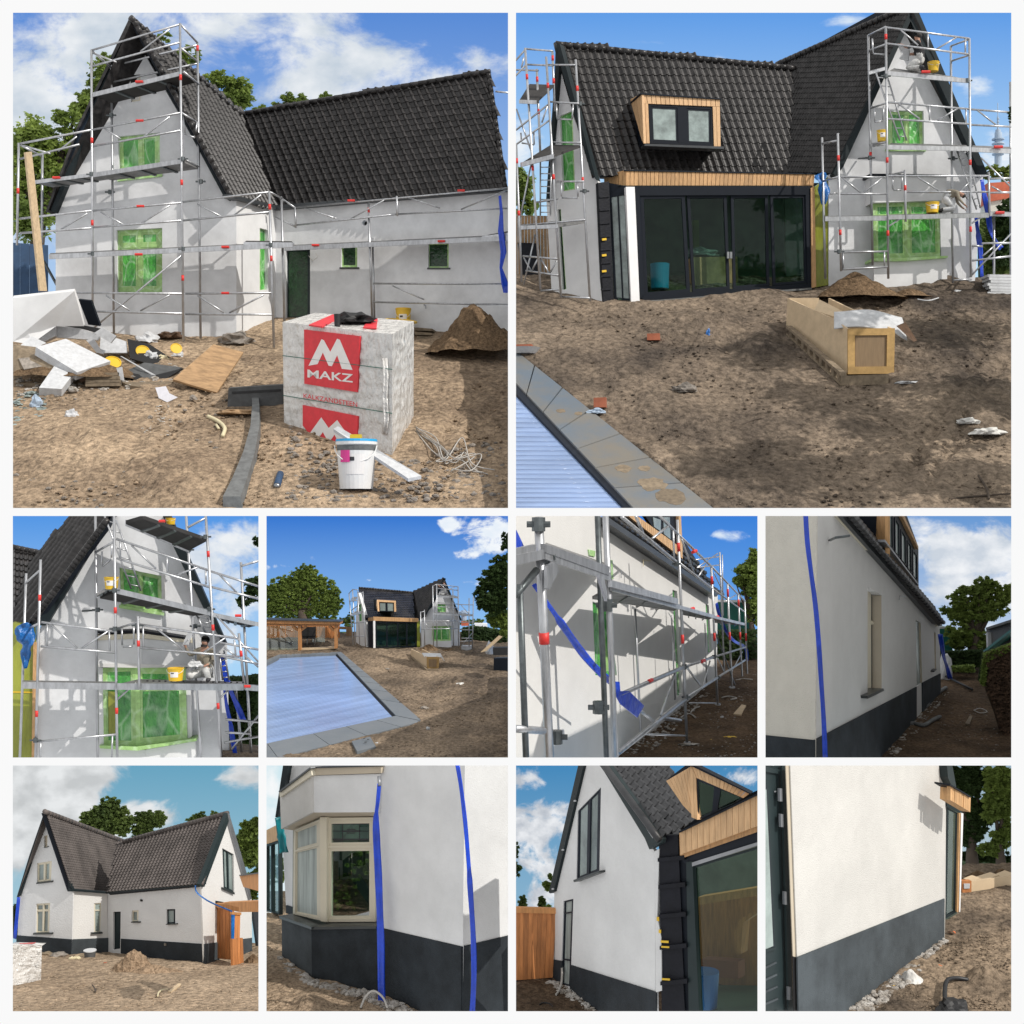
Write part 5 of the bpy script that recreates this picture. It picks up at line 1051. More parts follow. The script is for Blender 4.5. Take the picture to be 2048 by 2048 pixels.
 for a, b in (((75, 130), (258, 145)), ((80, 238), (262, 246)), ((0, 215), (72, 135)), ((0, 320), (75, 242)), ((225, 240), (415, 242)), ((8, 690), (228, 515)), ((8, 790), (235, 625)), ((245, 495), (440, 508)), ((140, 1190), (295, 1165)), ((30, 1350), (485, 1310)), ((55, 1560), (295, 1580)), ((75, 1660), (305, 1695)), ((178, 1800), (305, 1790)), ((320, 1840), (515, 1850)), ((265, 775), (450, 778)), ((285, 1045), (475, 1045)), ((10, 275), (160, 280))): S.rail(Y(*a), Y(*b), 1.9)
 for a, b in (((10, 545), (110, 830)), ((185, 640), (225, 520)), ((30, 1320), (110, 930)), ((60, 1760), (140, 1410)), ((60, 1570), (110, 1660)), ((120, 1655), (160, 1570)), ((180, 1580), (235, 1680)), ((240, 1680), (290, 1590)), ((45, 260), (60, 190)), ((285, 510), (290, 610)), ((292, 615), (390, 618)), ((395, 612), (400, 515)), ((318, 1050), (322, 1150)), ((325, 1158), (430, 1160)), ((435, 1150), (430, 1050)), ((40, 710), (45, 770)), ((48, 780), (130, 792)), ((130, 700), (132, 790))): S.brace(Y(*a), Y(*b), 1.8)
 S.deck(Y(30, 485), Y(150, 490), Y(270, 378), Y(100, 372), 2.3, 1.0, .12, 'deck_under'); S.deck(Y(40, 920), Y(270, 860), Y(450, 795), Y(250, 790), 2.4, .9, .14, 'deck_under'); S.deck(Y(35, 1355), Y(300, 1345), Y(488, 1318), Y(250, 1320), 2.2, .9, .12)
 S.ladder(Y(175, 880), Y(175, 1280), Y(250, 880), Y(245, 1280), 1.2, 9); S.coupler(*Y(480, 1112), .9); S.coupler(*Y(450, 510), .9)
 # fence behind left scaffold and dark sheet
 fp = P.wallD(10, 84, 155, 84); fo = thing('board_fence', P.at(80, 1080, 84), 'reddish board fence behind the left scaffold', 'fence'); planks(P, fp, [(10, 812), (155, 815), (160, 1080), (10, 1085)], 12, 0, .1, 'plywood', fo, gap=.05)
 slab(P, fp, [(22, 915), (100, 918), (105, 1075), (45, 1075)], .1, .5, 'black_sheet', 'bitumen', label='black speckled sheet leaning at the board fence', cat='sheet')
 tree(P, 40, 850, 92, [(35, 700, 45, 80), (15, 760, 40, 60), (60, 770, 40, 40)], 1500, .26, 'leaf_light', 'light green tree seen through the left scaffold', 'trees around the garden', trunk=False, seed=8)
 # ---- far things right
 tw = thing('radio_tower', P.at(1835, 630, 98), 'distant pale blue radio tower right of the gable', 'tower')
 for (u, w_, v0, v1, nm) in ((1835, 28, 500, 640, 'shaft'), (1834, 20, 490, 500, 'shaft_top'), (1833, 6, 440, 490, 'mast'), (1833, 3, 388, 440, 'antenna')):
  d = 98; c = P.at(u, v1, d); cyl(P, c, P.m(w_ / 2, d), P.m(w_ / 2 * .96, d), P.m(v1 - v0, d), nm, 'tower', tw, n=16)
 for v, w_ in ((528, 46), (545, 46), (570, 42), (584, 44), (450, 10), (462, 10), (474, 10)): cyl(P, P.at(1834, v, 98), P.m(w_ / 2, 98), P.m(w_ / 2, 98), P.m(4, 98), 'platform', 'tower', tw, n=16)
 tree(P, 1850, 720, 95, [(1840, 645, 55, 22), (1880, 660, 40, 30), (1800, 660, 30, 18)], 1600, .2, 'leaf_light', 'pale distant tree below the radio tower', 'trees around the garden', trunk=False, seed=9)
 hs = thing('far_house', P.at(1840, 760, 93), 'distant house with red tiled roof beside the right scaffold', 'house'); hp = P.wallD(1790, 93, 1890, 93)
 slab(P, hp, [(1795, 690), (1885, 685), (1890, 745), (1800, 760)], -2, 0, 'roof', 'red_roof', hs); slab(P, hp, [(1800, 760), (1890, 745), (1890, 800), (1800, 800)], -2, -.2, 'wall', 'plaster_cream', hs)
 tree(P, 1870, 1040, 86, [(1870, 830, 42, 90), (1850, 950, 40, 70)], 3500, .17, 'leaf_dark', 'dark conical bush behind the right scaffold', 'trees around the garden', trunk=False, seed=10, cat='bush', name='bush')
 hedge(P, [(1765, 820), (1890, 780), (1890, 1040), (1770, 1050)], 86, 89, 3500, .18, 'leaf_fine', 'hedge closing the garden behind the right scaffold', seed=4)
 tree(P, 1900, 480, 70, [(1880, 440, 10, 30), (1885, 410, 8, 15)], 120, .12, 'leaf_dark', 'twig of dark leaves entering at the right edge', None, trunk=False, name='leafy_twig', cat='twig', seed=11)
 # ---- ground things
 heap(P, 1310, 1128, 195, 108, 'heap', 'brown sand pile before the green bay window', depth=.6, peak=(-.1, 0)); heap(P, 1500, 1120, 90, 35, 'heap', 'low spill of dark earth right of the sand pile', name='earth_spill', cat='earth pile', depth=.5)
 # crate
 K = thing('timber_crate', P.g(1250, 1450), 'long open wooden crate with a torn lid standing on a pallet', 'crate')
 f1 = P.wall((1268, 1415), (1442, 1408)); f2 = P.wall((1268, 1415), (1035, 1235))
 fr = slab(P, f1, [(1268, 1240), (1445, 1238), (1442, 1410), (1268, 1412)], -.35, 0, 'end_frame', 'mdf_edge', K); slab(P, f1, [(1295, 1265), (1415, 1264), (1412, 1382), (1295, 1384)], -.02, .02, 'end_panel', 'brown_board', fr)
 for q in ([(1268, 1240), (1445, 1238), (1445, 1264), (1268, 1266)], [(1268, 1384), (1442, 1382), (1442, 1410), (1268, 1412)], [(1268, 1266), (1294, 1266), (1294, 1384), (1268, 1384)], [(1416, 1264), (1445, 1264), (1442, 1382), (1414, 1382)]): slab(P, f1, q, .0, .1, 'end_rail', 'mdf_edge', fr)
 slab(P, f2, [(1266, 1240), (1215, 1205), (1040, 1125), (1034, 1235), (1060, 1260), (1266, 1408)], -.08, 0, 'side_panel', 'mdf', K)
 bk = P.h(f1, 1442, 1300) - P.h(f1, 1268, 1300); q = [P.h(f2, u, v) + bk for u, v in ((1266, 1240), (1040, 1125), (1034, 1235), (1266, 1408))]; B().prism(q, Vector((-.1, 0, 0))).build('side_panel', 'mdf', K)
 q = [P.h(f2, 1040, 1125), P.h(f2, 1040, 1125) + bk * .68, P.h(f2, 1034, 1235) + bk * .68, P.h(f2, 1034, 1235)]; B().prism(q, Vector((.1, -.1, 0))).build('end_panel', 'mdf', K)
 b = B(); ng = 12
 c4 = [P.p(1215, 1180, 1370), P.p(1470, 1180, 1370), P.p(1490, 1225, 1400), P.p(1215, 1235, 1400)]
 for j in range(ng + 1):
  for i in range(ng + 1):
   s, t = i / ng, j / ng; p = c4[0].lerp(c4[1], s).lerp(c4[3].lerp(c4[2], s), t); b.v.append(p + Vector((0, 0, .28 * math.sin(s * 4.5 + t) * s - .5 * max(0, s - .8) * 5 * t + .1 * math.sin(t * 5))))
 b.f += [(j * (ng + 1) + i, j * (ng + 1) + i + 1, (j + 1) * (ng + 1) + i + 1, (j + 1) * (ng + 1) + i) for j in range(ng) for i in range(ng)]; o = b.build('torn_lid', 'foam', K, smooth=True); o.modifiers.new('t', 'SOLIDIFY').thickness = .05
 q = [P.p(1140, 1170, 1320), P.p(1160, 1130, 1310), P.p(1260, 1180, 1340), P.p(1220, 1195, 1350)]; B().prism(q, Vector((0, 0, -.05))).build('lid_flap', 'mdf', K)
 q = [P.p(1450, 1230, 1405), P.p(1485, 1215, 1400), P.p(1528, 1285, 1405), P.p(1515, 1290, 1410)]; B().prism(q, Vector((.02, .05, 0))).build('hanging_flap', 'hedge_bark', K)
 slab(P, P.wall((1240, 1452), (1420, 1448)), [(1242, 1418), (1422, 1412), (1420, 1450), (1240, 1455)], -.3, 0, 'pallet_end', 'pallet', K)
 f3 = P.wall((1240, 1452), (1035, 1262))
 for k in range(9): slab(P, f3, subquad([(1238, 1415), (1034, 1232), (1034, 1262), (1238, 1452)], k / 9 + .01, k / 9 + .055, 0, 1), -.25, 0, 'pallet_block', 'pallet', K)
 slab(P, f3, [(1238, 1405), (1034, 1228), (1034, 1238), (1238, 1418)], -.3, .03, 'pallet_board', 'pallet', K); slab(P, f3, [(1238, 1446), (1034, 1258), (1034, 1264), (1238, 1454)], -.3, .03, 'pallet_board', 'pallet', K)
 # pool coping and cover
 cover = [P.g(u, v, -.25) for u, v in ((10, 1470), (445, 1925), (10, 1925))]; mk('pool_cover', cover + [p - Vector((0, 0, .1)) for p in cover], [(0, 1, 2), (5, 4, 3)], 'pool_cover', label='blue slatted pool cover in the lower left corner', cat='pool cover')
 pc = [o for o in P.objs if o.name.startswith('pool_cover')][-1]
 for k in range(26):
  t = k / 26; v = 1470 + 455 * t; u1 = 10 + 435 * t
  if u1 > 12: B().tube([P.g(8, v + 3, -.2), P.g(u1 - 4, v - 2 + 4, -.2)], .012, 5).build('slat', 'pool_cover', pc, smooth=True)
 C_ = thing('pool_coping', P.g(200, 1600), 'grey stone coping along the pool edge in the lower left corner', 'coping')
 o0, o1 = (10, 1325), (760, 1925); i0, i1 = (10, 1445), (460, 1925)
 ts = [-.06, .1, .24, .38, .53, .68, .84, 1.02]
 for k in range(7):
  a, b_ = ts[k] + .003, ts[k + 1] - .003; q = [P.g(*lerp(o0, o1, a), .08), P.g(*lerp(o0, o1, b_), .08), P.g(*lerp(i0, i1, b_), .08), P.g(*lerp(i0, i1, a), .08)]
  B().prism(q, Vector((0, 0, -.35))).build('coping_stone', 'slate_stained', C_)
 q = [P.g(*i0, -.0), P.g(*i1, -.0), P.g(445, 1925, -.12), P.g(5, 1465, -.12)]; B().prism(q, Vector((0, 0, -.3))).build('inner_rim', 'anthracite_blue', C_)
 for k, (u, v, s) in enumerate(((420, 1775, 50), (500, 1775, 40), (530, 1835, 90), (600, 1880, 100), (185, 1557, 30), (250, 1567, 26))):
  d = P.dep(v); b = B(); rr = random.Random(k); n = 18; c = P.g(u, v, .085)
  pts_ = [c + Vector((math.cos(i * 2 * math.pi / n) * P.m(s / 1.6, d) * rr.uniform(.75, 1.1), math.sin(i * 2 * math.pi / n) * P.m(s / 1.6, d) * rr.uniform(.7, 1.1), 0)) for i in range(n)]
  pl = Plane(P.g(400, 1700, .09), (P.g(500, 1700) - P.g(400, 1700)).cross(P.g(400, 1800) - P.g(400, 1700))); pts_ = [Vector((p.x, p.y, pl.p.z - (pl.n.x * (p.x - pl.p.x) + pl.n.y * (p.y - pl.p.y)) / pl.n.z)) for p in pts_]
  b.prism(pts_, Vector((0, 0, -.02))); b.build('rust_stain', 'pallet', C_)
 def brickbox(u, v, w_, h_, label, m='brick'):
  d = P.dep(v); c = P.g(u, v); x, z = P.m(w_ / 2, d), P.m(h_, d); b = B(); b.prism([c + Vector(k) for k in ((-x, -.2, 0), (x, -.25, 0), (x * .96, -.22, z), (-x, -.2, z * .94))], Vector((.08, .5, 0))); return b.build('brick', m, label=label, cat='brick', group='loose bricks')
 brickbox(532, 1285, 48, 26, 'red brick lying alone on the disturbed soil'); brickbox(330, 1538, 46, 38, 'red brick standing next to the pool coping'); brickbox(45, 1322, 60, 22, 'red brick in a white bowl at the left edge')
 cyl(P, P.g(48, 1335), .55, .8, .3, 'bowl', 'foam', label='white bowl holding a brick at the left edge', cat='bowl')
 b = B()
 for k in range(7):
  v = 1035 + k * 11; u = 1795 + (k % 3) * 6
  st = [P.p(u, v, 1105), P.p(1890, v + 2, 1100), P.p(1890, v + 12, 1100), P.p(u, v + 10, 1105)]; B().prism(st, Vector((0, 1.2, .02))).build('foam_sheet', 'foam', label=('lowest', 'second', 'third', 'fourth', 'fifth', 'sixth', 'topmost')[6 - k] + ' sheet of the white foam stack at right', cat='foam sheet', group='white foam stack')
 for k, (u, v, w_, h_, m_, lb) in enumerate(((655, 1480, 45, 22, 'stone', 'flat grey stone on the soil left of the crate'), (1720, 1600, 45, 16, 'limewash', 'pale plaster lump on dark soil at right, upper one'), (1790, 1640, 60, 20, 'limewash', 'pale plaster lump on dark soil at right, lower one'), (1490, 1450, 40, 10, 'foam', 'white scrap lying beside the crate foot'), (320, 1560, 30, 14, 'tower', 'small grey rag by the coping brick'), (1680, 1102, 12, 6, 'foam', 'tiny white scrap left of the foam stack'), (740, 1275, 10, 22, 'tarp', 'small blue stake in the disturbed soil'))):
  c = P.g(u, v); d = c.y; crumple(P, c, P.m(w_, d), P.m(w_ * .7, d), P.m(h_, d), m_, lb, 'litter', 'small_litter', k + 21, amp=.6)
 scatter(P, [(100, 1180), (1000, 1150), (1800, 1150), (1890, 1917), (800, 1917)], 2200, .02, .11, 'soil', 'small clods of earth over the garden soil', name='soil_clods', cat='soil', seed=12)
 for k, pth in enumerate((((1650, 1890), (1750, 1880), (1880, 1870)), ((1760, 1800), (1790, 1850), (1800, 1890)), ((820, 1630), (900, 1595), (940, 1585)), ((1530, 1135), (1570, 1140), (1610, 1130)))):
  B().tube(curve3([P.g(u, v, .08) for u, v in pth]), .045, 5).build('twig', 'bark' if k < 3 else 'foam', label=('brown branch lying in the lower right corner', 'thin twig curling up in the lower right', 'thin twig lying left of the crate', 'white cord lying before the bay')[k], cat='twig' if k < 3 else 'cord')
 # tall trees beyond the right edge: their crowns shade the garden
 for k, (foot, spots) in enumerate((((29, 50), ((1250, 1500), (1500, 1620), (1750, 1500))), ((31, 58), ((1000, 1330), (1300, 1250), (1650, 1250))), ((27, 44), ((900, 1750), (1300, 1800), (1650, 1800))))):
  t = thing('tree', Vector((foot[0], foot[1], 12)), ('middle', 'far', 'near')[k] + ' tall tree beyond the right edge shading the pool garden', 'tree', 'trees shading the garden'); OUTSIDE.add(B().tube([Vector((foot[0], foot[1], 12)), Vector((foot[0], foot[1], 26))], [.5, .3], 8).build('trunk', 'bark', t)); cs = []
  for u, v in spots:
   g = P.g(u, v); h_ = 0
   while (g + SUN * h_).x < .3655 * (g + SUN * h_).y + 5.5: h_ += .5
   cs.append((g + SUN * h_, (2.6, 2.6, 2.0)))
  V, Fc = leaves(random.Random(k), cs, 2600, .42); OUTSIDE.add(mk('crown', V, Fc, 'leaf', t))
def thing_part(name, parent):
 o = bpy.data.objects.new(name, None); o.parent = parent; o.empty_display_size = .2; return link(o)
# ================================================================== SET 3: bay window gable close up with a seated worker
def set_3():
 global CUR
 P = CUR = Panel(20, 1024, .26087, (25.7, 1032, 517, 1515), (1882, 42), (1500, 50)); PANELS.append(P)
 skymat('sky_3', (.09, .31, .78), (.40, .66, .92), cloud=(.85, .88, .91), shade=(.62, .70, .80), blobs=[(.9, .82, .45, .35, .32), (.85, .5, .3, .3, .2)], thr=.62, soft=.22, scale=(4, 5), seed=6)
 sky(P, 60, 'sky_3')
 H = thing('house', P.at(900, 2050, 47), 'grey plastered gable with green film over its wide bay window', 'house', 'the house under construction')
 G = P.wallD(0, 47, 1700, 48); w1 = [(838, 425), (1160, 490), (1165, 770), (850, 715)]
 wallpoly(P, G, [(200, 1950), (200, 1000), (240, 870), (300, 830), (740, 120), (820, 20), (1180, 20), (1480, 700), (1660, 1000), (1680, 1950)], [w1], .3, 'gable_wall', 'plaster_grey', H)
 slab(P, G, [(1160, 470), (1190, 480), (1190, 760), (1166, 750)], 0, .02, 'window_reveal', 'plaster_white', H)
 window(P, G, w1, H, recess=.12, mull=(.5,), fm='film_frame', film='film', sash=.03, fw=.06, sill=(.05, .08, .12, 'film_frame'))
 slab(P, G, [(830, 15), (760, 70), (300, 835), (280, 870), (160, 870), (170, 800), (700, 60), (745, 10)], -.1, .35, 'barge_board', 'barge', H)
 slab(P, G, [(1165, 10), (1230, 30), (1540, 740), (1660, 1010), (1620, 990), (1480, 730), (1240, 240)], -.1, .35, 'barge_board', 'barge', H)
 slab(P, G, [(1240, 240), (1265, 245), (1470, 700), (1450, 690)], 0, .08, 'eave_batten', 'plaster_white', H)
 # roofs
 GR = P.pl3((760, 20, 46.6), (180, 830, 46.6), (270, 310, 53)); gp = [(780, -20), (730, 90), (165, 850), (20, 850), (20, 740), (270, 310), (540, 30), (580, -20)]
 rf = slab(P, GR, gp, -.25, -.03, 'gable_roof', 'anthracite', H)
 roof(P, GR, [(790, -30), (735, 100), (165, 860), (10, 860), (10, 740), (265, 310), (530, 20), (570, -30)], (170, 840), (20, 700), (745, 60), 7, 26, 'tile', rf, limit=300, base=False, amp=.34)
 ridge(P, (P.h(GR, 270, 310, .08), P.h(GR, 560, 0, .08)), .12, 'tile', rf, 14); ridge(P, (P.h(GR, 175, 835, .12), P.h(GR, 745, 60, .12)), .11, 'tile', rf, 26, name='verge_tile')
 MR = P.pl3((10, 740, 50), (150, 760, 50), (10, 268, 54)); mp = [(10, 265), (272, 322), (230, 520), (20, 745), (10, 745)]
 rm = slab(P, MR, mp, -.25, -.03, 'main_roof', 'anthracite', H); roof(P, MR, mp, (10, 740), (150, 760), (10, 268), 4, 10, 'tile', rm, limit=60, base=False, amp=.34)
 ridge(P, (P.h(MR, 10, 268, .05), P.h(MR, 275, 325, .05)), .11, 'tile', rm, 7)
 # bay: centre and two canted sides
 by = thing_part('bay_window', H)
 slab(P, G, [(660, 1175), (700, 1160), (1010, 1165), (1400, 1180), (1400, 1190), (1010, 1195), (690, 1190)], 0, .62, 'bay_soffit', 'plaster_white', by)
 slab(P, G, [(660, 985), (1010, 970), (1010, 1172), (672, 1178)], 0, .6, 'bay_fascia', 'plaster_raw', by); slab(P, G, [(1010, 970), (1400, 1005), (1400, 1182), (1010, 1172)], 0, .585, 'bay_fascia', 'plaster_grey', by)
 slab(P, G, [(655, 915), (1000, 905), (1340, 960), (1340, 972), (1010, 925), (655, 932)], 0, .7, 'bay_roof_edge', 'bitumen', by); slab(P, G, [(658, 945), (1010, 930), (1400, 985), (1400, 1005), (1010, 968), (660, 985)], 0, .66, 'bay_cornice', 'cream_frame', by)
 for q, tr in (([(712, 1195), (960, 1185), (965, 1790), (720, 1785)], (.25,)), ([(960, 1185), (1345, 1195), (1360, 1750), (965, 1790)], (.26,))):
  window(P, G, q, by, recess=-.45, fm='film_frame', film='film', trans=tr, sash=.05, depth=.1, name='bay_light', fw=.09)
 slab(P, G, [(752, 1375), (806, 1378), (808, 1700), (756, 1705)], .46, .475, 'painted_reflection', 'film_yellow', by)  # reflection on the glazing, painted as a strip in film colour
 slab(P, G, [(1345, 1200), (1380, 1190), (1395, 1720), (1362, 1740)], 0, .4, 'bay_jamb', 'plaster_raw', by); slab(P, G, [(680, 1195), (712, 1195), (722, 1790), (690, 1790)], 0, .42, 'bay_jamb', 'plaster_raw', by)
 slab(P, G, [(685, 1790), (970, 1800), (1430, 1735), (1432, 1755), (975, 1830), (690, 1812)], 0, .75, 'bay_sill', 'film_frame', by); slab(P, G, [(690, 1812), (1040, 1825), (1040, 1950), (690, 1950)], 0, .5, 'bay_base', 'plaster_raw', by); slab(P, G, [(1040, 1822), (1420, 1758), (1425, 1950), (1040, 1950)], 0, .485, 'bay_base', 'plaster_raw', by)
 # film drape at left
 slab(P, G, [(10, 850), (195, 870), (180, 1950), (10, 1950)], -.5, .1, 'film_drape', 'film_yellow', H); slab(P, G, [(178, 1000), (200, 1000), (185, 1950), (165, 1950)], .05, .2, 'timber_post', 'cladding', H); slab(P, G, [(10, 1375), (175, 1378), (175, 1388), (10, 1385)], .1, .12, 'tape_line', 'yellow', H)
 # ---- scaffold
 S = Scaf(P, G, P.at(800, 1900, 44.5), 'aluminium scaffold with four decks around the bay window gable', r=.045)
 F_, K_ = 2.1, .8
 for a, b, o, bd in (((655, 25), (672, 1900), K_, ()), ((798, 20), (822, 1900), F_, (.39, .8)), ((1500, 20), (1622, 1900), F_, (.16, .46, .78)), ((1350, 20), (1465, 1900), K_, ()), ((125, 470), (75, 1900), K_, ()), ((235, 365), (195, 1900), F_, (.19, .77)), ((980, 800), (992, 1360), F_ + .2, (.37,)), ((1755, 930), (1800, 1360), F_, (.36,)), ((1770, 385), (1850, 1900), K_, ()), ((1730, 1340), (1780, 1900), .6, ())): S.pole(a, b, o, bd)
 S.rails([((815, 205), (1530, 450)), ((818, 355), (1540, 580)), ((1540, 455), (1905, 570)), ((1545, 575), (1905, 665)), ((240, 845), (800, 915)), ((235, 1030), (805, 1078)), ((985, 862), (1750, 970)), ((995, 1040), (1760, 1110)), ((1600, 1100), (1905, 1165)), ((1610, 1000), (1905, 1055)), ((215, 1760), (820, 1705)), ((1640, 1770), (1905, 1720)), ((1650, 1590), (1905, 1610)), ((1360, 120), (1500, 45)), ((1770, 415), (1905, 375)), ((1650, 1690), (1850, 1700))], F_)
 for a, b in (((655, 310), (800, 225)), ((120, 545), (238, 440)), ((120, 905), (230, 850)), ((810, 895), (985, 845)), ((665, 630), (800, 560))): S.rail(a, b, K_, off2=F_)
 S.braces([((930, 255), (1120, 435)), ((1280, 480), (1450, 420)), ((845, 220), (845, 370)), ((1203, 345), (1207, 465)), ((1500, 450), (1503, 555)), ((1595, 470), (1740, 620)), ((285, 860), (282, 1025)), ((310, 860), (520, 1045)), ((550, 1045), (750, 915)), ((760, 915), (765, 1070)), ((1020, 875), (1022, 1040)), ((1120, 890), (1340, 1065)), ((1480, 1080), (1650, 965)), ((1580, 790), (1905, 1150)), ((1700, 1820), (1905, 1560)), ((820, 1440), (965, 1310)), ((1610, 1425), (1680, 1360)), ((235, 1765), (232, 1900)), ((785, 1715), (780, 1900)), ((1640, 1040), (1740, 1110)), ((1720, 980), (1730, 1100)), ((1800, 1100), (1905, 1190))], F_)
 S.braces([((705, 300), (703, 410)), ((706, 420), (775, 360)), ((778, 350), (780, 240)), ((858, 890), (860, 1020)), ((865, 1035), (940, 1030)), ((950, 1015), (948, 860))], 1.6)
 S.deck((885, 65), (1370, 270), (1510, 195), (1020, 25), K_ + .1, F_, .12, 'deck_under'); S.deck((820, 590), (1535, 760), (1400, 775), (690, 640), F_, K_, .1, 'deck_under'); S.deck((665, 635), (800, 565), (800, 555), (668, 622), K_ + .2, F_ - .1, .08)
 S.deck((1555, 775), (1905, 850), (1830, 868), (1620, 815), F_, K_, .08, 'deck_under')
 S.deck((95, 1310), (820, 1320), (820, 1300), (100, 1290), F_, K_, .12); S.deck((820, 1320), (1790, 1325), (1790, 1300), (990, 1280), F_ + .1, K_, .12); S.deck((1800, 1330), (1905, 1338), (1905, 1325), (1800, 1320), F_, K_, .1)
 for k in range(16):
  u = 1045 + k * 46 + (90 if k > 6 else 0)
  if u < 1780: slab(P, G, [(u, 1290 + (u - 1045) * .018), (u + 16, 1290 + (u - 1045) * .018), (u + 16, 1300 + (u - 1045) * .018), (u, 1300 + (u - 1045) * .018)], F_ + .13, F_ + .16, 'deck_slot', 'black', S.t)
 S.ladder((725, 30), (930, 590), (815, 60), (1005, 605), 1.5, 8); S.ladder((1430, 790), (1500, 930), (1520, 800), (1560, 940), 1.4, 4); S.ladder((1605, 1080), (1630, 1290), (1640, 1060), (1680, 1290), 1.2, 5)
 S.tube('tie_bar', (555, 760, .1), (690, 750, K_), .7, 'galv_dark')
 for u, v, o in ((672, 750, K_), (1500, 190, F_), (1530, 745, F_), (805, 895, F_), (1420, 875, K_), (975, 870, F_), (195, 1750, F_), (105, 905, K_), (800, 600, F_), (1370, 290, K_)): S.coupler(u, v, o)
 for u, v in ((1165, 65), (1820, 1332), (1750, 790)):
  c = P.h(G, u, v, F_ + .2); B().tube([c - Vector((.1, 0, .02)), c + Vector((.1, 0, -.02))], .045, 8).build('tape_band', 'red', S.t)
 bucket(P, 778, 590, 1800, 108, 92, 'yellow bucket on the middle deck beside the ladder, bay window gable', d=45.6); bucket(P, 1270, 1292, 1800, 122, 98, 'yellow bucket with white label beside the seated worker', d=45.2); bucket(P, 1232, 95, 1800, 75, 50, 'yellow bucket at the top edge on the highest deck', d=46, lab=False)
 o, rot = kneeling(P, P.h(G, 1500, 1290, 1.5), 1.28, R(-104), 'person in khaki jumper and white trousers sitting on the scaffold, holding a float', top='khaki', legs='workwear', arms='khaki', pose='seated')
 c = P.h(G, 1360, 975, 1.75); B().prism([c + Vector(x) for x in ((-.16, 0, -.18), (.0, 0, -.2), (.14, 0, .2), (.02, 0, .24))], Vector((.03, .04, 0))).tube([c + Vector((0, -.03, -.05)), c + Vector((.05, -.08, 0))], .02, 6).build('plaster_float', 'foam', label='white plaster float raised in the hand of the seated worker', cat='float')
 crumple(P, P.h(G, 1415, 1185, 1.9), .22, .15, .14, 'workwear_pale', 'white and blue rag on the knee of the seated worker', 'rag', 'rag', 5, amp=.6)
 # tarp, straps, far things
 strip(P, curve3([P.h(G, u, v, 1.3) for u, v in ((90, 860), (115, 930), (130, 1010), (120, 1090), (118, 1200))], 5), [.35, .45, .55, .6, .65] + [.6] * 6 + [.5, .45, .4, .4, .35, .3, .25, .2, .15, .1], 'tarp', 'tarp', 'blue tarpaulin bunch hanging from the left scaffold poles', 'tarpaulin', seed=9, twist=.7, th=.02)
 strip(P, curve3([P.h(G, u, v, 1.0) for u, v in ((1630, 1110), (1650, 1250), (1700, 1390), (1750, 1500), (1790, 1600))], 4), .2, 'plastic_strap', 'strap_blue', 'broad blue plastic strip slanting beside the gable corner', 'plastic strip', seed=4)
 strip(P, curve3([P.h(G, u, v, .9) for u, v in ((1640, 1330), (1660, 1480), (1690, 1620), (1710, 1760), (1735, 1900))], 4), [.13] * 9 + [.17] * 8, 'plastic_strap', 'strap_blue', 'narrow blue plastic strip hanging down the gable corner', 'plastic strip', seed=7)
 hedge(P, [(1640, 1290), (1700, 1260), (1780, 1270), (1905, 1240), (1905, 1780), (1640, 1800)], 52, 54, 3600, .12, 'leaf_dark', 'dark hedge right of the bay window gable', seed=5)
 tree(P, 1905, 1000, 55, [(1870, 560, 70, 70), (1800, 680, 70, 60), (1870, 640, 60, 60), (1895, 230, 35, 40)], 1500, .15, 'leaf_dark', 'dark leaves of a tree at the right edge by the clouds', 'trees around the garden', trunk=False, seed=12)
 g = [P.at(1620, 1760, 51), P.at(1920, 1790, 51), P.at(1920, 1900, 45), P.at(1620, 1900, 45)]; mk('ground', g, [(0, 1, 2, 3)], 'soil_small')['kind'] = 'structure'
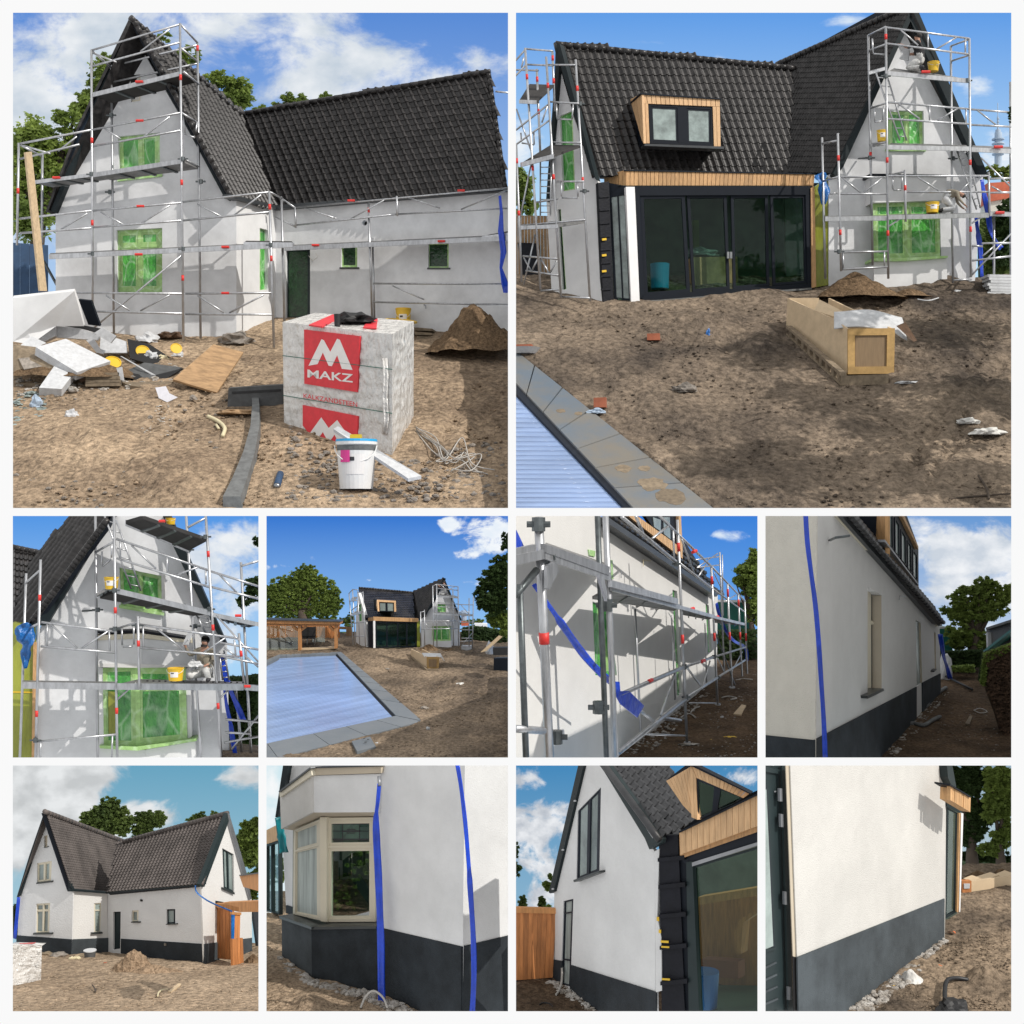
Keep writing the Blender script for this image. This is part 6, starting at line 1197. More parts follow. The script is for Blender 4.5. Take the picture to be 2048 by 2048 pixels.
# ================================================================== SET 4: wide view over the covered pool
def set_4():
 global CUR
 P = CUR = Panel(524, 1024, .2588, (533, 1032, 1016, 1515), (1897, 38), (1050, 50)); PANELS.append(P)
 skymat('sky_4', (.04, .19, .64), (.30, .56, .90), cloud=(.92, .95, .98), shade=(.80, .87, .95), blobs=[(.95, .93, .3, .14, .5), (.75, .97, .09, .05, .35), (.85, .83, .2, .08, .2), (.19, .82, .07, .035, .3), (.05, .79, .16, .03, .22), (.9, .72, .18, .1, .3), (.65, .73, .07, .02, .25), (.42, .735, .05, .015, .25), (.55, .69, .1, .015, .2), (.3, .83, .06, .02, .2), (.97, .6, .1, .1, .3)], thr=.72, soft=.18, scale=(7, 12), seed=2, hor=.5)
 sky(P, 55, 'sky_4')
 pool = [(-80, 1250), (35, 1160), (130, 1108), (600, 1088), (1240, 1625), (180, 1897), (-80, 2000)]
 ground(P, 930, 'soil_small', amp=.06, sc=.9, nu=190, nv=150, bumps=[(1000, 1100, 250, 40, .08), (1500, 1300, 250, 120, .06), (1400, 1750, 300, 100, .05)], pits=[[(-80, 1200), (60, 1140), (135, 1112), (598, 1092), (1225, 1622), (170, 1885), (-80, 1960)]])
 # pool: cover, slats and coping stones
 C_ = thing('pool', P.g(500, 1400), 'rectangular pool closed with a blue slatted cover, framed by grey stone', 'pool')
 cv = [(-60, 1215), (140, 1118), (578, 1098), (1030, 1580), (-60, 1830)]
 mk('pool_cover', [P.g(u, v, -.08) for u, v in cv], [tuple(range(5))], 'pool_cover', C_)
 n = 64
 for k in range(n):
  t0 = (k + .12) / n; t1 = (k + .88) / n
  def edge(t): return lerp((578, 1098), (1030, 1580), t)
  def ledge(t): return lerp((140, 1118), (-700, 2035), t) if 0 else lerp((140, 1118), (-640, 1990), t)
  a, b_, c_, d_ = ledge(t0), edge(t0), edge(t1), ledge(t1); q = [P.g(*a, -.045), P.g(*b_, -.045), P.g(*c_, -.045), P.g(*d_, -.045)]
  B().prism(q, Vector((0, 0, -.03))).build('cover_slat', 'pool_cover', C_)
 def stones(o0, o1, i0, i1, ts):
  for a, b_ in zip(ts[:-1], ts[1:]):
   q = [P.g(*lerp(o0, o1, a + .002), .03), P.g(*lerp(o0, o1, b_ - .002), .03), P.g(*lerp(i0, i1, b_ - .002), .03), P.g(*lerp(i0, i1, a + .002), .03)]; B().prism(q, Vector((0, 0, -.14))).build('coping_stone', 'slate', C_)
 stones((610, 1087), (1240, 1622), (578, 1097), (1035, 1580), [0, .05, .1, .16, .22, .29, .37, .46, .58, .74, 1.0]); stones((1240, 1624), (100, 1915), (1035, 1582), (20, 1800), [0, .15, .38, .63, .98, 1.25]); stones((-40, 1182), (130, 1108), (-40, 1215), (140, 1120), [0, .4, .7, 1]); stones((130, 1108), (608, 1086), (138, 1119), (578, 1098), [0, .12, .25, .37, .5, .62, .75, .87, 1])
 q = [P.g(578, 1098, 0), P.g(1035, 1582, 0), P.g(1015, 1582, -.05), P.g(570, 1101, -.05)]; B().prism(q, Vector((0, 0, -.1))).build('inner_rim', 'anthracite', C_); q = [P.g(1035, 1582, 0), P.g(20, 1802, 0), P.g(20, 1796, -.05), P.g(1015, 1580, -.05)]; B().prism(q, Vector((0, 0, -.1))).build('inner_rim', 'anthracite', C_)
 # ---- house, small
 H = thing('house', P.g(860, 1050), 'small distant house with black roof, timber dormer and sliding doors beyond the pool', 'house', 'the house under construction')
 d0 = P.dep(1050); E = P.wallD(810, d0, 725, d0 + .8); e1 = [(742, 720), (768, 708), (772, 840), (745, 850)]
 wallpoly(P, E, [(728, 1035), (725, 800), (745, 620), (800, 810), (812, 1050)], [e1], .1, 'end_wall', 'plaster_raw', H); window(P, E, e1, H, recess=.03, film='film', fm='film_frame', sash=0, depth=.03, back=None)
 MR = P.pl3((800, 815, d0), (1210, 822, d0 + .5), (748, 585, d0 + 2.2)); rf = slab(P, MR, [(748, 585), (1165, 622), (1180, 825), (800, 818)], -.1, -.01, 'main_roof', 'anthracite', H)
 roof(P, MR, [(745, 583), (1165, 622), (1175, 828), (798, 820)], (800, 818), (1180, 826), (748, 585), 28, 17, 'tile', rf, limit=0, base=False, amp=.36)
 ridge(P, (P.h(MR, 747, 585, .02), P.h(MR, 1165, 622, .02)), .035, 'tile', rf, 20)
 G = P.wallD(1225, d0 + .1, 1530, d0 + .2); GR = P.pl3((1405, 505, d0), (1262, 815, d0), (1140, 622, d0 + 3)); gp = [(1405, 508), (1145, 625), (1165, 635), (1165, 830), (1215, 828), (1262, 800)]
 rf2 = slab(P, GR, gp, -.1, -.01, 'gable_roof', 'anthracite', H); roof(P, GR, gp, (1260, 812), (1165, 815), (1405, 507), 14, 26, 'tile', rf2, limit=0, base=False, amp=.3)
 ap = P.h(GR, 1405, 508); er = P.h(G, 1542, 835, .1); rb = P.h(GR, 1145, 625) - ap; mk('far_roof', [ap, er, er + rb, ap + rb], [(0, 1, 2, 3)], 'tile', H)
 w1 = [(1355, 710), (1420, 712), (1422, 775), (1357, 772)]; w2 = [(1315, 882), (1455, 882), (1458, 995), (1318, 998)]
 wallpoly(P, G, [(1225, 1055), (1228, 835), (1262, 800), (1400, 525), (1530, 830), (1528, 1050)], [w1, w2], .12, 'gable_wall', 'plaster_grey', H)
 window(P, G, w1, H, recess=.04, film='film', fm='film_frame', mull=(.5,), sash=0, depth=.03); window(P, G, w2, H, recess=-.1, film='film', fm='film_frame', mull=(.5,), sash=0, depth=.04)
 slab(P, G, [(1405, 508), (1400, 535), (1262, 815), (1250, 812)], 0, .14, 'barge_board', 'barge', H); slab(P, G, [(1405, 508), (1412, 515), (1545, 838), (1530, 835), (1400, 530)], 0, .14, 'barge_board', 'barge', H)
 slab(P, G, [(1312, 838), (1465, 838), (1465, 880), (1312, 880)], 0, .2, 'bay_fascia', 'plaster_raw', H); slab(P, G, [(1312, 1000), (1465, 996), (1465, 1050), (1312, 1052)], 0, .18, 'bay_base', 'plaster_raw', H)
 Dp = P.wallD(860, d0 - .3, 1195, d0 + .05); fa = slab(P, Dp, [(862, 812), (1210, 824), (1210, 850), (862, 840)], -.2, .02, 'fascia', 'cladding', H); slab(P, P.wallD(862, d0 - .3, 820, d0), [(862, 812), (820, 818), (820, 845), (862, 840)], -.05, .02, 'fascia_side', 'cladding', H)
 slab(P, Dp, [(860, 840), (875, 840), (877, 1050), (862, 1052)], -.1, .03, 'corner_post', 'white_paint', H); slab(P, Dp, [(820, 846), (858, 842), (860, 1048), (826, 1045)], -.3, -.1, 'bitumen_pier', 'bitumen', H)
 window(P, Dp, [(876, 845), (1196, 850), (1196, 1045), (878, 1050)], H, recess=.02, fw=.03, mull=(.28, .54, .76), mw=.03, fm='anthracite', pm='glass', sash=0, depth=.06, name='sliding_doors', back='interior')
 slab(P, Dp, [(1198, 850), (1222, 835), (1222, 1045), (1198, 1045)], -.1, 0, 'film_drape', 'film_yellow', H)
 dm = thing_part('dormer', H); DF = P.wallD(890, d0 - .1, 1035, d0 + .15)
 slab(P, DF, [(890, 678), (1035, 686), (1037, 770), (895, 768)], -.5, -.02, 'dormer_body', 'anthracite', dm); slab(P, DF, [(890, 678), (1035, 686), (1035, 700), (891, 694)], -.02, .02, 'dormer_head', 'cladding_pale', dm); slab(P, DF, [(890, 694), (905, 695), (908, 768), (895, 768)], -.02, .02, 'dormer_side', 'cladding_pale', dm); slab(P, DF, [(1020, 700), (1035, 700), (1037, 770), (1022, 770)], -.02, .02, 'dormer_side', 'cladding_pale', dm)
 slab(P, P.wallD(890, d0 - .1, 872, d0 + .5), [(890, 678), (872, 684), (890, 755), (895, 768)], -.03, .01, 'dormer_cheek', 'cladding_pale', dm); window(P, DF, [(906, 696), (1020, 701), (1022, 770), (908, 768)], dm, recess=0, mull=(.5,), mw=.12, fw=.05, fm='anthracite', pm='grey_green', sash=0, depth=.03)
 # scaffolds
 S = Scaf(P, G, P.g(1500, 1055), 'small scaffold tower before the distant gable', r=.018); F_ = .7
 for a, b in (((1320, 570), (1325, 1040)), ((1350, 558), (1352, 1045)), ((1475, 600), (1480, 1045)), ((1515, 575), (1520, 1045)), ((1225, 770), (1230, 1040)), ((1255, 755), (1258, 1040)), ((1600, 665), (1600, 1040)), ((1634, 655), (1625, 1060))): S.pole(a, b, F_)
 S.rails([((1350, 558), (1515, 578)), ((1352, 590), (1515, 605)), ((1320, 572), (1350, 558)), ((1352, 700), (1515, 712)), ((1352, 730), (1515, 742)), ((1520, 715), (1634, 718)), ((1225, 775), (1256, 768)), ((1230, 905), (1520, 900)), ((1235, 845), (1520, 840)), ((1520, 790), (1632, 795)), ((1530, 855), (1630, 850)), ((1530, 910), (1630, 912)), ((1530, 1000), (1628, 995)), ((1540, 975), (1628, 975))], F_)
 S.braces([((1380, 562), (1420, 595)), ((1440, 600), (1490, 578)), ((1250, 845), (1300, 905)), ((1400, 840), (1450, 900)), ((1535, 1040), (1630, 930)), ((1540, 720), (1600, 790))], F_)
 S.deck((1352, 645), (1515, 655), (1490, 645), (1365, 636), F_, .3, .04); S.deck((1318, 780), (1520, 790), (1500, 783), (1330, 772), F_, .3, .04); S.deck((1525, 790), (1632, 797), (1632, 790), (1525, 783), F_, .3, .03)
 S = Scaf(P, E, P.g(720, 1040), 'small scaffold tower at the left end of the distant house', r=.018)
 for a, b in (((672, 630), (705, 1030)), ((700, 595), (722, 1025)), ((740, 610), (755, 1030)), ((780, 615), (800, 1040))): S.pole(a, b, .5)
 S.rails([((672, 630), (700, 598)), ((700, 598), (742, 602)), ((740, 620), (782, 625)), ((675, 690), (735, 685)), ((690, 760), (745, 720)), ((700, 860), (800, 850)), ((712, 960), (795, 960))], .5); S.deck((690, 670), (725, 675), (735, 655), (700, 655), .6, .2, .04); S.deck((690, 790), (760, 775), (785, 765), (720, 768), .6, .2, .04)
 b0 = P.h(G, 1408, 640, .55); kneeling(P, b0, .42, R(165), 'tiny person in black kneeling on the distant scaffold top')
 # ---- pavilion
 V_ = thing('garden_pavilion', P.g(300, 1070), 'low timber garden pavilion with flat roof left of the distant house', 'pavilion'); vd = P.dep(1075); VP = P.wallD(20, vd, 600, vd); VB = P.wallD(20, vd + 2, 600, vd + 2)
 q = [P.h(VP, 20, 858), P.h(VP, 605, 862), P.h(VP, 605, 850), P.h(VP, 20, 832)]; slab(P, VP, [(20, 836), (606, 850), (606, 868), (20, 860)], -.6, .15, 'roof_slab', 'cedar_beam', V_); slab(P, VP, [(20, 830), (608, 845), (608, 850), (20, 836)], -.65, .2, 'roof_edge', 'gutter', V_); slab(P, VP, [(20, 862), (600, 868), (600, 880), (20, 876)], -.15, .02, 'beam', 'cedar_beam', V_)
 for u, w_ in ((290, 22), (570, 22)): slab(P, VP, [(u - w_ / 2, 880), (u + w_ / 2, 880), (u + w_ / 2, 1068 - (u > 400) * 15), (u - w_ / 2, 1072 - (u > 400) * 15)], -.2, .04, 'post', 'cedar_beam', V_)
 for a, b in (((235, 880), (280, 915)), ((345, 880), (300, 915)), ((520, 882), (560, 918))): B().tube([P.h(VP, *a, -.05), P.h(VP, *b, -.05)], .06, 4).build('knee_brace', 'cedar_beam', V_)
 planks(P, VB, [(20, 870), (600, 872), (600, 1055), (20, 1062)], 34, 0, .05, 'cedar', V_, gap=.06, name='back_board')
 slab(P, VP, [(390, 885), (488, 885), (485, 1058), (388, 1060)], -1.2, -1.18, 'glass_panel', 'glass_clear', V_)
 for a in ((20, 180), (182, 278)): slab(P, VP, [(a[0], 880), (a[1], 882), (a[1], 1070), (a[0], 1075)], -.1, -.09, 'glass_panel', 'glass_clear', V_)
 slab(P, VP, [(20, 1062), (560, 1050), (560, 1058), (20, 1082)], -1.5, -.1, 'floor_slab', 'timber', V_)
 for k, u in enumerate((318, 375)):
  c = P.h(VP, u, 1045, -.8); t = thing('chair', c, ('left' if k == 0 else 'right') + ' dark chair standing inside the timber pavilion', 'chair', 'pavilion chairs')
  B().prism([c + Vector(x) for x in ((-.15, 0, .3), (.15, 0, .3), (.15, .25, .3), (-.15, .25, .3))], Vector((0, 0, .04))).build('seat', 'black', t); B().prism([c + Vector(x) for x in ((-.15, .25, .34), (.15, .25, .34), (.15, .3, .7), (-.15, .3, .7))], Vector((0, .03, 0))).build('backrest', 'black', t)
  for x in (-.13, .13):
   for y in (.02, .23): B().tube([c + Vector((x, y, 0)), c + Vector((x, y, .3))], .015, 5).build('leg', 'steel', t)
 # gap between pavilion and house
 gp_ = P.wallD(595, 52, 700, 52); fo = thing('board_fence', P.at(650, 1020, 52), 'reddish board fence between pavilion and distant house', 'fence'); planks(P, gp_, [(590, 885), (690, 888), (695, 1018), (650, 1018), (650, 905), (600, 905)][:4] if 0 else [(650, 888), (695, 888), (700, 1018), (650, 1018)], 5, 0, .05, 'plywood', fo, gap=.05); slab(P, gp_, [(585, 885), (650, 888), (650, 908), (585, 905)], 0, .06, 'lintel', 'plywood', fo)
 slab(P, P.wallD(595, 54, 650, 54), [(595, 930), (650, 930), (650, 960), (595, 960)], -.3, 0, 'lawn_strip', 'leaf_light', label='bright lawn seen through the fence gap', cat='lawn'); crumple(P, P.at(615, 1000, 53), .35, .3, .25, 'black', 'dark parked car glimpsed through the fence gap', 'car', 'parked_car', 3, amp=.15)
 # ---- trees
 tree(P, 320, 860, 54.2, [(330, 560, 170, 130), (180, 600, 140, 110), (470, 620, 130, 120), (90, 700, 130, 130), (270, 740, 220, 100), (500, 740, 120, 110), (340, 460, 90, 60), (560, 690, 70, 90), (60, 620, 50, 60)], 36000, .08, 'leaf', 'big round green tree behind the timber pavilion', 'trees around the garden', tr=.2, seed=21, thick=.25)
 tree(P, 1850, 1000, 46, [(1850, 420, 90, 110), (1800, 520, 120, 100), (1760, 640, 130, 110), (1880, 640, 80, 150), (1890, 250, 40, 130), (1780, 740, 100, 70), (1730, 690, 90, 50)], 9000, .10, 'leaf_dark', 'dark leafy tree hanging in at the right edge', 'trees around the garden', trunk=False, seed=22, thick=.4)
 tree(P, 1840, 1000, 46.5, [(1830, 820, 90, 80), (1880, 900, 50, 70), (1860, 770, 60, 40)], 3200, .09, 'leaf_light', 'sunlit yellow green shrub below the dark tree at right', 'trees around the garden', trunk=False, seed=23, thick=.5, name='shrub', cat='shrub')
 hedge(P, [(1545, 900), (1640, 880), (1900, 920), (1900, 1100), (1700, 1090), (1545, 1040)], 51, 52.5, 4200, .08, 'leaf_dark', 'dark hedge along the right garden side', seed=8)
 tree(P, 660, 880, 54, [(660, 850, 50, 45), (690, 810, 25, 40), (625, 840, 30, 25)], 900, .07, 'leaf_fine', 'small bushes between pavilion and house', 'trees around the garden', trunk=False, seed=24, name='bushes')
 tree(P, 1700, 870, 54, [(1560, 850, 60, 25), (1660, 850, 70, 22)], 1000, .07, 'leaf', 'row of distant bushes right of the scaffold', 'trees around the garden', trunk=False, seed=25, name='bushes')
 slab(P, P.wallD(1560, 53.5, 1740, 53.5), [(1540, 850), (1600, 855), (1600, 880), (1540, 880)], -.5, 0, 'far_house', 'red_roof', label='distant red roofed house behind the right scaffold', cat='house'); slab(P, P.wallD(1560, 53.5, 1740, 53.5), [(1640, 862), (1740, 865), (1740, 892), (1640, 890)], -.5, 0, 'far_shed', 'white_paint', label='distant white shed roof above the hedge', cat='shed')
 tw = thing('radio_tower', P.at(1560, 860, 54), 'tiny distant radio tower above the hedge', 'tower'); cyl(P, P.at(1560, 850, 54), .12, .1, P.m(90, 54), 'shaft', 'tower', tw, n=10); cyl(P, P.at(1560, 780, 54), .25, .25, .06, 'platform', 'tower', tw, n=10)
 # ---- things on the ground
 heap(P, 1295, 1068, 105, 48, 'heap', 'small sand pile before the distant bay window', depth=.6); heap(P, 1450, 1068, 80, 14, 'heap', 'low earth spill right of the small sand pile', name='earth_spill', cat='earth pile', depth=.5)
 K = thing('timber_crate', P.g(1270, 1220), 'long wooden crate with white torn lid beside the pool', 'crate'); f1 = P.wall((1275, 1212), (1366, 1212)); f2 = P.wall((1275, 1212), (1150, 1115))
 slab(P, f1, [(1273, 1120), (1370, 1122), (1366, 1212), (1275, 1212)], -.1, 0, 'end_frame', 'mdf_edge', K); slab(P, f1, [(1288, 1138), (1350, 1138), (1348, 1198), (1290, 1198)], 0, .015, 'end_panel', 'brown_board', K); slab(P, f2, [(1272, 1120), (1245, 1105), (1152, 1058), (1148, 1115), (1272, 1208)], -.03, 0, 'side_panel', 'mdf', K)
 bk = P.h(f1, 1366, 1180) - P.h(f1, 1275, 1180); B().prism([P.h(f2, u, v) + bk for u, v in ((1272, 1120), (1152, 1058), (1148, 1115), (1272, 1208))], Vector((-.03, 0, 0))).build('side_panel', 'mdf', K)
 B().prism([P.p(1235, 1088, 1190), P.p(1380, 1092, 1190), P.p(1410, 1150, 1200), P.p(1385, 1118, 1205), P.p(1255, 1118, 1200)], Vector((0, 0, -.02))).build('torn_lid', 'foam', K); slab(P, P.wall((1268, 1232), (1360, 1232)), [(1265, 1214), (1362, 1214), (1358, 1230), (1268, 1232)], -.1, 0, 'pallet_end', 'pallet', K); slab(P, P.wall((1265, 1230), (1145, 1125)), [(1265, 1212), (1146, 1115), (1146, 1125), (1265, 1230)], -.05, 0, 'pallet_side', 'pallet', K)
 o, _, _ = pxbox(P, (1790, 1235), (1900, 1240), (1920, 1200), (1790, 1130), (1900, 1128), (1920, 1120), 'black_crate', 'anthracite', label='black crate at the right edge of the garden', cat='crate')
 for k in range(4): slab(P, P.wallD(1690, 45, 1850, 45), [(1690 + k * 10, 1083 - k * 3), (1830 + k * 7, 955 + k * 2), (1838 + k * 7, 958 + k * 2), (1702 + k * 10, 1085 - k * 3)], k * .12, k * .12 + .06, 'plank', 'timber', label=('first', 'second', 'third', 'fourth')[k] + ' pale plank leaning against the hedge, counted from the back', cat='plank', group='planks leaning at the hedge')
 crumple(P, P.g(1760, 1100), .14, .1, .32, 'foam', 'white sack standing below the leaning planks', 'sack', 'sack', 4, amp=.4); slab(P, P.wallD(1780, 45.5, 1900, 45.5), [(1785, 1050), (1900, 1048), (1900, 1105), (1785, 1108)], -.4, 0, 'dark_container', 'black', label='low black container before the right hedge', cat='container')
 for k in range(4): B().prism([P.p(1540, 1035 + k * 9, 1070), P.p(1618, 1037 + k * 9, 1070), P.p(1618, 1044 + k * 9, 1070), P.p(1540, 1042 + k * 9, 1070)], Vector((0, .4, 0))).build('foam_sheet', 'foam', label=('topmost', 'second', 'third', 'lowest')[k] + ' sheet of the small white foam pile by the scaffold', cat='foam sheet', group='small foam pile')
 o, w1_, _ = pxbox(P, (735, 1882), (880, 1842), (835, 1755), (735, 1850), (880, 1812), (835, 1735), 'skimmer_box', 'slate', label='square grey skimmer box lying before the pool', cat='box')
 tp = o; c = P.g(790, 1815, .17)
 for k, (u, v) in enumerate(((790, 1800), (820, 1808), (800, 1830))): cyl(P, P.g(u, v - 14, .13), .035, .035, .012, 'bolt_hole', 'black', o, n=10)
 for k, (u, v, w_, h_, m_, lb) in enumerate(((1255, 1520, 28, 14, 'stone', 'grey stones in a clump right of the pool corner'), (1282, 1680, 15, 16, 'foam', 'small white scrap by the pool corner'), (1535, 1335, 40, 12, 'limewash', 'pale plaster lump right of the crate'), (885, 1790, 12, 8, 'foam', 'tiny white pebble beside the skimmer box'), (970, 1215, 16, 7, 'stone', 'flat stone between pool and crate'))):
  c = P.g(u, v); crumple(P, c, P.m(w_, c.y), P.m(w_ * .7, c.y), P.m(h_, c.y), m_, lb, 'litter', 'small_litter', k + 40, amp=.6)
 scatter(P, [(700, 1150), (1890, 1120), (1890, 1890), (900, 1890), (1260, 1640)], 1700, .006, .035, 'soil_small', 'small clods of earth beside the pool', name='soil_clods', cat='soil', seed=13)
# ================================================================== SET 5: along the scaffolded side wall
def set_5():
 global CUR
 P = CUR = Panel(1024, 1024, .2588, (1032, 1032, 1515, 1515), (1897, 34), (1290, 42)); PANELS.append(P)
 skymat('sky_5', (.045, .22, .70), (.20, .46, .85), cloud=(.80, .88, .95), shade=(.60, .75, .90), blobs=[(.92, .91, .14, .06, .3), (.83, .92, .07, .03, .22)], thr=.68, soft=.25, scale=(6, 10), seed=4)
 sky(P, 48, 'sky_5')
 ground(P, 1090, 'mud_small', amp=.06, sc=.9, nu=120, nv=110, bumps=[(1500, 1800, 200, 80, .04)])
 H = thing('house', P.g(1400, 1450), 'long white side wall receding behind near scaffold poles', 'house', 'the house under construction')
 W = P.wall((820, 1900), (1580, 1290))
 s1 = [(622, 690), (745, 740), (812, 1262), (645, 1262)]; s2 = [(1240, 600), (1275, 612), (1315, 1400), (1278, 1430)]; s3 = [(1496, 710), (1520, 720), (1545, 1080), (1516, 1092)]
 wallpoly(P, W, [(20, 2700), (20, -250), (745, 60), (1590, 640), (1582, 1300), (820, 1920)], [s1, s2, s3], .3, 'side_wall', 'plaster_white', H)
 for s in (s1, s2, s3): window(P, W, s, H, recess=.05, fw=.28, fm='film', film='film_frame', sash=0, depth=.08, back=None)
 slab(P, W, [(755, 372), (778, 372), (785, 520), (765, 515)], 0, .03, 'masking_strip', 'film_frame', H); slab(P, W, [(592, 290), (645, 302), (642, 345), (600, 335)], 0, .03, 'masking_strip', 'film_frame', H)
 slab(P, W, [(745, 40), (748, 90), (1580, 655), (1592, 640), (1590, 625)], -.1, .3, 'gutter', 'gutter', H); slab(P, W, [(720, 60), (748, 95), (1560, 650), (1560, 640), (760, 80)], -.05, .2, 'eave_soffit', 'cream_frame', H)
 B().tube([P.h(W, u, v, .05) for u, v in ((1014, 422), (1014, 370), (1072, 378))], .012, 5).build('wall_hook', 'pipe_yellow', H); B().tube([P.h(W, 843, 450, .05), P.h(W, 843, 510, .05)], .012, 5).build('wall_hook', 'galv', H)
 # roof and dormer above the gutter
 rq = [P.h(W, u, v, .15) for u, v in ((745, 40), (1592, 630))]; bk = -W.n * 2.0 + Vector((0, 0, 2.6)); RP = Plane(rq[0], (rq[1] - rq[0]).cross(bk)); rp = [(760, 50), (900, 20), (1320, 200), (1400, 330), (1540, 560), (1590, 632)]
 rf = slab(P, RP, rp, -.15, 0, 'roof', 'anthracite', H)
 for f in range(24):
  a = rq[0].lerp(rq[1], f / 24); b_ = rq[0].lerp(rq[1], (f + 1) / 24)
  for k in range(4):
   o_ = bk * (k * .11); B().tube([a + o_ + RP.n * .02, b_ + o_ + RP.n * .05], .075, 6).build('roof_tile', 'tile', rf, smooth=True)
 dm = thing_part('dormer', H); dq = [(905, -30), (1062, 20), (1322, 345), (1300, 365), (1210, 300), (920, 50)]
 q = [(905, 20), (1045, 20), (1320, 290), (1318, 355)]; planks(P, W, [(900, -20), (1318, 285), (1320, 362), (905, 35)], 26, .05, .12, 'cladding_pale', dm, gap=.1)
 slab(P, W, [(1030, 30), (1290, 30), (1292, 265), (1090, 120)], -.05, .04, 'dormer_glazing', 'anthracite', dm); slab(P, W, [(1090, 40), (1150, 60), (1150, 150), (1100, 115)], .04, .06, 'dormer_pane', 'grey_green', dm); slab(P, W, [(1170, 40), (1220, 40), (1225, 210), (1175, 170)], .04, .06, 'dormer_pane', 'grey_green', dm); slab(P, W, [(1288, 30), (1306, 30), (1320, 300), (1296, 280)], .0, .12, 'dormer_corner', 'cladding_pale', dm)
 # scaffold
 S = Scaf(P, W, P.g(1350, 1780), 'galvanised scaffold along the white side wall, its near poles large at left', r=.05, m='galv')
 for a, b, k, bd, mm in (((205, 40), (290, 1893), 1.75, (.5,), 'galv'), ((660, 20), (730, 1893), 1.2, (), 'galv_dark'), ((722, 20), (798, 1893), 1.35, (), 'galv'), ((60, 560), (108, 1893), 1.2, (), 'galv_dark'), ((1278, 60), (1352, 1780), .72, (.12, .53), 'galv'), ((1540, 430), (1588, 1490), .62, (.09, .5), 'galv'), ((1665, 560), (1700, 1350), .55, (.08, .5), 'galv'), ((1748, 640), (1778, 1270), .5, (.1, .5), 'galv'), ((1798, 680), (1818, 1250), .45, (.5,), 'galv'), ((950, 750), (995, 1720), .6, (), 'galv'), ((1232, 800), (1260, 1450), .4, (), 'galv'), ((1605, 310), (1640, 1230), .45, (), 'galv'), ((1625, 330), (1632, 800), .35, (), 'galv'), ((1490, 860), (1505, 1340), .35, (), 'galv')): S.pole(a, b, 1.3 if b[0] not in (995, 1260, 1505) else .5, bd, k, mm)
 for a, b, k in (((850, 40), (1265, 385), .9), ((1130, 20), (1280, 170), .7), ((1280, 170), (1540, 420), .65), ((1540, 420), (1800, 690), .5), ((1300, 400), (1545, 590), .6), ((1545, 590), (1795, 770), .45), ((830, 1415), (1335, 1195), 1.05), ((1340, 1195), (1560, 1120), .75), ((1560, 1120), (1805, 1045), .55), ((825, 1860), (1340, 1445), 1.1), ((1340, 1440), (1585, 1280), .8), ((1585, 1280), (1800, 1145), .55), ((20, 1675), (245, 1690), 1.4), ((1420, 370), (1600, 345), .35), ((1430, 430), (1600, 410), .35), ((1020, 1715), (1340, 1730), .5), ((1370, 1475), (1580, 1478), .35)): S.rail(a, b, 1.3, k=k)
 for a, b, k, mm in (((1085, 205), (1205, 110), .6, 'galv'), ((955, 30), (1010, 160), .7, 'galv'), ((1310, 210), (1410, 480), .45, 'galv'), ((1440, 500), (1500, 405), .4, 'galv'), ((1245, 140), (1255, 390), .5, 'galv'), ((1150, 1570), (1260, 1245), .6, 'galv'), ((1350, 1200), (1455, 1340), .55, 'galv'), ((1000, 1540), (1090, 1615), .8, 'galv'), ((1480, 1340), (1530, 1150), .4, 'galv'), ((1560, 900), (1722, 1335), .4, 'galv_dark'), ((1590, 1130), (1640, 1240), .35, 'galv'), ((1560, 470), (1640, 640), .3, 'galv'), ((1650, 690), (1730, 640), .3, 'galv'), ((1430, 430), (1590, 320), .3, 'galv'), ((30, 640), (190, 450), 1.4, 'galv_dark'), ((1700, 1230), (1780, 1080), .3, 'galv')): S.brace(a, b, 1.3, k=k, m=mm)
 S.deck((20, 345), (240, 300), (250, 240), (20, 290), 1.5, .3, .1, 'deck'); S.deck((245, 300), (755, 480), (740, 400), (260, 235), 1.45, .3, .1, 'deck'); S.deck((765, 570), (1290, 720), (1250, 745), (620, 650), 1.4, .35, .07, 'deck'); S.deck((1290, 725), (1560, 800), (1520, 820), (1310, 780), 1.35, .4, .05, 'deck'); S.deck((1560, 805), (1790, 860), (1770, 868), (1560, 845), 1.35, .4, .04, 'deck')
 b_ = B()
 for q, th in (([(250, 245), (755, 420), (752, 490), (255, 310)], .12), ([(768, 525), (1285, 670), (1285, 715), (768, 580)], .05), ([(20, 285), (185, 250), (188, 330), (20, 370)], .1)): slab(P, W, q, 1.42, 1.5, 'edge_plate', 'galv', S.t)
 for u, v, k in ((205, 95, 2), (730, 720, 2), (1330, 1195, 1), (1345, 1430, 1), (245, 350, 2), (1270, 400, 1), (340, 1740, 2), (670, 1510, 2), (1560, 1120, .8), (1590, 1280, .8)):
  c = P.h(W, u, v, 1.3); r = .05 * k; B().tube([c - Vector((0, 0, r * 1.3)), c + Vector((0, 0, r * 1.3))], r * 1.25, 8).tube([c - Vector((r * 2.2, 0, 0)), c + Vector((r * 2.2, 0, 0))], r * .6, 6).build('coupler', 'galv_dark', S.t)
 for q in ([(268, 420), (350, 375), (358, 470), (290, 600), (272, 585)], [(668, 490), (710, 500), (735, 620), (735, 690)]): slab(P, W, q, 1.5, 1.56, 'bracket_plate', 'galv', S.t)
 for u, v in ((1070, 1302), (1475, 1152), (1390, 750), (1410, 305), (1580, 815)):
  c = P.h(W, u, v, 1.33); dv = (P.h(W, u + 20, v - 8, 1.33) - c); B().tube([c - dv * .6, c + dv * .6], .045, 8).build('tape_band', 'red', S.t)
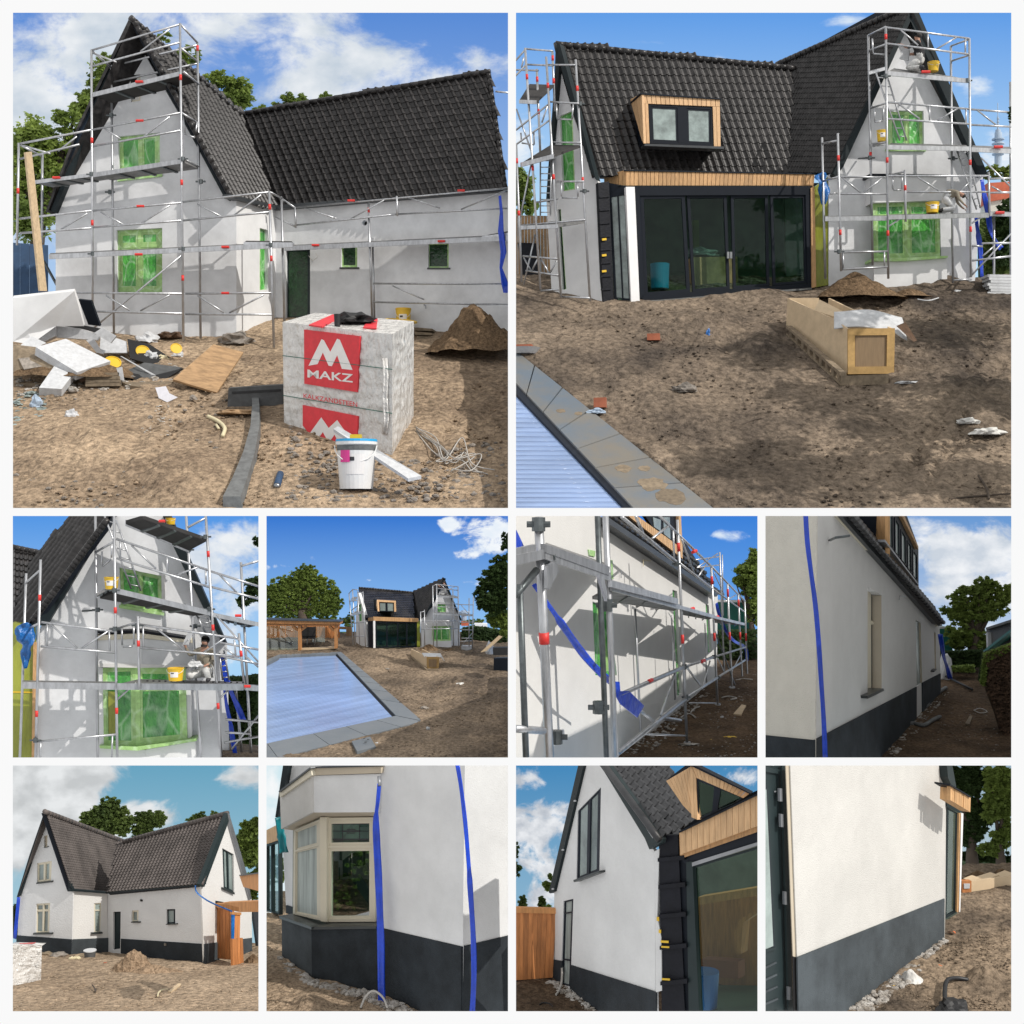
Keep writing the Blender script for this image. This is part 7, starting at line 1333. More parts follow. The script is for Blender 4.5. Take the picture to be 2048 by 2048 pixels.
 for u, v in ((1355, 1790), (1590, 1495), (1700, 1360), (1000, 1730)): cyl(P, P.g(u, v), .1, .08, .05, 'base_plate', 'galv', S.t, n=8)
 strip(P, curve3([P.h(W, u, v, 1.1) for u, v in ((170, 560), (290, 730), (430, 930), (560, 1110), (680, 1240), (800, 1340))], 5), [.09] * 8 + [.16] * 18, 'plastic_strap', 'strap_blue', 'blue plastic strap stretched down between the near scaffold poles', 'plastic strip', seed=3, twist=.5)
 q = [P.h(W, u, v, 1.35) for u, v in ((800, 1310), (832, 1312), (838, 1385), (905, 1382), (1022, 1498), (970, 1588), (840, 1485), (805, 1420))]; B().prism(q, -W.n * .02).build('plastic_sheet', 'strap_blue', label='blue plastic sheet end tied to the lower scaffold rail', cat='plastic sheet')
 q = [P.h(W, u, v, 1.0) for u, v in ((20, 130), (35, 140), (92, 262), (20, 285))]; B().prism(q, -W.n * .03).build('plastic_sheet', 'strap_blue', label='blue plastic corner at the upper left behind the near deck', cat='plastic sheet')
 strip(P, curve3([P.h(W, u, v, .9) for u, v in ((1580, 705), (1600, 790), (1660, 930), (1720, 1000), (1805, 1050), (1815, 1150))], 4), .09, 'plastic_strap', 'strap_blue', 'thin blue strap on the far end of the long scaffold', 'plastic strip', seed=5)
 # beyond
 slab(P, P.wallD(1580, 45.5, 1840, 45.5), [(1585, 690), (1840, 695), (1840, 920), (1585, 915)], -1, 0, 'far_building', 'teal_panel', label='dark teal building beyond the scaffold end', cat='building'); slab(P, P.wallD(1580, 45.3, 1840, 45.3), [(1585, 680), (1840, 686), (1840, 700), (1585, 695)], 0, .2, 'roof_edge', 'foam', label='white roof edge of the teal building', cat='roof edge')
 tree(P, 1870, 1100, 45, [(1840, 470, 110, 80), (1870, 350, 60, 60), (1860, 590, 90, 70), (1880, 760, 70, 110), (1760, 540, 60, 40)], 6500, .1, 'leaf', 'green tree at the right edge beyond the side scaffold', 'trees around the garden', tr=.1, seed=31)
 hedge(P, [(1590, 915), (1900, 905), (1900, 1180), (1590, 1190)], 44.5, 46, 2200, .07, 'leaf_dark', 'dark hedge at the end of the side path', seed=9)
 pl = [P.g(1712, 1572, .05), P.g(1775, 1500, .05), P.g(1810, 1508, .05), P.g(1772, 1580, .05)]; B().prism(pl, Vector((0, 0, -.04))).build('plank', 'timber', label='short plank lying on the muddy side path', cat='plank')
 for k, pth in enumerate((((1300, 1600), (1370, 1570), (1420, 1600)), ((1380, 1560), (1410, 1530), (1450, 1515)), ((1620, 1445), (1680, 1435), (1735, 1450), (1690, 1460)), ((1730, 1310), (1790, 1300), (1860, 1305)))): B().tube(curve3([P.g(u, v, .04) for u, v in pth]), .02, 5).build('cable', 'cable', label=('looped cream cable by the scaffold foot', 'cream pipe end by the side wall', 'white cable ring on the side path', 'long pale cable at the far path')[k], cat='cable')
 q = [P.h(W, 1160, 1590, 1.0), P.h(W, 1300, 1612, 1.0)]; B().tube(q, .05, 8).build('steel_tube', 'galv', label='short steel tube lying under the lower scaffold rail', cat='tube')
 for k, (u, v, w_, m_, lb) in enumerate(((1680, 1745, 55, 'yellow', 'orange yellow plastic strip lying on the mud'), (1560, 1770, 50, 'yellow', 'pale yellow strip left of the orange one'), (1623, 1588, 14, 'foam', 'small white label on the side path'), (1360, 1800, 70, 'rubble', 'rubble under the scaffold foot plate'))):
  c = P.g(u, v); crumple(P, c, P.m(w_, c.y), P.m(w_ * .35, c.y), P.m(10, c.y), m_, lb, 'litter', 'small_litter', 60 + k, amp=.5)
 scatter(P, [(850, 1893), (1000, 1740), (1300, 1500), (1560, 1310), (1600, 1330), (1400, 1540), (1150, 1800), (1080, 1893)], 420, .012, .06, 'rubble', 'plaster rubble along the foot of the side wall', name='rubble', cat='rubble', seed=14); scatter(P, [(1200, 1893), (1650, 1300), (1890, 1250), (1890, 1893)], 350, .008, .035, 'stone', 'stones on the muddy side path', seed=15)
# ================================================================== SET 6: finished side wall with black plinth
def set_6():
 global CUR
 P = CUR = Panel(1524, 1024, .26294, (1531, 1032, 2022.5, 1515), (1866, 31), (1370, 38)); PANELS.append(P)
 skymat('sky_6', (.14, .32, .66), (.55, .66, .80), cloud=(.88, .90, .93), shade=(.60, .66, .74), blobs=[(.9, .8, .55, .35, .42), (.65, .9, .2, .2, .2)], thr=.62, soft=.22, scale=(4, 6), seed=8)
 sky(P, 45, 'sky_6')
 ground(P, 1130, 'mud_small', amp=.05, sc=.9, nu=120, nv=110)
 H = thing('house', P.g(1000, 1750), 'finished cream side wall with black plinth and grey gutter', 'house', 'the finished house')
 A = P.wallD(400, 25.8, 27, 27.1); W = P.wall((400, 2403), (1360, 1370))
 wallpoly(P, A, [(0, 2500), (0, -150), (418, -150), (400, 2500)], [], .02, 'front_wall', 'plaster_cream', H); slab(P, A, [(0, 1695), (400, 1735), (400, 2500), (0, 2500)], 0, .015, 'front_plinth', 'plinth', H)
 w1 = [(803, 570), (910, 632), (912, 1345), (803, 1395)]; w2 = [(1168, 820), (1208, 842), (1220, 1300), (1178, 1325)]; w3 = [(1308, 908), (1322, 918), (1326, 1195), (1315, 1205)]
 wallpoly(P, W, [(535, 2300), (535, -60), (1350, 850), (1360, 1400)], [w1, w2, w3], .3, 'side_wall', 'plaster_white', H); wallpoly(P, W, [(402, 2500), (418, -150), (535, -60), (535, 2300)], [], .02, 'corner_wall', 'plaster_white', H)
 slab(P, W, [(402, 1735), (1178, 1330), (1178, 2000), (402, 2500)], 0, .03, 'side_plinth', 'plinth', H); slab(P, W, [(1222, 1300), (1360, 1228), (1360, 1375), (1225, 1520)], 0, .03, 'side_plinth', 'plinth', H); slab(P, W, [(1178, 1325), (1222, 1300), (1225, 1520), (1178, 1560)], -.2, -.05, 'niche_plinth', 'plinth', H)
 
 for q in (w1, w2, w3):
  a_, c_ = P.h(W, q[1][0] - 2, q[1][1] + 4), P.h(W, q[2][0] - 2, q[2][1] - 2); t_ = P.h(W, q[0][0], q[0][1] + 3); B().prism([a_, c_, c_ - W.n * .28, a_ - W.n * .28], (t_ - a_).normalized() * .015).build('window_reveal', 'reveal_plaster', H)
 window(P, W, w1, H, recess=.16, fw=.2, trans=(.32,), fm='cream_frame', pm='anthracite', sash=.06, depth=.08); slab(P, W, [(800, 1398), (925, 1342), (930, 1360), (805, 1420)], -.25, .14, 'window_sill', 'sill', H)
 slab(P, W, [(1169, 822), (1207, 843), (1219, 1299), (1179, 1322)], -.06, -.04, 'niche_door', 'grey_green', H); window(P, W, w3, H, recess=.1, fw=.2, fm='cream_frame', pm='grey_green', sash=0, sill=(.3, .03, .1, 'sill'))
 slab(P, W, [(500, -40), (520, -40), (1340, 855), (1335, 870), (1320, 850)], -.05, .05, 'eave_soffit', 'cream_frame', H); slab(P, W, [(540, -40), (640, -40), (1372, 850), (1370, 868), (1330, 850)], -.1, .13, 'gutter', 'gutter', H); B().tube([P.h(W, 620, -20, .16), P.h(W, 1370, 842, .16)], .03, 8).build('gutter_bead', 'zinc', H, smooth=True)
 B().tube([P.h(W, 515, 215, .02), P.h(W, 560, 195, .3), P.h(W, 665, 180, .5)], .025, 6).build('pipe_bracket', 'galv_dark', H); B().tube([P.h(W, 1044, 665, .02), P.h(W, 1046, 638, .1), P.h(W, 1092, 645, .14)], .012, 5).build('wall_hook', 'galv', H)
 a, b_ = P.h(W, 600, -30, .2), P.h(W, 1368, 848, .2); bk = -W.n * 1.4 + Vector((0, 0, 2.1)); RP = Plane(a, (b_ - a).cross(bk)); rf = slab(P, RP, [(610, -30), (760, -40), (960, 330), (1190, 600), (1290, 730), (1366, 850)], -.1, 0, 'roof', 'tile_black', H)
 for f in range(34):
  p0 = a.lerp(b_, f / 34); p1 = a.lerp(b_, (f + 1) / 34)
  for k in range(3): B().tube([p0 + bk * k * .09 + RP.n * .02, p1 + bk * k * .09 + RP.n * .05], .06, 6).build('roof_tile', 'tile_black', rf, smooth=True)
 dm = thing_part('dormer', H); DP = P.wallD(935, 30.6, 1190, 35.3)
 slab(P, DP, [(935, -40), (1080, -30), (1190, 265), (1192, 620), (1120, 540), (940, 320)], -.8, -.06, 'dormer_body', 'anthracite', dm)
 planks(P, P.wallD(935, 30.6, 750, 32), [(755, -30), (938, -30), (938, 320), (930, 315)], 6, -.1, 0, 'cladding', dm, gap=.08)
 planks(P, DP, [(936, 225), (1192, 555), (1193, 622), (938, 335)], 22, -.06, 0, 'cladding_pale', dm, gap=.08); planks(P, DP, [(1055, -30), (1190, 262), (1190, 285), (1050, 0)], 8, -.06, .02, 'cladding_pale', dm, gap=.05)
 for q in ([(950, -20), (1000, 20), (1002, 290), (952, 235)], [(1012, 40), (1050, 105), (1052, 350), (1014, 305)], [(1060, 130), (1098, 195), (1100, 410), (1062, 362)], [(1108, 215), (1140, 265), (1142, 470), (1110, 425)], [(1148, 285), (1184, 335), (1186, 530), (1150, 485)]):
  w = window(P, DP, q, dm, recess=.0, fw=.14, fm='anthracite', pm='grey_green', sash=0, depth=.06, back=None, name='dormer_window')
 slab(P, DP, [(936, 210), (1192, 545), (1192, 560), (936, 228)], -.05, .1, 'dormer_sill', 'zinc', dm)
 strip(P, curve3([P.at(u, v, 25.2) for u, v in ((332, 20), (345, 230), (372, 450), (405, 700), (428, 950), (448, 1250), (468, 1550), (482, 1890))], 4), .088, 'plastic_strap', 'strap_blue', 'long blue plastic strap hanging in front of the cream corner', 'plastic strip', seed=1, twist=.35)
 strip(P, curve3([P.h(W, u, v, .5) for u, v in ((1355, 930), (1380, 1080), (1410, 1190), (1432, 1270))], 4), .12, 'plastic_strap', 'strap_blue', 'blue strap at the far end of the finished side wall', 'plastic strip', seed=2); B().tube([P.g(1400, 1282, .12), P.g(1600, 1365, .05)], .035, 6).build('black_pipe', 'cable_black', label='black pipe lying at the end of the side path', cat='pipe', smooth=True)
 # beyond the wall
 slab(P, P.wallD(1340, 42, 1480, 42), [(1345, 885), (1450, 885), (1450, 1065), (1345, 1065)], -1, 0, 'far_building', 'teal_panel', label='green panelled building beyond the finished wall', cat='building'); slab(P, P.wallD(1340, 41.8, 1480, 41.8), [(1345, 872), (1455, 872), (1455, 888), (1345, 888)], 0, .1, 'roof_edge', 'foam', label='white roof edge of the green building', cat='roof edge')
 tree(P, 1610, 1100, 41.5, [(1560, 640, 150, 80), (1700, 560, 120, 70), (1480, 760, 120, 70), (1640, 760, 160, 100), (1780, 680, 130, 110), (1520, 940, 130, 110), (1640, 980, 110, 90), (1870, 620, 60, 70)], 11500, .1, 'leaf', 'spreading green tree beside the path end', 'trees around the garden', tr=.16, seed=41, thick=.5, limbs=14)
 hedge(P, [(1355, 1060), (1680, 1050), (1670, 1180), (1355, 1175)], 40.5, 41.5, 2200, .07, 'leaf_dark', 'low dark hedge across the path end', seed=11); hedge(P, [(1440, 1170), (1610, 1165), (1615, 1215), (1440, 1212)], 39.6, 40.2, 700, .06, 'leaf', 'small green hedge in front of the dark one', seed=12)
 hs = thing('far_house', P.at(1800, 1060, 39), 'dark gabled neighbour house above the right hedge', 'house'); hp = P.wallD(1690, 39, 1900, 37); slab(P, hp, [(1705, 895), (1900, 825), (1900, 1000), (1720, 1060)], -1, 0, 'wall', 'concrete_dark', hs); slab(P, hp, [(1700, 880), (1900, 815), (1900, 835), (1705, 895)], -1, .1, 'verge', 'concrete', hs); slab(P, hp, [(1680, 1055), (1900, 885), (1900, 905), (1700, 1062)], 0, .2, 'roof_edge', 'teal_panel', hs); slab(P, hp, [(1705, 920), (1716, 915), (1720, 1060), (1708, 1062)], 0, .1, 'corner_board', 'foam', hs)
 hedge(P, [(1700, 1090), (1760, 1060), (1900, 1010), (1900, 1900), (1800, 1560), (1720, 1350)], 33, 34.2, 5200, .06, 'hedge_bark', 'brown twiggy hedge along the right of the path', seed=13, back='hedge_bark'); hedge(P, [(1690, 1080), (1720, 1062), (1900, 1000), (1900, 1050), (1720, 1130), (1690, 1320), (1660, 1300)], 33, 34, 1500, .06, 'leaf', 'green leafy bush along the top of the brown hedge', seed=14, name='bush', cat='bush')
 crumple(P, P.g(1395, 1270), .2, .25, .55, 'foam', 'white wrapped bundle behind the wall end', 'bundle', 'wrapped_bundle', 6, amp=.2); pl = [P.g(1545, 1620, .04), P.g(1580, 1560, .04), P.g(1602, 1562, .04), P.g(1580, 1625, .04)]; B().prism(pl, Vector((0, 0, -.04))).build('plank', 'pallet', label='grey plank lying on the shaded path', cat='plank')
 B().tube(curve3([P.g(u, v, .06) for u, v in ((1085, 1635), (1150, 1625), (1230, 1640), (1300, 1600), (1355, 1575))]), .05, 6).build('pipe', 'concrete', label='grey flexible pipe lying along the plinth', cat='pipe', smooth=True); B().tube(curve3([P.g(u, v, .05) for u, v in ((1175, 1500), (1250, 1490), (1290, 1420), (1400, 1350))]), .05, 6).build('pipe', 'concrete', label='second grey pipe lying nearer the wall end', cat='pipe', smooth=True); B().tube(curve3([P.g(u, v, .04) for u, v in ((1610, 1520), (1660, 1505), (1712, 1530), (1660, 1540), (1615, 1522))]), .012, 5).build('wire_ring', 'cable', label='thin wire ring lying on the shaded path', cat='wire')
 scatter(P, [(900, 1866), (1080, 1680), (1250, 1480), (1400, 1360), (1430, 1380), (1300, 1520), (1120, 1760), (1000, 1866)], 300, .012, .05, 'rubble', 'rubble along the black plinth', name='rubble', cat='rubble', seed=16); scatter(P, [(1150, 1866), (1420, 1400), (1700, 1400), (1880, 1866)], 260, .006, .03, 'stone', 'small stones on the shaded path', seed=17)
 # house added out of view beyond the right edge to shade path and wall
 N_ = thing('added_shade_house', Vector((11, 27, 8)), 'added house out of view beyond the right edge, shading the path and side wall', 'house')
 q = [Vector((.3655 * d + .5, d, z)) for d, z in ((22, 3), (44, 3), (44, 17), (22, 17.5))]; OUTSIDE.add(B().prism(q, Vector((5, -1, 0))).build('wall', 'plaster_white', N_))
 q = [Vector((.3655 * 22 + .3, 22, 17.5)), Vector((.3655 * 44 + .3, 44, 17)), Vector((.3655 * 44 + 3, 43.5, 19)), Vector((.3655 * 22 + 3, 21.5, 19.5))]; OUTSIDE.add(B().prism(q, Vector((2, -.4, -1.5))).build('roof', 'tile', N_))
# ================================================================== SET 7: finished house with two gables
def set_7():
 global CUR
 P = CUR = Panel(20, 1524, .26291, (25.7, 1531, 517, 2022.5), (1893, 19), (1460, 24.5)); PANELS.append(P)
 skymat('sky_7', (.14, .37, .53), (.38, .58, .68), cloud=(.80, .82, .83), shade=(.56, .58, .59), blobs=[(.1, .85, .6, .5, .55), (.33, .98, .22, .1, .3), (.55, .82, .2, .1, .2), (.7, .78, .2, .12, .16), (.95, .95, .2, .16, .25), (.02, .68, .2, .1, .2)], thr=.64, soft=.2, scale=(3.6, 5), seed=11)
 sky(P, 31, 'sky_7')
 ground(P, 1380, 'sand_small', amp=.035, sc=1.6, nu=150, nv=100, bumps=[(1300, 1700, 300, 80, .05)])
 H = thing('house', P.g(463, 1470), 'finished white house with two gables, brown tiled roof and black plinth', 'house', 'the finished house')
 pw = 'plaster_white'
 A = P.wall((50, 1442), (465, 1470)); Rt = P.wall((465, 1470), (745, 1438)); W = P.wall((745, 1438), (1480, 1535)); E = P.wall((1480, 1535), (1840, 1442))
 wA1 = [(205, 770), (318, 752), (312, 905), (205, 918)]; wA2 = [(200, 1078), (305, 1072), (298, 1300), (195, 1302)]; wA0 = [(258, 562), (286, 556), (284, 645), (258, 650)]
 wallpoly(P, A, [(50, 1500), (70, 1025), (262, 420), (445, 985), (480, 985), (468, 1500)], [wA0, wA1, wA2], .03, 'left_gable_wall', 'plaster_cool', H)
 window(P, A, wA1, H, recess=.02, fw=.1, mull=(.55,), fm='cream_frame', pm='grey_green', sash=.05, depth=.04, sill=(.06, .07, .04, 'sill')); window(P, A, wA2, H, recess=.02, fw=.08, mull=(.55,), trans=(.24,), fm='cream_frame', pm='grey_green', sash=.05, depth=.04, sill=(.2, .05, .04, 'sill')); window(P, A, wA0, H, recess=.02, fw=.12, fm='cream_frame', pm='reveal_plaster', sash=0, depth=.04, sill=(.1, .05, .03, 'sill'))
 slab(P, A, [(48, 1320), (468, 1350), (464, 1480), (48, 1450)], 0, .015, 'plinth', 'plinth', H)
 wR = [(640, 1075), (695, 1070), (690, 1295), (640, 1298)]; wallpoly(P, Rt, [(468, 1500), (480, 985), (740, 1000), (745, 1460)], [wR], .03, 'return_wall', pw, H); window(P, Rt, wR, H, recess=.02, fw=.12, trans=(.25,), fm='cream_frame', pm='grey_green', sash=.04, depth=.04, sill=(.3, .05, .05, 'sill')); slab(P, Rt, [(468, 1350), (768, 1338), (768, 1445), (464, 1480)], 0, .015, 'plinth', 'plinth_light', H)
 dr = [(785, 1140), (842, 1138), (838, 1420), (785, 1428)]; w1 = [(925, 1130), (978, 1128), (976, 1215), (925, 1215)]; w2 = [(1190, 1120), (1257, 1118), (1257, 1230), (1192, 1232)]
 wallpoly(P, W, [(740, 1470), (738, 1000), (1455, 940), (1480, 1570)], [dr, w1, w2], .03, 'wing_wall', 'plaster_cool', H)
 window(P, W, dr, H, recess=.02, fw=.1, fm='anthracite', pm='green_black', sash=0, depth=.04, name='door'); window(P, W, w1, H, recess=.02, fw=.2, fm='cream_frame', pm='grey_green', sash=0, depth=.04, sill=(.1, .1, .04, 'sill')); window(P, W, w2, H, recess=.02, fw=.12, fm='anthracite', pm='grey_green', sash=.05, depth=.04, sill=(.1, .06, .04, 'sill'))
 slab(P, W, [(842, 1345), (1488, 1386), (1488, 1548), (842, 1455)], 0, .015, 'plinth', 'plinth', H); cyl(P, P.h(W, 1002, 1058), .03, .03, .03, 'vent_cap', 'black', H, n=10); cyl(P, P.h(W, 1182, 1395, .02), .025, .025, .04, 'wall_tap', 'steel', H, n=8)
 wE = [(1615, 655), (1702, 702), (1706, 992), (1625, 955)]; wallpoly(P, E, [(1480, 1570), (1455, 945), (1660, 440), (1838, 1045), (1842, 1470)], [wE], .03, 'right_gable_wall', pw, H); window(P, E, wE, H, recess=.02, fw=.09, mull=(.45,), fm='green_black', pm='grey_green', sash=.04, depth=.04, sill=(.05, .05, .04, 'sill'))
 slab(P, E, [(1480, 1385), (1842, 1338), (1842, 1445), (1482, 1545)], 0, .015, 'plinth', 'plinth_light', H); slab(P, E, [(1565, 1055), (1625, 1065), (1625, 1120), (1568, 1110)], -.02, .01, 'side_window', 'anthracite', H)
 # roofs
 d0 = P.dep(1465) - .15; GR = P.pl3((265, 378, d0), (462, 965, d0), (868, 605, d0 + 3.6)); gp = [(268, 380), (868, 603), (815, 625), (740, 992), (462, 962)]
 rf = slab(P, GR, gp, -.08, -.01, 'left_roof', 'anthracite', H); roof(P, GR, gp, (462, 965), (742, 990), (265, 378), 20, 30, 'tile_brown', rf, limit=0, base=False, amp=.3, lip=.3); ridge(P, (P.h(GR, 264, 376, .03), P.h(GR, 868, 604, .03)), .04, 'tile_brown', rf, 26)
 WR = P.pl3((742, 995, P.dep(1440) - .1), (1450, 930, P.dep(1535) - .1), (1655, 388, P.dep(1535) + 1.0)); wp = [(742, 995), (815, 622), (868, 605), (1655, 388), (1450, 930)]
 rf2 = slab(P, WR, wp, -.08, -.01, 'wing_roof', 'anthracite', H); roof(P, WR, wp, (742, 993), (1450, 930), (940, 578), 27, 20, 'tile_brown', rf2, limit=0, base=False, amp=.36, lip=.3); ridge(P, (P.h(WR, 866, 606, .03), P.h(WR, 1656, 388, .03)), .04, 'tile_brown', rf2, 32); ridge(P, (P.h(WR, 1455, 935, .02), P.h(WR, 1652, 395, .02)), .035, 'tile_brown', rf2, 20, name='verge_tile')
 ap = P.h(GR, 268, 382); rb = P.h(GR, 868, 605) - ap; el = P.h(A, 55, 1025, .05); mk('far_roof', [ap, el, el + rb, ap + rb], [(0, 1, 2, 3)], 'tile_brown', H); rl, rr_ = P.h(WR, 868, 607), P.h(WR, 1652, 392); bkk = Vector((0, 1.6, -2.0)); mk('back_roof', [rl, rr_, rr_ + bkk, rl + bkk], [(0, 1, 2, 3)], 'tile_brown', H)
 slab(P, A, [(262, 375), (272, 385), (468, 968), (468, 985), (438, 985), (262, 440)], -.02, .05, 'barge_board', 'barge', H); slab(P, A, [(262, 375), (262, 440), (72, 1020), (50, 1030), (150, 700)], -.02, .05, 'barge_board', 'barge', H)
 slab(P, E, [(1655, 388), (1665, 450), (1480, 950), (1450, 950), (1448, 930)], -.02, .05, 'barge_board', 'green_black', H); slab(P, E, [(1655, 388), (1668, 392), (1800, 840), (1838, 1040), (1825, 1050), (1660, 450)], -.02, .04, 'barge_board', 'zinc', H)
 slab(P, Rt, [(462, 965), (742, 990), (742, 1003), (462, 980)], -.02, .08, 'gutter', 'barge', H); slab(P, W, [(738, 990), (1450, 920), (1450, 940), (738, 1003)], -.02, .1, 'gutter', 'barge', H)
 # cedar screen, gate and carport beam
 F_ = P.wall((1510, 1500), (1700, 1520)); ft = thing('cedar_screen', P.g(1600, 1510), 'orange cedar board screen right of the finished house', 'screen')
 planks(P, F_, [(1508, 1078), (1692, 1130), (1690, 1505), (1530, 1490)], 7, 0, .04, 'cedar', ft, gap=.06); slab(P, F_, [(1508, 1072), (1740, 1090), (1740, 1140), (1510, 1095)], .04, .1, 'top_rail', 'cedar_beam', ft); slab(P, F_, [(1508, 1080), (1535, 1085), (1545, 1490), (1528, 1490)], .04, .08, 'edge_post', 'cedar_beam', ft)
 gt = thing('cedar_gate', P.g(1740, 1545), 'orange cedar gate standing open beside the screen', 'gate'); gp_ = P.wall((1692, 1552), (1778, 1525)); planks(P, gp_, [(1690, 1345), (1772, 1338), (1778, 1525), (1694, 1552)], 4, 0, .03, 'cedar', gt, gap=.06); slab(P, gp_, [(1690, 1140), (1760, 1145), (1760, 1165), (1690, 1160)], 0, .04, 'upper_rail', 'cedar_beam', gt); slab(P, gp_, [(1712, 1160), (1752, 1160), (1748, 1340), (1706, 1340)], .0, .02, 'upper_board', 'cedar', gt); slab(P, gp_, [(1690, 1160), (1710, 1160), (1706, 1345), (1690, 1345)], .01, .03, 'tape_strip', 'tarp', gt)
 cp = thing('carport', P.at(1830, 1440, 18.8), 'orange timber carport roof entering at the right edge', 'carport'); cq = P.wallD(1750, 19.6, 1900, 18.6); slab(P, cq, [(1745, 865), (1900, 842), (1900, 985), (1775, 950)], -1.2, 0, 'fascia', 'cedar_beam', cp); slab(P, cq, [(1742, 858), (1900, 838), (1900, 848), (1745, 868)], -1.2, .03, 'roof_edge', 'gutter', cp); slab(P, P.wallD(1510, 20.8, 1900, 19.4), [(1600, 1072), (1900, 1058), (1900, 1140), (1740, 1142), (1740, 1105)], -.15, 0, 'beam', 'cedar_beam', cp); slab(P, cq, [(1832, 1140), (1850, 1140), (1885, 1400), (1868, 1400)], -1.6, -1.5, 'rear_post', 'anthracite', cp)
 strip(P, curve3([P.at(u, v, 20.6) for u, v in ((1408, 940), (1420, 990), (1480, 1040), (1560, 1085), (1690, 1138))], 4), .022, 'plastic_strap', 'tarp', 'pale blue strap slung from the gutter corner to the cedar screen', 'plastic strip', seed=2); strip(P, curve3([P.h(A, u, v, .1) for u, v in ((66, 1030), (55, 1150), (45, 1250), (35, 1345))], 3), .06, 'plastic_strap', 'strap_blue', 'dark blue strap hanging at the left gable corner', 'plastic strip', seed=3)
 # trees
 tree(P, 730, 700, 29.6, [(740, 420, 130, 120), (640, 440, 110, 80), (840, 440, 90, 100), (760, 320, 80, 60), (700, 500, 140, 70), (860, 520, 60, 60)], 11000, .06, 'leaf_fine', 'tall dark oak behind the roof valley', 'trees behind the finished house', trunk=False, seed=51, thick=.4); tree(P, 1040, 700, 29.9, [(1080, 440, 100, 70), (1000, 470, 80, 90), (1130, 420, 60, 50), (1010, 540, 90, 50)], 6500, .06, 'leaf_fine', 'second oak standing right of the roof valley', 'trees behind the finished house', trunk=False, seed=52, thick=.4)
 tree(P, 1450, 700, 30, [(1450, 420, 70, 40), (1400, 440, 60, 30), (1560, 400, 40, 25)], 1600, .055, 'leaf_fine', 'tree top showing over the right ridge', 'trees behind the finished house', trunk=False, seed=53, thick=.4); tree(P, 1830, 1100, 29, [(1830, 560, 110, 120), (1860, 720, 100, 120), (1800, 680, 80, 100), (1880, 460, 50, 60), (1850, 950, 90, 110)], 8500, .065, 'leaf', 'green tree beyond the right gable', 'trees behind the finished house', trunk=False, seed=54, thick=.4); hedge(P, [(20, 1095), (60, 1085), (55, 1330), (20, 1330)], 26, 27, 500, .05, 'leaf_dark', 'strip of dark hedge at the far left', seed=15)
 # ground things
 heap(P, 945, 1585, 190, 165, 'heap_pale', 'pale brown sand heap before the finished house', depth=.6, rough=.2); heap(P, 1090, 1600, 210, 60, 'heap_pale', 'low tail of sand right of the pale heap', name='sand_tail', cat='sand', depth=.5); heap(P, 1850, 1520, 80, 60, 'heap', 'brown earth bank at the right edge by the carport', name='earth_bank', cat='earth bank', depth=.6)
 T = thing('block_pallet', P.g(130, 1680), 'cream wrapped block pallet cut by the left edge', 'wrapped pallet', 'wrapped block pallets')
 f1 = P.wall((0, 1706), (236, 1660)); vs = []; nx, ny = 20, 30
 for j in range(ny + 1):
  for i in range(nx + 1): vs.append(P.h(f1, *quadpt([(0, 1392), (243, 1398), (236, 1660), (0, 1706)], i / nx, j / ny), .03 * fbm(Vector((i * .25, j * .9, 3)))))
 mk('front_wrap', vs, [(j * (nx + 1) + i, j * (nx + 1) + i + 1, (j + 1) * (nx + 1) + i + 1, (j + 1) * (nx + 1) + i) for j in range(ny) for i in range(nx)], 'wrap', T, smooth=True)
 q = [P.h(f1, 0, 1392), P.h(f1, 243, 1398), P.h(f1, 243, 1398) + Vector((-.1, .5, -.11)), P.h(f1, 0, 1392) + Vector((-.1, .5, -.11))]; mk('top_wrap', q, [(0, 1, 2, 3)], 'wrap', T); B().prism([q[0].lerp(q[2], .25) + Vector((0, 0, .02)), q[1].lerp(q[3], .35) + Vector((0, 0, .02)), q[2].lerp(q[0], .3) + Vector((0, 0, .02))], Vector((0, 0, -.01))).build('logo_print', 'pink_red', T)
 t = thing('mortar_tub', P.g(608, 1488), 'round black mortar tub near the corner of the house', 'tub'); d = P.dep(1488); cyl(P, P.g(608, 1488), P.m(38, d), P.m(46, d), P.m(52, d), 'body', 'concrete_dark', t); cyl(P, P.g(608, 1488, P.m(52, d)), P.m(48, d), P.m(48, d), P.m(6, d), 'rim', 'foam', t)
 for k, (u, v, w_, h_, m_, lb) in enumerate(((280, 1470, 45, 20, 'pallet', 'loose boards beside the wrapped pallet'), (370, 1480, 60, 26, 'stone', 'grey rubble lump by the left gable plinth'), (510, 1500, 25, 18, 'yellow' if 0 else 'pipe_yellow', 'small yellow block near the mortar tub'), (470, 1502, 20, 16, 'pipe_yellow', 'second yellow block left of the first'), (1085, 1475, 50, 30, 'pallet', 'boards leaning behind the sand heap'), (725, 1530, 14, 6, 'brick', 'small brick on the sand left of the heap'), (545, 1480, 45, 10, 'timber', 'timber offcut lying left of the tub'))):
  c = P.g(u, v); crumple(P, c, P.m(w_, c.y), P.m(w_ * .6, c.y), P.m(h_, c.y), m_, lb, 'litter', 'small_litter', 80 + k, amp=.5)
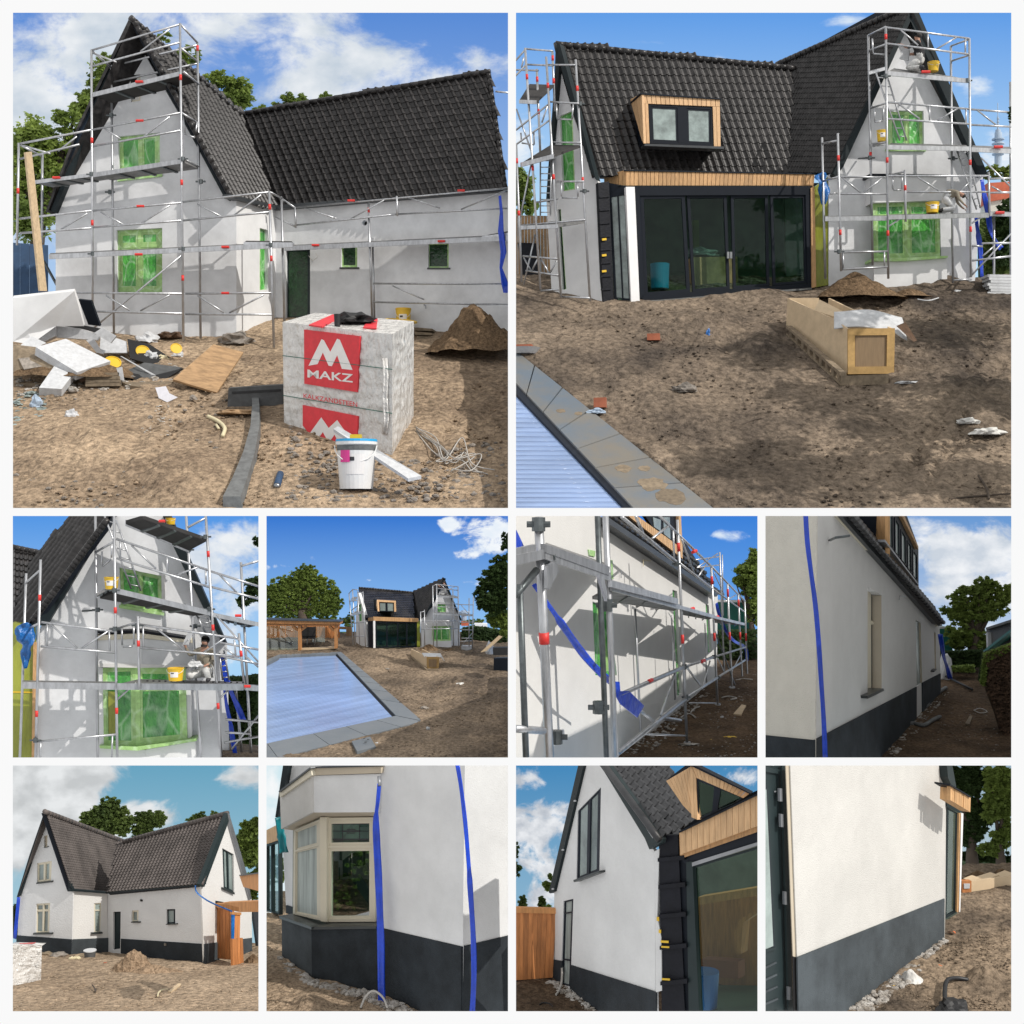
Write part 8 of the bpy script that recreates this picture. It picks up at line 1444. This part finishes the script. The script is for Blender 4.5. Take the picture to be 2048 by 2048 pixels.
 pl = [P.g(1200, 1765, .04), P.g(1300, 1690, .04), P.g(1325, 1698, .04), P.g(1225, 1770, .04)]; B().prism(pl, Vector((0, 0, -.03))).build('plank', 'timber', label='short plank on the sand before the right gable', cat='plank'); B().tube(curve3([P.g(u, v, .03) for u, v in ((1125, 1795), (1130, 1770), (1160, 1750), (1200, 1745))]), .012, 5).build('hose', 'pipe_yellow', label='cream hose end beside the short plank', cat='hose'); B().tube(curve3([P.g(u, v, .03) for u, v in ((625, 1710), (640, 1730), (650, 1765), (655, 1740))]), .01, 5).build('twig', 'bark', label='dark twig on the sand in the foreground', cat='twig')
 scatter(P, [(30, 1720), (500, 1520), (1880, 1560), (1880, 1890), (30, 1890)], 1500, .004, .02, 'sand_small', 'small clods over the sandy yard', name='sand_clods', cat='sand', seed=18)
# ================================================================== SET 8: bay window corner
def set_8():
 global CUR
 P = CUR = Panel(524, 1524, .26288, (533, 1531, 1016, 2022.5), (1893, 24), (1490, 27)); PANELS.append(P)
 skymat('sky_8', (.62, .80, .86), (.80, .90, .93), cloud=(.92, .94, .95), shade=(.85, .90, .92), blobs=[(.02, .9, .15, .3, .3)], thr=.6, soft=.3, scale=(6, 6), seed=5)
 sky(P, 33, 'sky_8')
 ground(P, 1150, 'sand_small', amp=.05, sc=1.3, nu=130, nv=110, bumps=[(380, 1850, 160, 60, .14)])
 H = thing('house', P.g(890, 1750), 'house corner with cream bay window over a black plinth', 'house', 'the finished house')
 C1, C2, C3, C4 = (150, 1490), (380, 1640), (890, 1765), (1520, 2010)
 L1 = P.wall(C1, C2); L2 = P.wall(C2, C3); W = P.wall(C3, C4); E = P.wall(C4, (1900, 1890))
 wallpoly(P, W, [(880, -120), (1545, -120), (1520, 2050), (880, 1800)], [], .02, 'front_wall', 'plaster_cool', H); slab(P, W, [(890, 1258), (1527, 1406), (1527, 2050), (890, 1790)], 0, .012, 'front_plinth', 'plinth', H)
 wallpoly(P, E, [(1545, -120), (1950, -120), (1950, 1900), (1520, 2050)], [], .02, 'side_wall', 'plaster_cool', H); slab(P, E, [(1513, 1406), (1950, 1302), (1950, 1900), (1513, 2050)], 0, .014, 'side_plinth', 'plinth', H)
 by = thing_part('bay_window', H)
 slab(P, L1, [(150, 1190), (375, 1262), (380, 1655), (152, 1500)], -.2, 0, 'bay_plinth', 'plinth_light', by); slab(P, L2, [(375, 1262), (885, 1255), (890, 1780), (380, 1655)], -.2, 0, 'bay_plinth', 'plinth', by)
 slab(P, L2, [(375, 1255), (868, 1250), (868, 1268), (375, 1275)], -.5, .06, 'bay_sill', 'sill', by); slab(P, L1, [(128, 1170), (375, 1255), (375, 1275), (135, 1192)], -.5, .06, 'bay_sill', 'sill', by)
 # fascia above
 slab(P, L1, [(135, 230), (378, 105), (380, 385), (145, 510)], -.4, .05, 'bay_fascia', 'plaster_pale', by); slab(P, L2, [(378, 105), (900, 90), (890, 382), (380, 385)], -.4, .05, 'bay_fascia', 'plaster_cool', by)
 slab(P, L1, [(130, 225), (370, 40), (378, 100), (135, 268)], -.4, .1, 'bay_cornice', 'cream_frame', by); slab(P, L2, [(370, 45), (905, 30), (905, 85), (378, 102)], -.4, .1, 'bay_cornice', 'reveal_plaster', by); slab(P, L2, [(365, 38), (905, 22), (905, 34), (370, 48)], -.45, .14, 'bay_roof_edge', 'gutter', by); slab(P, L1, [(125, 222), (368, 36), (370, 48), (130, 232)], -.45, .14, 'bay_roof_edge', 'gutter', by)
 b = B(); q = [P.h(L1, 145, 508, .03), P.h(L1, 380, 384, .03), P.h(L2, 888, 382, .03), P.h(L2, 880, 425, -.4), P.h(L2, 450, 425, -.35), P.h(L1, 240, 520, -.35)]; b.add(q, [(0, 1, 4, 5), (1, 2, 3, 4)]); b.build('bay_soffit', 'reveal_plaster', by)
 window(P, L1, [(240, 520), (440, 435), (445, 1205), (236, 1158)], by, recess=.2, fw=.07, trans=(.25,), fm='cream_frame', pm='curtain', sash=.055, depth=.08, name='left_bay_window'); window(P, L2, [(480, 425), (862, 420), (862, 1215), (480, 1218)], by, recess=.25, fw=.06, trans=(.28,), fm='cream_frame', pm='glass', sash=.06, depth=.08, name='right_bay_window', back='interior')
 slab(P, L2, [(440, 420), (492, 420), (492, 1218), (446, 1212)], -.36, -.2, 'corner_mullion', 'cream_frame', by)
 wl = [o for o in P.objs if o.name.startswith('right_bay_window')][0]; slab(P, L2, [(536, 470), (812, 468), (810, 590), (536, 590)], -.31, -.295, 'leaded_light', 'grey_green', wl)
 for s in ([(536, 468), (812, 466), (812, 474), (536, 476)], [(536, 584), (810, 584), (810, 592), (536, 592)], [(610, 476), (614, 476), (614, 584), (610, 584)], [(738, 474), (742, 474), (742, 584), (738, 584)], [(612, 522), (745, 520), (745, 532), (612, 532)], [(645, 510), (710, 510), (710, 516), (645, 516)], [(645, 538), (705, 538), (705, 544), (645, 544)], [(536, 524), (610, 524), (610, 528), (536, 528)], [(742, 524), (812, 524), (812, 528), (742, 528)]): slab(P, L2, s, -.295, -.285, 'lead_came', 'print_dark', wl)
 # leaves added behind the lower pane to stand in for a reflected garden
 cs = [(P.h(L2, 640, 1000, -.75), (.35, .1, .4)), (P.h(L2, 750, 780, -.75), (.25, .1, .35)), (P.h(L2, 580, 1080, -.75), (.2, .1, .2))]; V, Fc = leaves(random.Random(3), cs, 1500, .05); mk('reflection_leaves', V, Fc, 'leaf', label='added leaves standing in for the garden reflected in the right bay pane', cat='plants')
 # left: wing with sliding doors far behind
 w2 = P.wallD(30, 30.5, 185, 29.5); t = thing('garden_wing', P.at(100, 1180, 30), 'distant sliding door wing left of the bay window', 'house wing'); slab(P, w2, [(30, 520), (130, 470), (130, 590), (30, 625)], -.3, .1, 'fascia', 'cladding_pale', t)
 window(P, w2, [(25, 640), (130, 600), (132, 1165), (25, 1130)], t, recess=0, fw=.08, mull=(.42,), fm='green_black', pm='glass_clear', sash=0, depth=.08, name='sliding_doors', back=None); slab(P, w2, [(25, 620), (130, 585), (130, 605), (25, 645)], -.1, .05, 'door_head', 'green_black', t)
 V, Fc = leaves(random.Random(5), [(P.at(80, 850, 31.8), (.6, .2, .35)), (P.at(60, 780, 32), (.5, .2, .2))], 1400, .06); mk('garden_hedge', V, Fc, 'leaf_light', label='bright garden greenery seen through the distant doors', cat='greenery'); slab(P, P.wallD(20, 32, 200, 32), [(25, 990), (190, 990), (190, 1150), (25, 1140)], -.1, 0, 'far_bank', 'sand_small', label='brown bank seen through the distant doors', cat='bank')
 slab(P, P.wallD(180, 29, 240, 28.6), [(150, 500), (240, 500), (236, 1110), (182, 1090)], -.2, 0, 'pier_wall', 'plaster_cool', H); slab(P, P.wallD(180, 29, 240, 28.6), [(182, 1090), (236, 1108), (236, 1170), (182, 1150)], -.2, .03, 'pier_plinth', 'plinth', H); slab(P, P.wallD(100, 29, 240, 28.8), [(100, 420), (160, 25), (200, 20), (175, 170), (135, 350), (120, 425)], 0, .15, 'barge_board', 'barge', H); slab(P, P.wallD(100, 29, 240, 28.8), [(195, 20), (370, 20), (370, 50), (140, 220), (170, 180)], -.2, 0, 'gable_wall', 'plaster_cool', H)
 strip(P, curve3([P.at(u, v, 28) for u, v in ((125, 420), (140, 520), (155, 610), (165, 690))], 4), [.15] * 6 + [.2] * 7, 'tarp', 'teal', 'teal tarpaulin hanging left of the bay fascia', 'tarpaulin', seed=4)
 strip(P, curve3([P.h(W, u, v, .25) for u, v in ((892, 165), (882, 290), (868, 420), (872, 600), (885, 850), (895, 1100), (905, 1400), (908, 1700), (915, 1900))], 4), [.07] * 8 + [.1, .11, .12, .125] + [.13] * 21, 'plastic_strap', 'strap_blue', 'blue plastic strap hanging from the bay corner', 'plastic strip', seed=5, twist=.4); B().tube([P.h(W, 890, 110, .2), P.h(W, 895, 180, .25)], .03, 8).build('hook_bar', 'zinc', H, smooth=True)
 strip(P, curve3([P.at(u, v, 22.4) for u, v in ((1485, 10), (1515, 200), (1545, 450), (1570, 750), (1590, 1050), (1608, 1350), (1612, 1650), (1600, 1910))], 4), [.07] * 14 + [.09] * 15, 'plastic_strap', 'strap_blue', 'blue plastic strap hanging in front of the right house corner', 'plastic strip', seed=6, twist=.5)
 reg = [(130, 1490), (200, 1540), (380, 1660), (600, 1715), (890, 1770), (1150, 1893), (950, 1893), (750, 1800), (500, 1740), (330, 1690), (180, 1590)]
 scatter(P, reg, 420, .015, .085, 'rubble', 'pale rubble strip along the foot of the bay plinth', name='rubble', cat='rubble', seed=19); scatter(P, [(40, 1300), (150, 1500), (600, 1850), (40, 1890)], 260, .006, .03, 'sand_small', 'small clods on the sand before the bay', name='sand_clods', cat='sand', seed=20)
 B().tube(curve3([P.g(u, v, h_) for u, v, h_ in ((750, 1893, .05), (790, 1880, .22), (850, 1875, .3), (920, 1880, .2), (955, 1893, .05))]), .02, 6).build('cable', 'cable', label='grey cable loop standing before the blue strap foot', cat='cable', smooth=True); B().tube(curve3([P.g(u, v, .05) for u, v in ((680, 1845), (720, 1830), (760, 1812))]), .015, 5).build('twig', 'bark', label='dark twig on the sand before the bay', cat='twig')
# ================================================================== SET 9: white gable, bitumen pier and big glass front
def set_9():
 global CUR
 P = CUR = Panel(1024, 1524, .26288, (1032, 1531, 1515, 2022.5), (1893, 21), (1640, 22.5)); PANELS.append(P)
 skymat('sky_9', (.06, .25, .50), (.26, .46, .62), cloud=(.82, .84, .87), shade=(.48, .52, .58), blobs=[(.1, .75, .3, .2, .36), (.08, .57, .25, .14, .3), (.12, .45, .3, .1, .28), (.05, .95, .15, .1, .22), (.9, .96, .16, .1, .3)], thr=.64, soft=.16, scale=(6, 7), seed=13)
 sky(P, 29.5, 'sky_9')
 ground(P, 1560, 'mud_small', amp=.04, sc=1.3, nu=110, nv=80)
 H = thing('house', P.g(900, 1893), 'white gable with blue grey plinth, anthracite window and black bitumen pier', 'house', 'the finished house')
 A = P.wall((310, 1640), (1095, 2210)); w1 = [(500, 372), (677, 190), (665, 832), (490, 902)]; dr = [(392, 1058), (467, 1040), (445, 1712), (372, 1690)]
 wallpoly(P, A, [(312, 1700), (322, 1000), (302, 985), (560, -60), (640, -60), (1085, 680), (1095, 2300)], [w1, dr], .05, 'gable_wall', 'plaster_cool', H)
 window(P, A, w1, H, recess=.012, fw=.08, mull=(.52,), mw=.07, fm='anthracite_blue', pm='grey_green', sash=.045, depth=.03, back='interior', label='tall anthracite window in the white gable'); slab(P, A, [(466, 898), (664, 826), (664, 842), (470, 915)], -.1, .1, 'window_sill', 'sill', H)
 window(P, A, dr, H, recess=.015, fw=.16, trans=(.15, .7), fm='anthracite_blue', pm='curtain', sash=0, depth=.05, name='door', back='interior')
 slab(P, A, [(312, 1503), (378, 1515), (372, 1690), (312, 1660)], 0, .02, 'plinth', 'plinth', H); slab(P, A, [(446, 1545), (1095, 1750), (1095, 2300), (440, 1720)], 0, .02, 'plinth', 'plinth', H)
 slab(P, A, [(518, -40), (560, -40), (318, 985), (290, 1000), (280, 990)], -.02, .05, 'barge_board', 'barge', H)
 slab(P, A, [(632, -40), (680, -40), (1115, 560), (1135, 585), (1130, 615), (1045, 665), (1010, 580)], -.02, .06, 'barge_board', 'green_black', H); slab(P, A, [(995, 470), (1030, 500), (1080, 545), (1070, 580)], .06, .08, 'torn_felt', 'foam', H)
 for u, v in ((480, 295), (388, 668), (312, 965)): B().add(*rock(P.h(A, u, v, .07), .025, 3)).build('rafter_end', 'foam', H)
 # roof
 d1 = P.h(A, 690, 20, .1).y; d2 = P.h(A, 1120, 590, .1).y; RP = P.pl3((690, 20, d1), (1120, 590, d2), (1260, 90, d1 + .9)); rp = [(640, -60), (1100, 560), (1240, 545), (1400, 440), (1170, 200), (1245, 90), (1060, -60)]
 rf = slab(P, RP, rp, -.08, -.01, 'roof', 'anthracite', H); roof(P, RP, [(640, -60), (1120, 590), (1260, 560), (1400, 450), (1180, 210), (1250, 95), (1000, -80)], (1115, 590), (1395, 455), (690, 20), 6, 12, 'tile_black', rf, limit=300, base=False, amp=.34)
 B().tube([P.h(RP, 1120, 592, .06), P.h(RP, 1060, 510, .08), P.h(RP, 690, 10, .08)], .05, 8).build('verge_roll', 'tile_black', rf, smooth=True)
 # dormer
 dm = thing_part('dormer', H); DS = P.wallD(1170, 19.6, 1400, 18.9); DF = P.wallD(1400, 18.9, 1860, 18.6)
 planks(P, DS, [(1172, 145), (1352, 10), (1408, 440), (1300, 330)], 7, -.08, 0, 'cladding_pale', dm, gap=.07); planks(P, DF, [(1352, 10), (1400, 110), (1410, 440), (1365, 420)], 2, -.06, 0, 'cladding_pale', dm, gap=.07); planks(P, DF, [(1360, 20), (1810, 240), (1760, 275), (1398, 118)], 14, -.06, .0, 'cladding_pale', dm, gap=.07); slab(P, DF, [(1330, 18), (1380, 20), (1815, 238), (1812, 246), (1365, 32), (1180, 140), (1185, 128)], -.1, .05, 'dormer_roof_edge', 'anthracite', dm)
 window(P, DF, [(1402, 125), (1760, 275), (1700, 310), (1410, 445)], dm, recess=.03, fw=.04, mull=(.45,), mw=.14, fm='anthracite_blue', pm='glass', sash=0, depth=.06, back='interior')
 # fascia and glass front
 slab(P, P.wallD(1275, 19.5, 1868, 18.8), [(1110, 560), (1260, 540), (1410, 420), (1900, 200), (1900, 320), (1280, 620), (1120, 640)], -.1, 0, 'roof_edge_upstand', 'anthracite', H)
 F_ = P.wallD(1275, 19.0, 1868, 18.2); fa = slab(P, F_, [(1272, 530), (1900, 225), (1900, 480), (1278, 712)], -.4, -.06, 'fascia', 'cladding', H); planks(P, F_, [(1274, 535), (1900, 232), (1900, 475), (1280, 705)], 14, -.06, 0, 'cladding_pale', fa, gap=.06); slab(P, F_, [(1268, 528), (1900, 222), (1900, 236), (1272, 540)], -.45, .05, 'fascia_trim', 'anthracite', fa); slab(P, F_, [(1278, 708), (1900, 472), (1900, 520), (1300, 730)], -.45, -.1, 'fascia_soffit', 'cladding', fa)
 D_ = P.wallD(1330, 19.1, 1868, 18.4); slab(P, D_, [(1290, 735), (1900, 500), (1900, 620), (1370, 800), (1300, 760)], -.1, -.02, 'door_head', 'anthracite_blue', H); slab(P, D_, [(1368, 765), (1900, 600), (1900, 625), (1370, 795)], -.02, .02, 'screen_rail', 'zinc', H)
 slab(P, D_, [(1325, 760), (1372, 755), (1425, 1950), (1345, 1950)], -.1, .0, 'door_jamb', 'green_black', H); window(P, D_, [(1372, 795), (1930, 625), (1930, 1960), (1420, 1960)], H, recess=.04, fw=.03, fm='green_black', pm='glass', sash=0, depth=.06, back=None, name='sliding_door')
 # what shows through the glass
 slab(P, D_, [(1380, 500), (2100, 300), (2100, 1100), (1400, 1060)], -3.1, -3.0, 'room_wall', 'interior_wall', H); slab(P, D_, [(1400, 1060), (2100, 1000), (2100, 1950), (1400, 1700)], -3.05, -2.95, 'room_panel', 'cedar', H); mk('room_floor', [P.h(D_, 1420, 1960, -.1), P.h(D_, 1930, 1960, -.1), P.h(D_, 2100, 1700, -3), P.h(D_, 1400, 1690, -3)], [(0, 1, 2, 3)], 'interior_floor', H)
 cyl(P, P.h(D_, 1468, 1860, -.8), .17, .2, .5, 'tub', 'blue_plastic', label='blue tub behind the big glass pane', cat='tub')
 for q, m_, lb in (([(1410, 1030), (1900, 950), (1900, 1010), (1412, 1090)], 'cedar_beam', 'orange timber beam seen in the big glass pane'), ([(1440, 1500), (1720, 1520), (1720, 1650), (1440, 1630)], 'brick', 'reddish chest seen low in the big glass pane'), ([(1690, 1300), (1730, 1200), (1860, 1120), (1868, 1150), (1760, 1220), (1740, 1460), (1700, 1460)], 'cedar', 'timber arch brace seen in the big glass pane')): slab(P, D_, q, -2.6, -2.4, 'timber_piece', m_, label=lb, cat='timber')
 # bitumen pier: stacked wraps with laps
 bp = thing_part('bitumen_pier', H); Bp = P.wallD(1105, 19.35, 1330, 19.1)
 ys = [560, 740, 945, 1170, 1410, 1680, 1960]
 for i in range(6): slab(P, Bp, [(1115 + i * 4, ys[i]), (1262 + i * 8, ys[i] - 5), (1268 + i * 10, ys[i + 1] - 12), (1120 + i * 4, ys[i + 1] - 6)], -.1, .0 + .01 * (i % 2), 'bitumen_wrap', 'bitumen', bp); slab(P, Bp, [(1108 + i * 5, ys[i + 1] - 8), (1310 + i * 5, ys[i + 1] - 30), (1312 + i * 5, ys[i + 1] + 5), (1108 + i * 5, ys[i + 1] + 20)], -.02, .05, 'bitumen_lap', 'bitumen', bp)
 slab(P, Bp, [(1260, 640), (1330, 740), (1345, 1950), (1290, 1950)], -.15, -.03, 'bitumen_return', 'anthracite', bp)
 for (u, v, w_, h_) in ((1130, 1358, 60, 16), (1135, 1400, 60, 12), (1140, 1645, 60, 14), (1100, 1178, 18, 30), (1115, 1275, 18, 25)): slab(P, Bp, [(u, v), (u + w_, v + 3), (u + w_, v + h_ + 4), (u, v + h_)], .05, .06, 'tape_tab', 'yellow', bp)
 slab(P, Bp, [(1085, 680), (1120, 660), (1105, 1180), (1135, 1330), (1140, 1740), (1095, 1752)], -.12, .02, 'plaster_edge', 'plaster_cool', H)
 # fence left, trees
 f = thing('cedar_fence', P.g(180, 1660), 'orange cedar board fence left of the white gable', 'fence'); fp = P.wall((30, 1672), (340, 1645)); planks(P, fp, [(20, 1140), (338, 1150), (310, 1640), (20, 1662)], 9, 0, .04, 'cedar', f, gap=.05); slab(P, fp, [(20, 1105), (342, 1115), (342, 1155), (20, 1148)], .0, .07, 'top_rail', 'cedar_beam', f); slab(P, fp, [(20, 1662), (312, 1640), (312, 1655), (20, 1690)], -.02, .03, 'kick_board', 'anthracite', f)
 for u, lb in ((82, 'left conical tree above the cedar fence'), (228, 'right conical tree above the cedar fence')): tree(P, u, 1130, 28.5, [(u, 1080, 30, 40), (u - 2, 1040, 18, 28)], 900, .05, 'leaf_fine', lb, 'conical trees over the fence', trunk=False, seed=u, thick=.8)
 tree(P, 290, 1000, 27.5, [(270, 950, 50, 35), (295, 875, 18, 25), (275, 1100, 22, 12)], 500, .06, 'leaf', 'leafy twigs sticking out beside the eave', None, trunk=False, seed=71, name='leafy_twig', cat='twigs'); tree(P, 35, 900, 27, [(40, 820, 28, 50), (35, 700, 14, 90)], 450, .06, 'leaf_dark', 'dark branch hanging in at the left edge', None, trunk=False, seed=72, name='branch', cat='branch')
 scatter(P, [(240, 1680), (330, 1668), (450, 1740), (640, 1893), (560, 1893), (400, 1780)], 260, .012, .05, 'rubble', 'white rubble along the foot of the gable', name='rubble', cat='rubble', seed=23); B().tube(curve3([P.g(u, v, h_) for u, v, h_ in ((378, 1660, .4), (380, 1720, .15), (360, 1755, .05), (335, 1785, .03))]), .018, 6).build('cable', 'cable', label='white cable stub rising beside the door', cat='cable'); B().tube(curve3([P.g(u, v, .03) for u, v in ((210, 1860), (240, 1845), (290, 1855), (310, 1880))]), .012, 5).build('hose', 'cable_black', label='thin black hose lying in the lower left', cat='hose')
# ================================================================== SET 10: door jamb, cream wall and grey plinth
def set_10():
 global CUR
 P = CUR = Panel(1524, 1524, .26294, (1531, 1531, 2022.5, 2022.5), (1893, 18), (1330, 20.5)); PANELS.append(P)
 skymat('sky_10', (.30, .42, .52), (.50, .62, .66), cloud=(.8, .84, .86), shade=(.6, .68, .72), blobs=[], thr=.6, soft=.3, scale=(5, 5), seed=15)
 sky(P, 26, 'sky_10')
 ground(P, 780, 'soil_small', amp=.045, sc=1.5, nu=130, nv=150, bumps=[(1700, 1650, 160, 90, .16)])
 H = thing('house', P.g(700, 1850), 'cream plastered wall with dark grey plinth and green black door', 'house', 'the finished house')
 A = P.wall((640, 1893), (1390, 1330))
 wallpoly(P, A, [(212, -60), (1372, -60), (1412, 195), (1390, 1345), (640, 1905), (285, 2250), (268, 1487)], [], .015, 'side_wall', 'plaster_pale', H); slab(P, A, [(270, 1487), (1390, 1040), (1388, 1340), (640, 1900), (285, 2200)], 0, .02, 'plinth', 'plinth_light', H)
 slab(P, A, [(178, -60), (214, -60), (268, 1487), (236, 1478)], -.03, -.02, 'door_reveal', 'reveal_plaster', H); slab(P, A, [(236, 1478), (270, 1487), (286, 2200), (246, 2150)], -.03, -.02, 'reveal_plinth', 'black', H)
 dt = slab(P, A, [(-60, -60), (150, -60), (208, 2100), (-60, 2200)], -.2, -.15, 'door', 'green_black', H)
 slab(P, A, [(148, -60), (182, -60), (244, 2150), (208, 2150)], -.12, -.1, 'door_frame', 'green_black', H)
 slab(P, A, [(-60, 20), (150, 60), (152, 95), (-60, 60)], -.2, -.12, 'transom', 'green_black', H); slab(P, A, [(-60, -40), (90, -20), (92, 30), (-60, 10)], -.15, -.14, 'fanlight', 'grey_green', dt); slab(P, A, [(-60, 150), (42, 180), (98, 1420), (-60, 1480)], -.15, -.14, 'glazing_rebate', 'plinth', dt); slab(P, A, [(-60, 180), (34, 210), (86, 1400), (-60, 1460)], -.14, -.135, 'door_pane', 'grey_green', dt)
 slab(P, A, [(-60, 1440), (105, 1410), (108, 1428), (-60, 1475)], -.15, -.125, 'glazing_bead', 'green_black', dt)
 for k in range(5): slab(P, A, [(-60, 1600 + k * 90), (110 + k * 4, 1520 + k * 92), (112 + k * 4, 1532 + k * 92), (-60, 1620 + k * 90)], -.15, -.135, 'louvre_groove', 'plinth_light', dt)
 for (u, v) in ((142, 250), (150, 445), (178, 1035), (210, 1760)): h_ = slab(P, A, [(u - 7, v - 50), (u + 12, v - 48), (u + 14, v + 50), (u - 5, v + 50)], -.1, -.07, 'hinge', 'zinc', dt)
 B().add(*rock(P.h(A, 98, 225, -.15), .02, 4)).build('paint_chip', 'foam', dt)
 # far end: gable edge, fascia, glass door
 slab(P, A, [(1372, -60), (1400, -60), (1420, 130), (1412, 195), (1385, 60)], -.05, .06, 'barge_soffit', 'reveal_plaster', H); slab(P, A, [(1400, -60), (1440, -20), (1478, 190), (1440, 175), (1415, 120)], -.05, .12, 'barge_board', 'green_black', H)
 Fp = P.wallD(1435, 19.6, 1590, 20.1); fa = slab(P, Fp, [(1434, 172), (1588, 268), (1584, 382), (1430, 290)], -.2, -.05, 'fascia', 'cladding', H); planks(P, Fp, [(1434, 176), (1588, 272), (1584, 380), (1430, 288)], 9, -.05, 0, 'cladding', fa, gap=.06); slab(P, Fp, [(1430, 166), (1590, 262), (1590, 272), (1430, 178)], -.2, .03, 'fascia_trim', 'anthracite', fa)
 D_ = P.wallD(1395, 20.5, 1520, 20.55); slab(P, D_, [(1405, 300), (1520, 365), (1520, 395), (1405, 340)], -.2, 0, 'door_head', 'green_black', H); window(P, D_, [(1408, 345), (1500, 395), (1482, 1140), (1390, 1195)], H, recess=.02, fw=.14, fm='green_black', pm='glass_clear', sash=0, depth=.06, back='interior', name='sliding_door'); slab(P, D_, [(1500, 390), (1514, 392), (1500, 1140), (1484, 1142)], -.02, .03, 'jamb_timber', 'cladding', H); slab(P, D_, [(1516, 390), (1532, 392), (1508, 1140), (1500, 1140)], -.02, .04, 'corner_post', 'white_paint', H)
 # trees, bank, crate
 tree(P, 1600, 800, 24.8, [(1560, 180, 110, 170), (1640, 420, 110, 150), (1580, 560, 90, 110), (1480, 100, 60, 80), (1640, 120, 80, 110)], 8500, .075, 'leaf_dark', 'dark tree left behind the timber fascia', 'trees behind the sand bank', seed=81, tr=.1, thick=.4); tree(P, 1820, 800, 24.6, [(1800, 150, 120, 140), (1780, 350, 110, 130), (1860, 300, 70, 200), (1830, 560, 90, 90), (1740, 660, 110, 60)], 8500, .075, 'leaf', 'green tree at the right behind the sand bank', 'trees behind the sand bank', seed=82, tr=.08, thick=.4); tree(P, 1650, 800, 25.2, [(1600, 720, 120, 50), (1780, 730, 140, 50)], 2400, .06, 'leaf_dark', 'dark undergrowth between the two trees', 'trees behind the sand bank', trunk=False, seed=83, name='undergrowth', cat='undergrowth', thick=.5)
 B().prism([P.at(1510, 770, 25.4), P.at(1910, 765, 25.4), P.at(1910, 815, 25.2), P.at(1510, 820, 25.2)], Vector((0, .2, 0))).build('grass_strip', 'grass', label='strip of green grass behind the sand bank', cat='grass')
 heap(P, 1640, 905, 150, 85, 'heap', 'brown sand bank behind the long crate, left part', name='sand_bank', cat='sand bank', depth=.3); heap(P, 1830, 890, 150, 85, 'heap', 'brown sand bank behind the long crate, right part', name='sand_bank', cat='sand bank', depth=.3)
 K = thing('timber_crate', P.g(1560, 1000), 'long pinkish crate lying beyond the cream wall', 'crate'); f1 = P.wall((1525, 998), (1593, 995)); f2 = P.wall((1593, 995), (1910, 945)); e = slab(P, f1, [(1522, 905), (1594, 905), (1593, 995), (1525, 998)], -.1, 0, 'end_frame', 'cedar', K); slab(P, f1, [(1536, 926), (1582, 926), (1580, 962), (1538, 964)], 0, .015, 'end_label', 'foam', e); slab(P, f2, [(1594, 908), (1910, 862), (1910, 940), (1593, 990)], -.05, 0, 'side_panel', 'mdf', K); slab(P, f2, [(1594, 908), (1660, 882), (1690, 895), (1800, 860), (1825, 880), (1910, 845), (1910, 866)], -.3, -.1, 'torn_lid', 'mdf', K); slab(P, f2, [(1600, 990), (1910, 940), (1910, 952), (1600, 1000)], -.1, .02, 'pallet_rail', 'pallet', K)
 reg = [(640, 1893), (800, 1780), (1000, 1640), (1200, 1470), (1390, 1335), (1400, 1370), (1260, 1500), (1180, 1640), (1000, 1760), (880, 1893)]
 scatter(P, reg, 620, .01, .055, 'rubble', 'white plaster rubble along the grey plinth', name='rubble', cat='rubble', seed=25); heap(P, 1130, 1660, 100, 90, 'limewash', 'heaped white plaster waste at the plinth foot', name='plaster_waste', cat='plaster waste', depth=.8, rough=.4)
 scatter(P, [(900, 1893), (1250, 1560), (1400, 1380), (1880, 1250), (1880, 1893)], 1100, .005, .025, 'soil_small', 'small clods on the shaded soil by the plinth', name='soil_clods', cat='soil', seed=26)
 B().tube(curve3([P.g(u, v, h_) for u, v, h_ in ((1395, 1880, .05), (1390, 1800, .1), (1410, 1730, .12), (1480, 1690, .08), (1565, 1680, .04))]), .03, 8).build('hose', 'cable_black', label='black hose arching over the soil', cat='hose', smooth=True)
 crumple(P, P.g(1450, 1893), .2, .15, .12, 'black', 'black lump at the foot of the black hose', 'litter', 'black_lump', 6, amp=.4)
 for k, (u, v, w_, m_, lb) in enumerate(((1352, 1560, 26, 'orange', 'small orange lid lying on the soil'), (1002, 1715, 14, 'yellow', 'small yellow scrap on the plaster rubble'), (1440, 1300, 30, 'hedge_bark', 'dark leaf clump at the far plinth corner'), (1460, 1302, 12, 'orange', 'orange scrap at the far plinth corner'))):
  c = P.g(u, v); crumple(P, c, P.m(w_, c.y), P.m(w_ * .7, c.y), P.m(12, c.y), m_, lb, 'litter', 'small_litter', 90 + k, amp=.3)
set_1()
set_2()
set_3()
set_4()
set_5()
set_6()
set_7()
set_8()
set_9()
set_10()
finish_panels(PANELS)
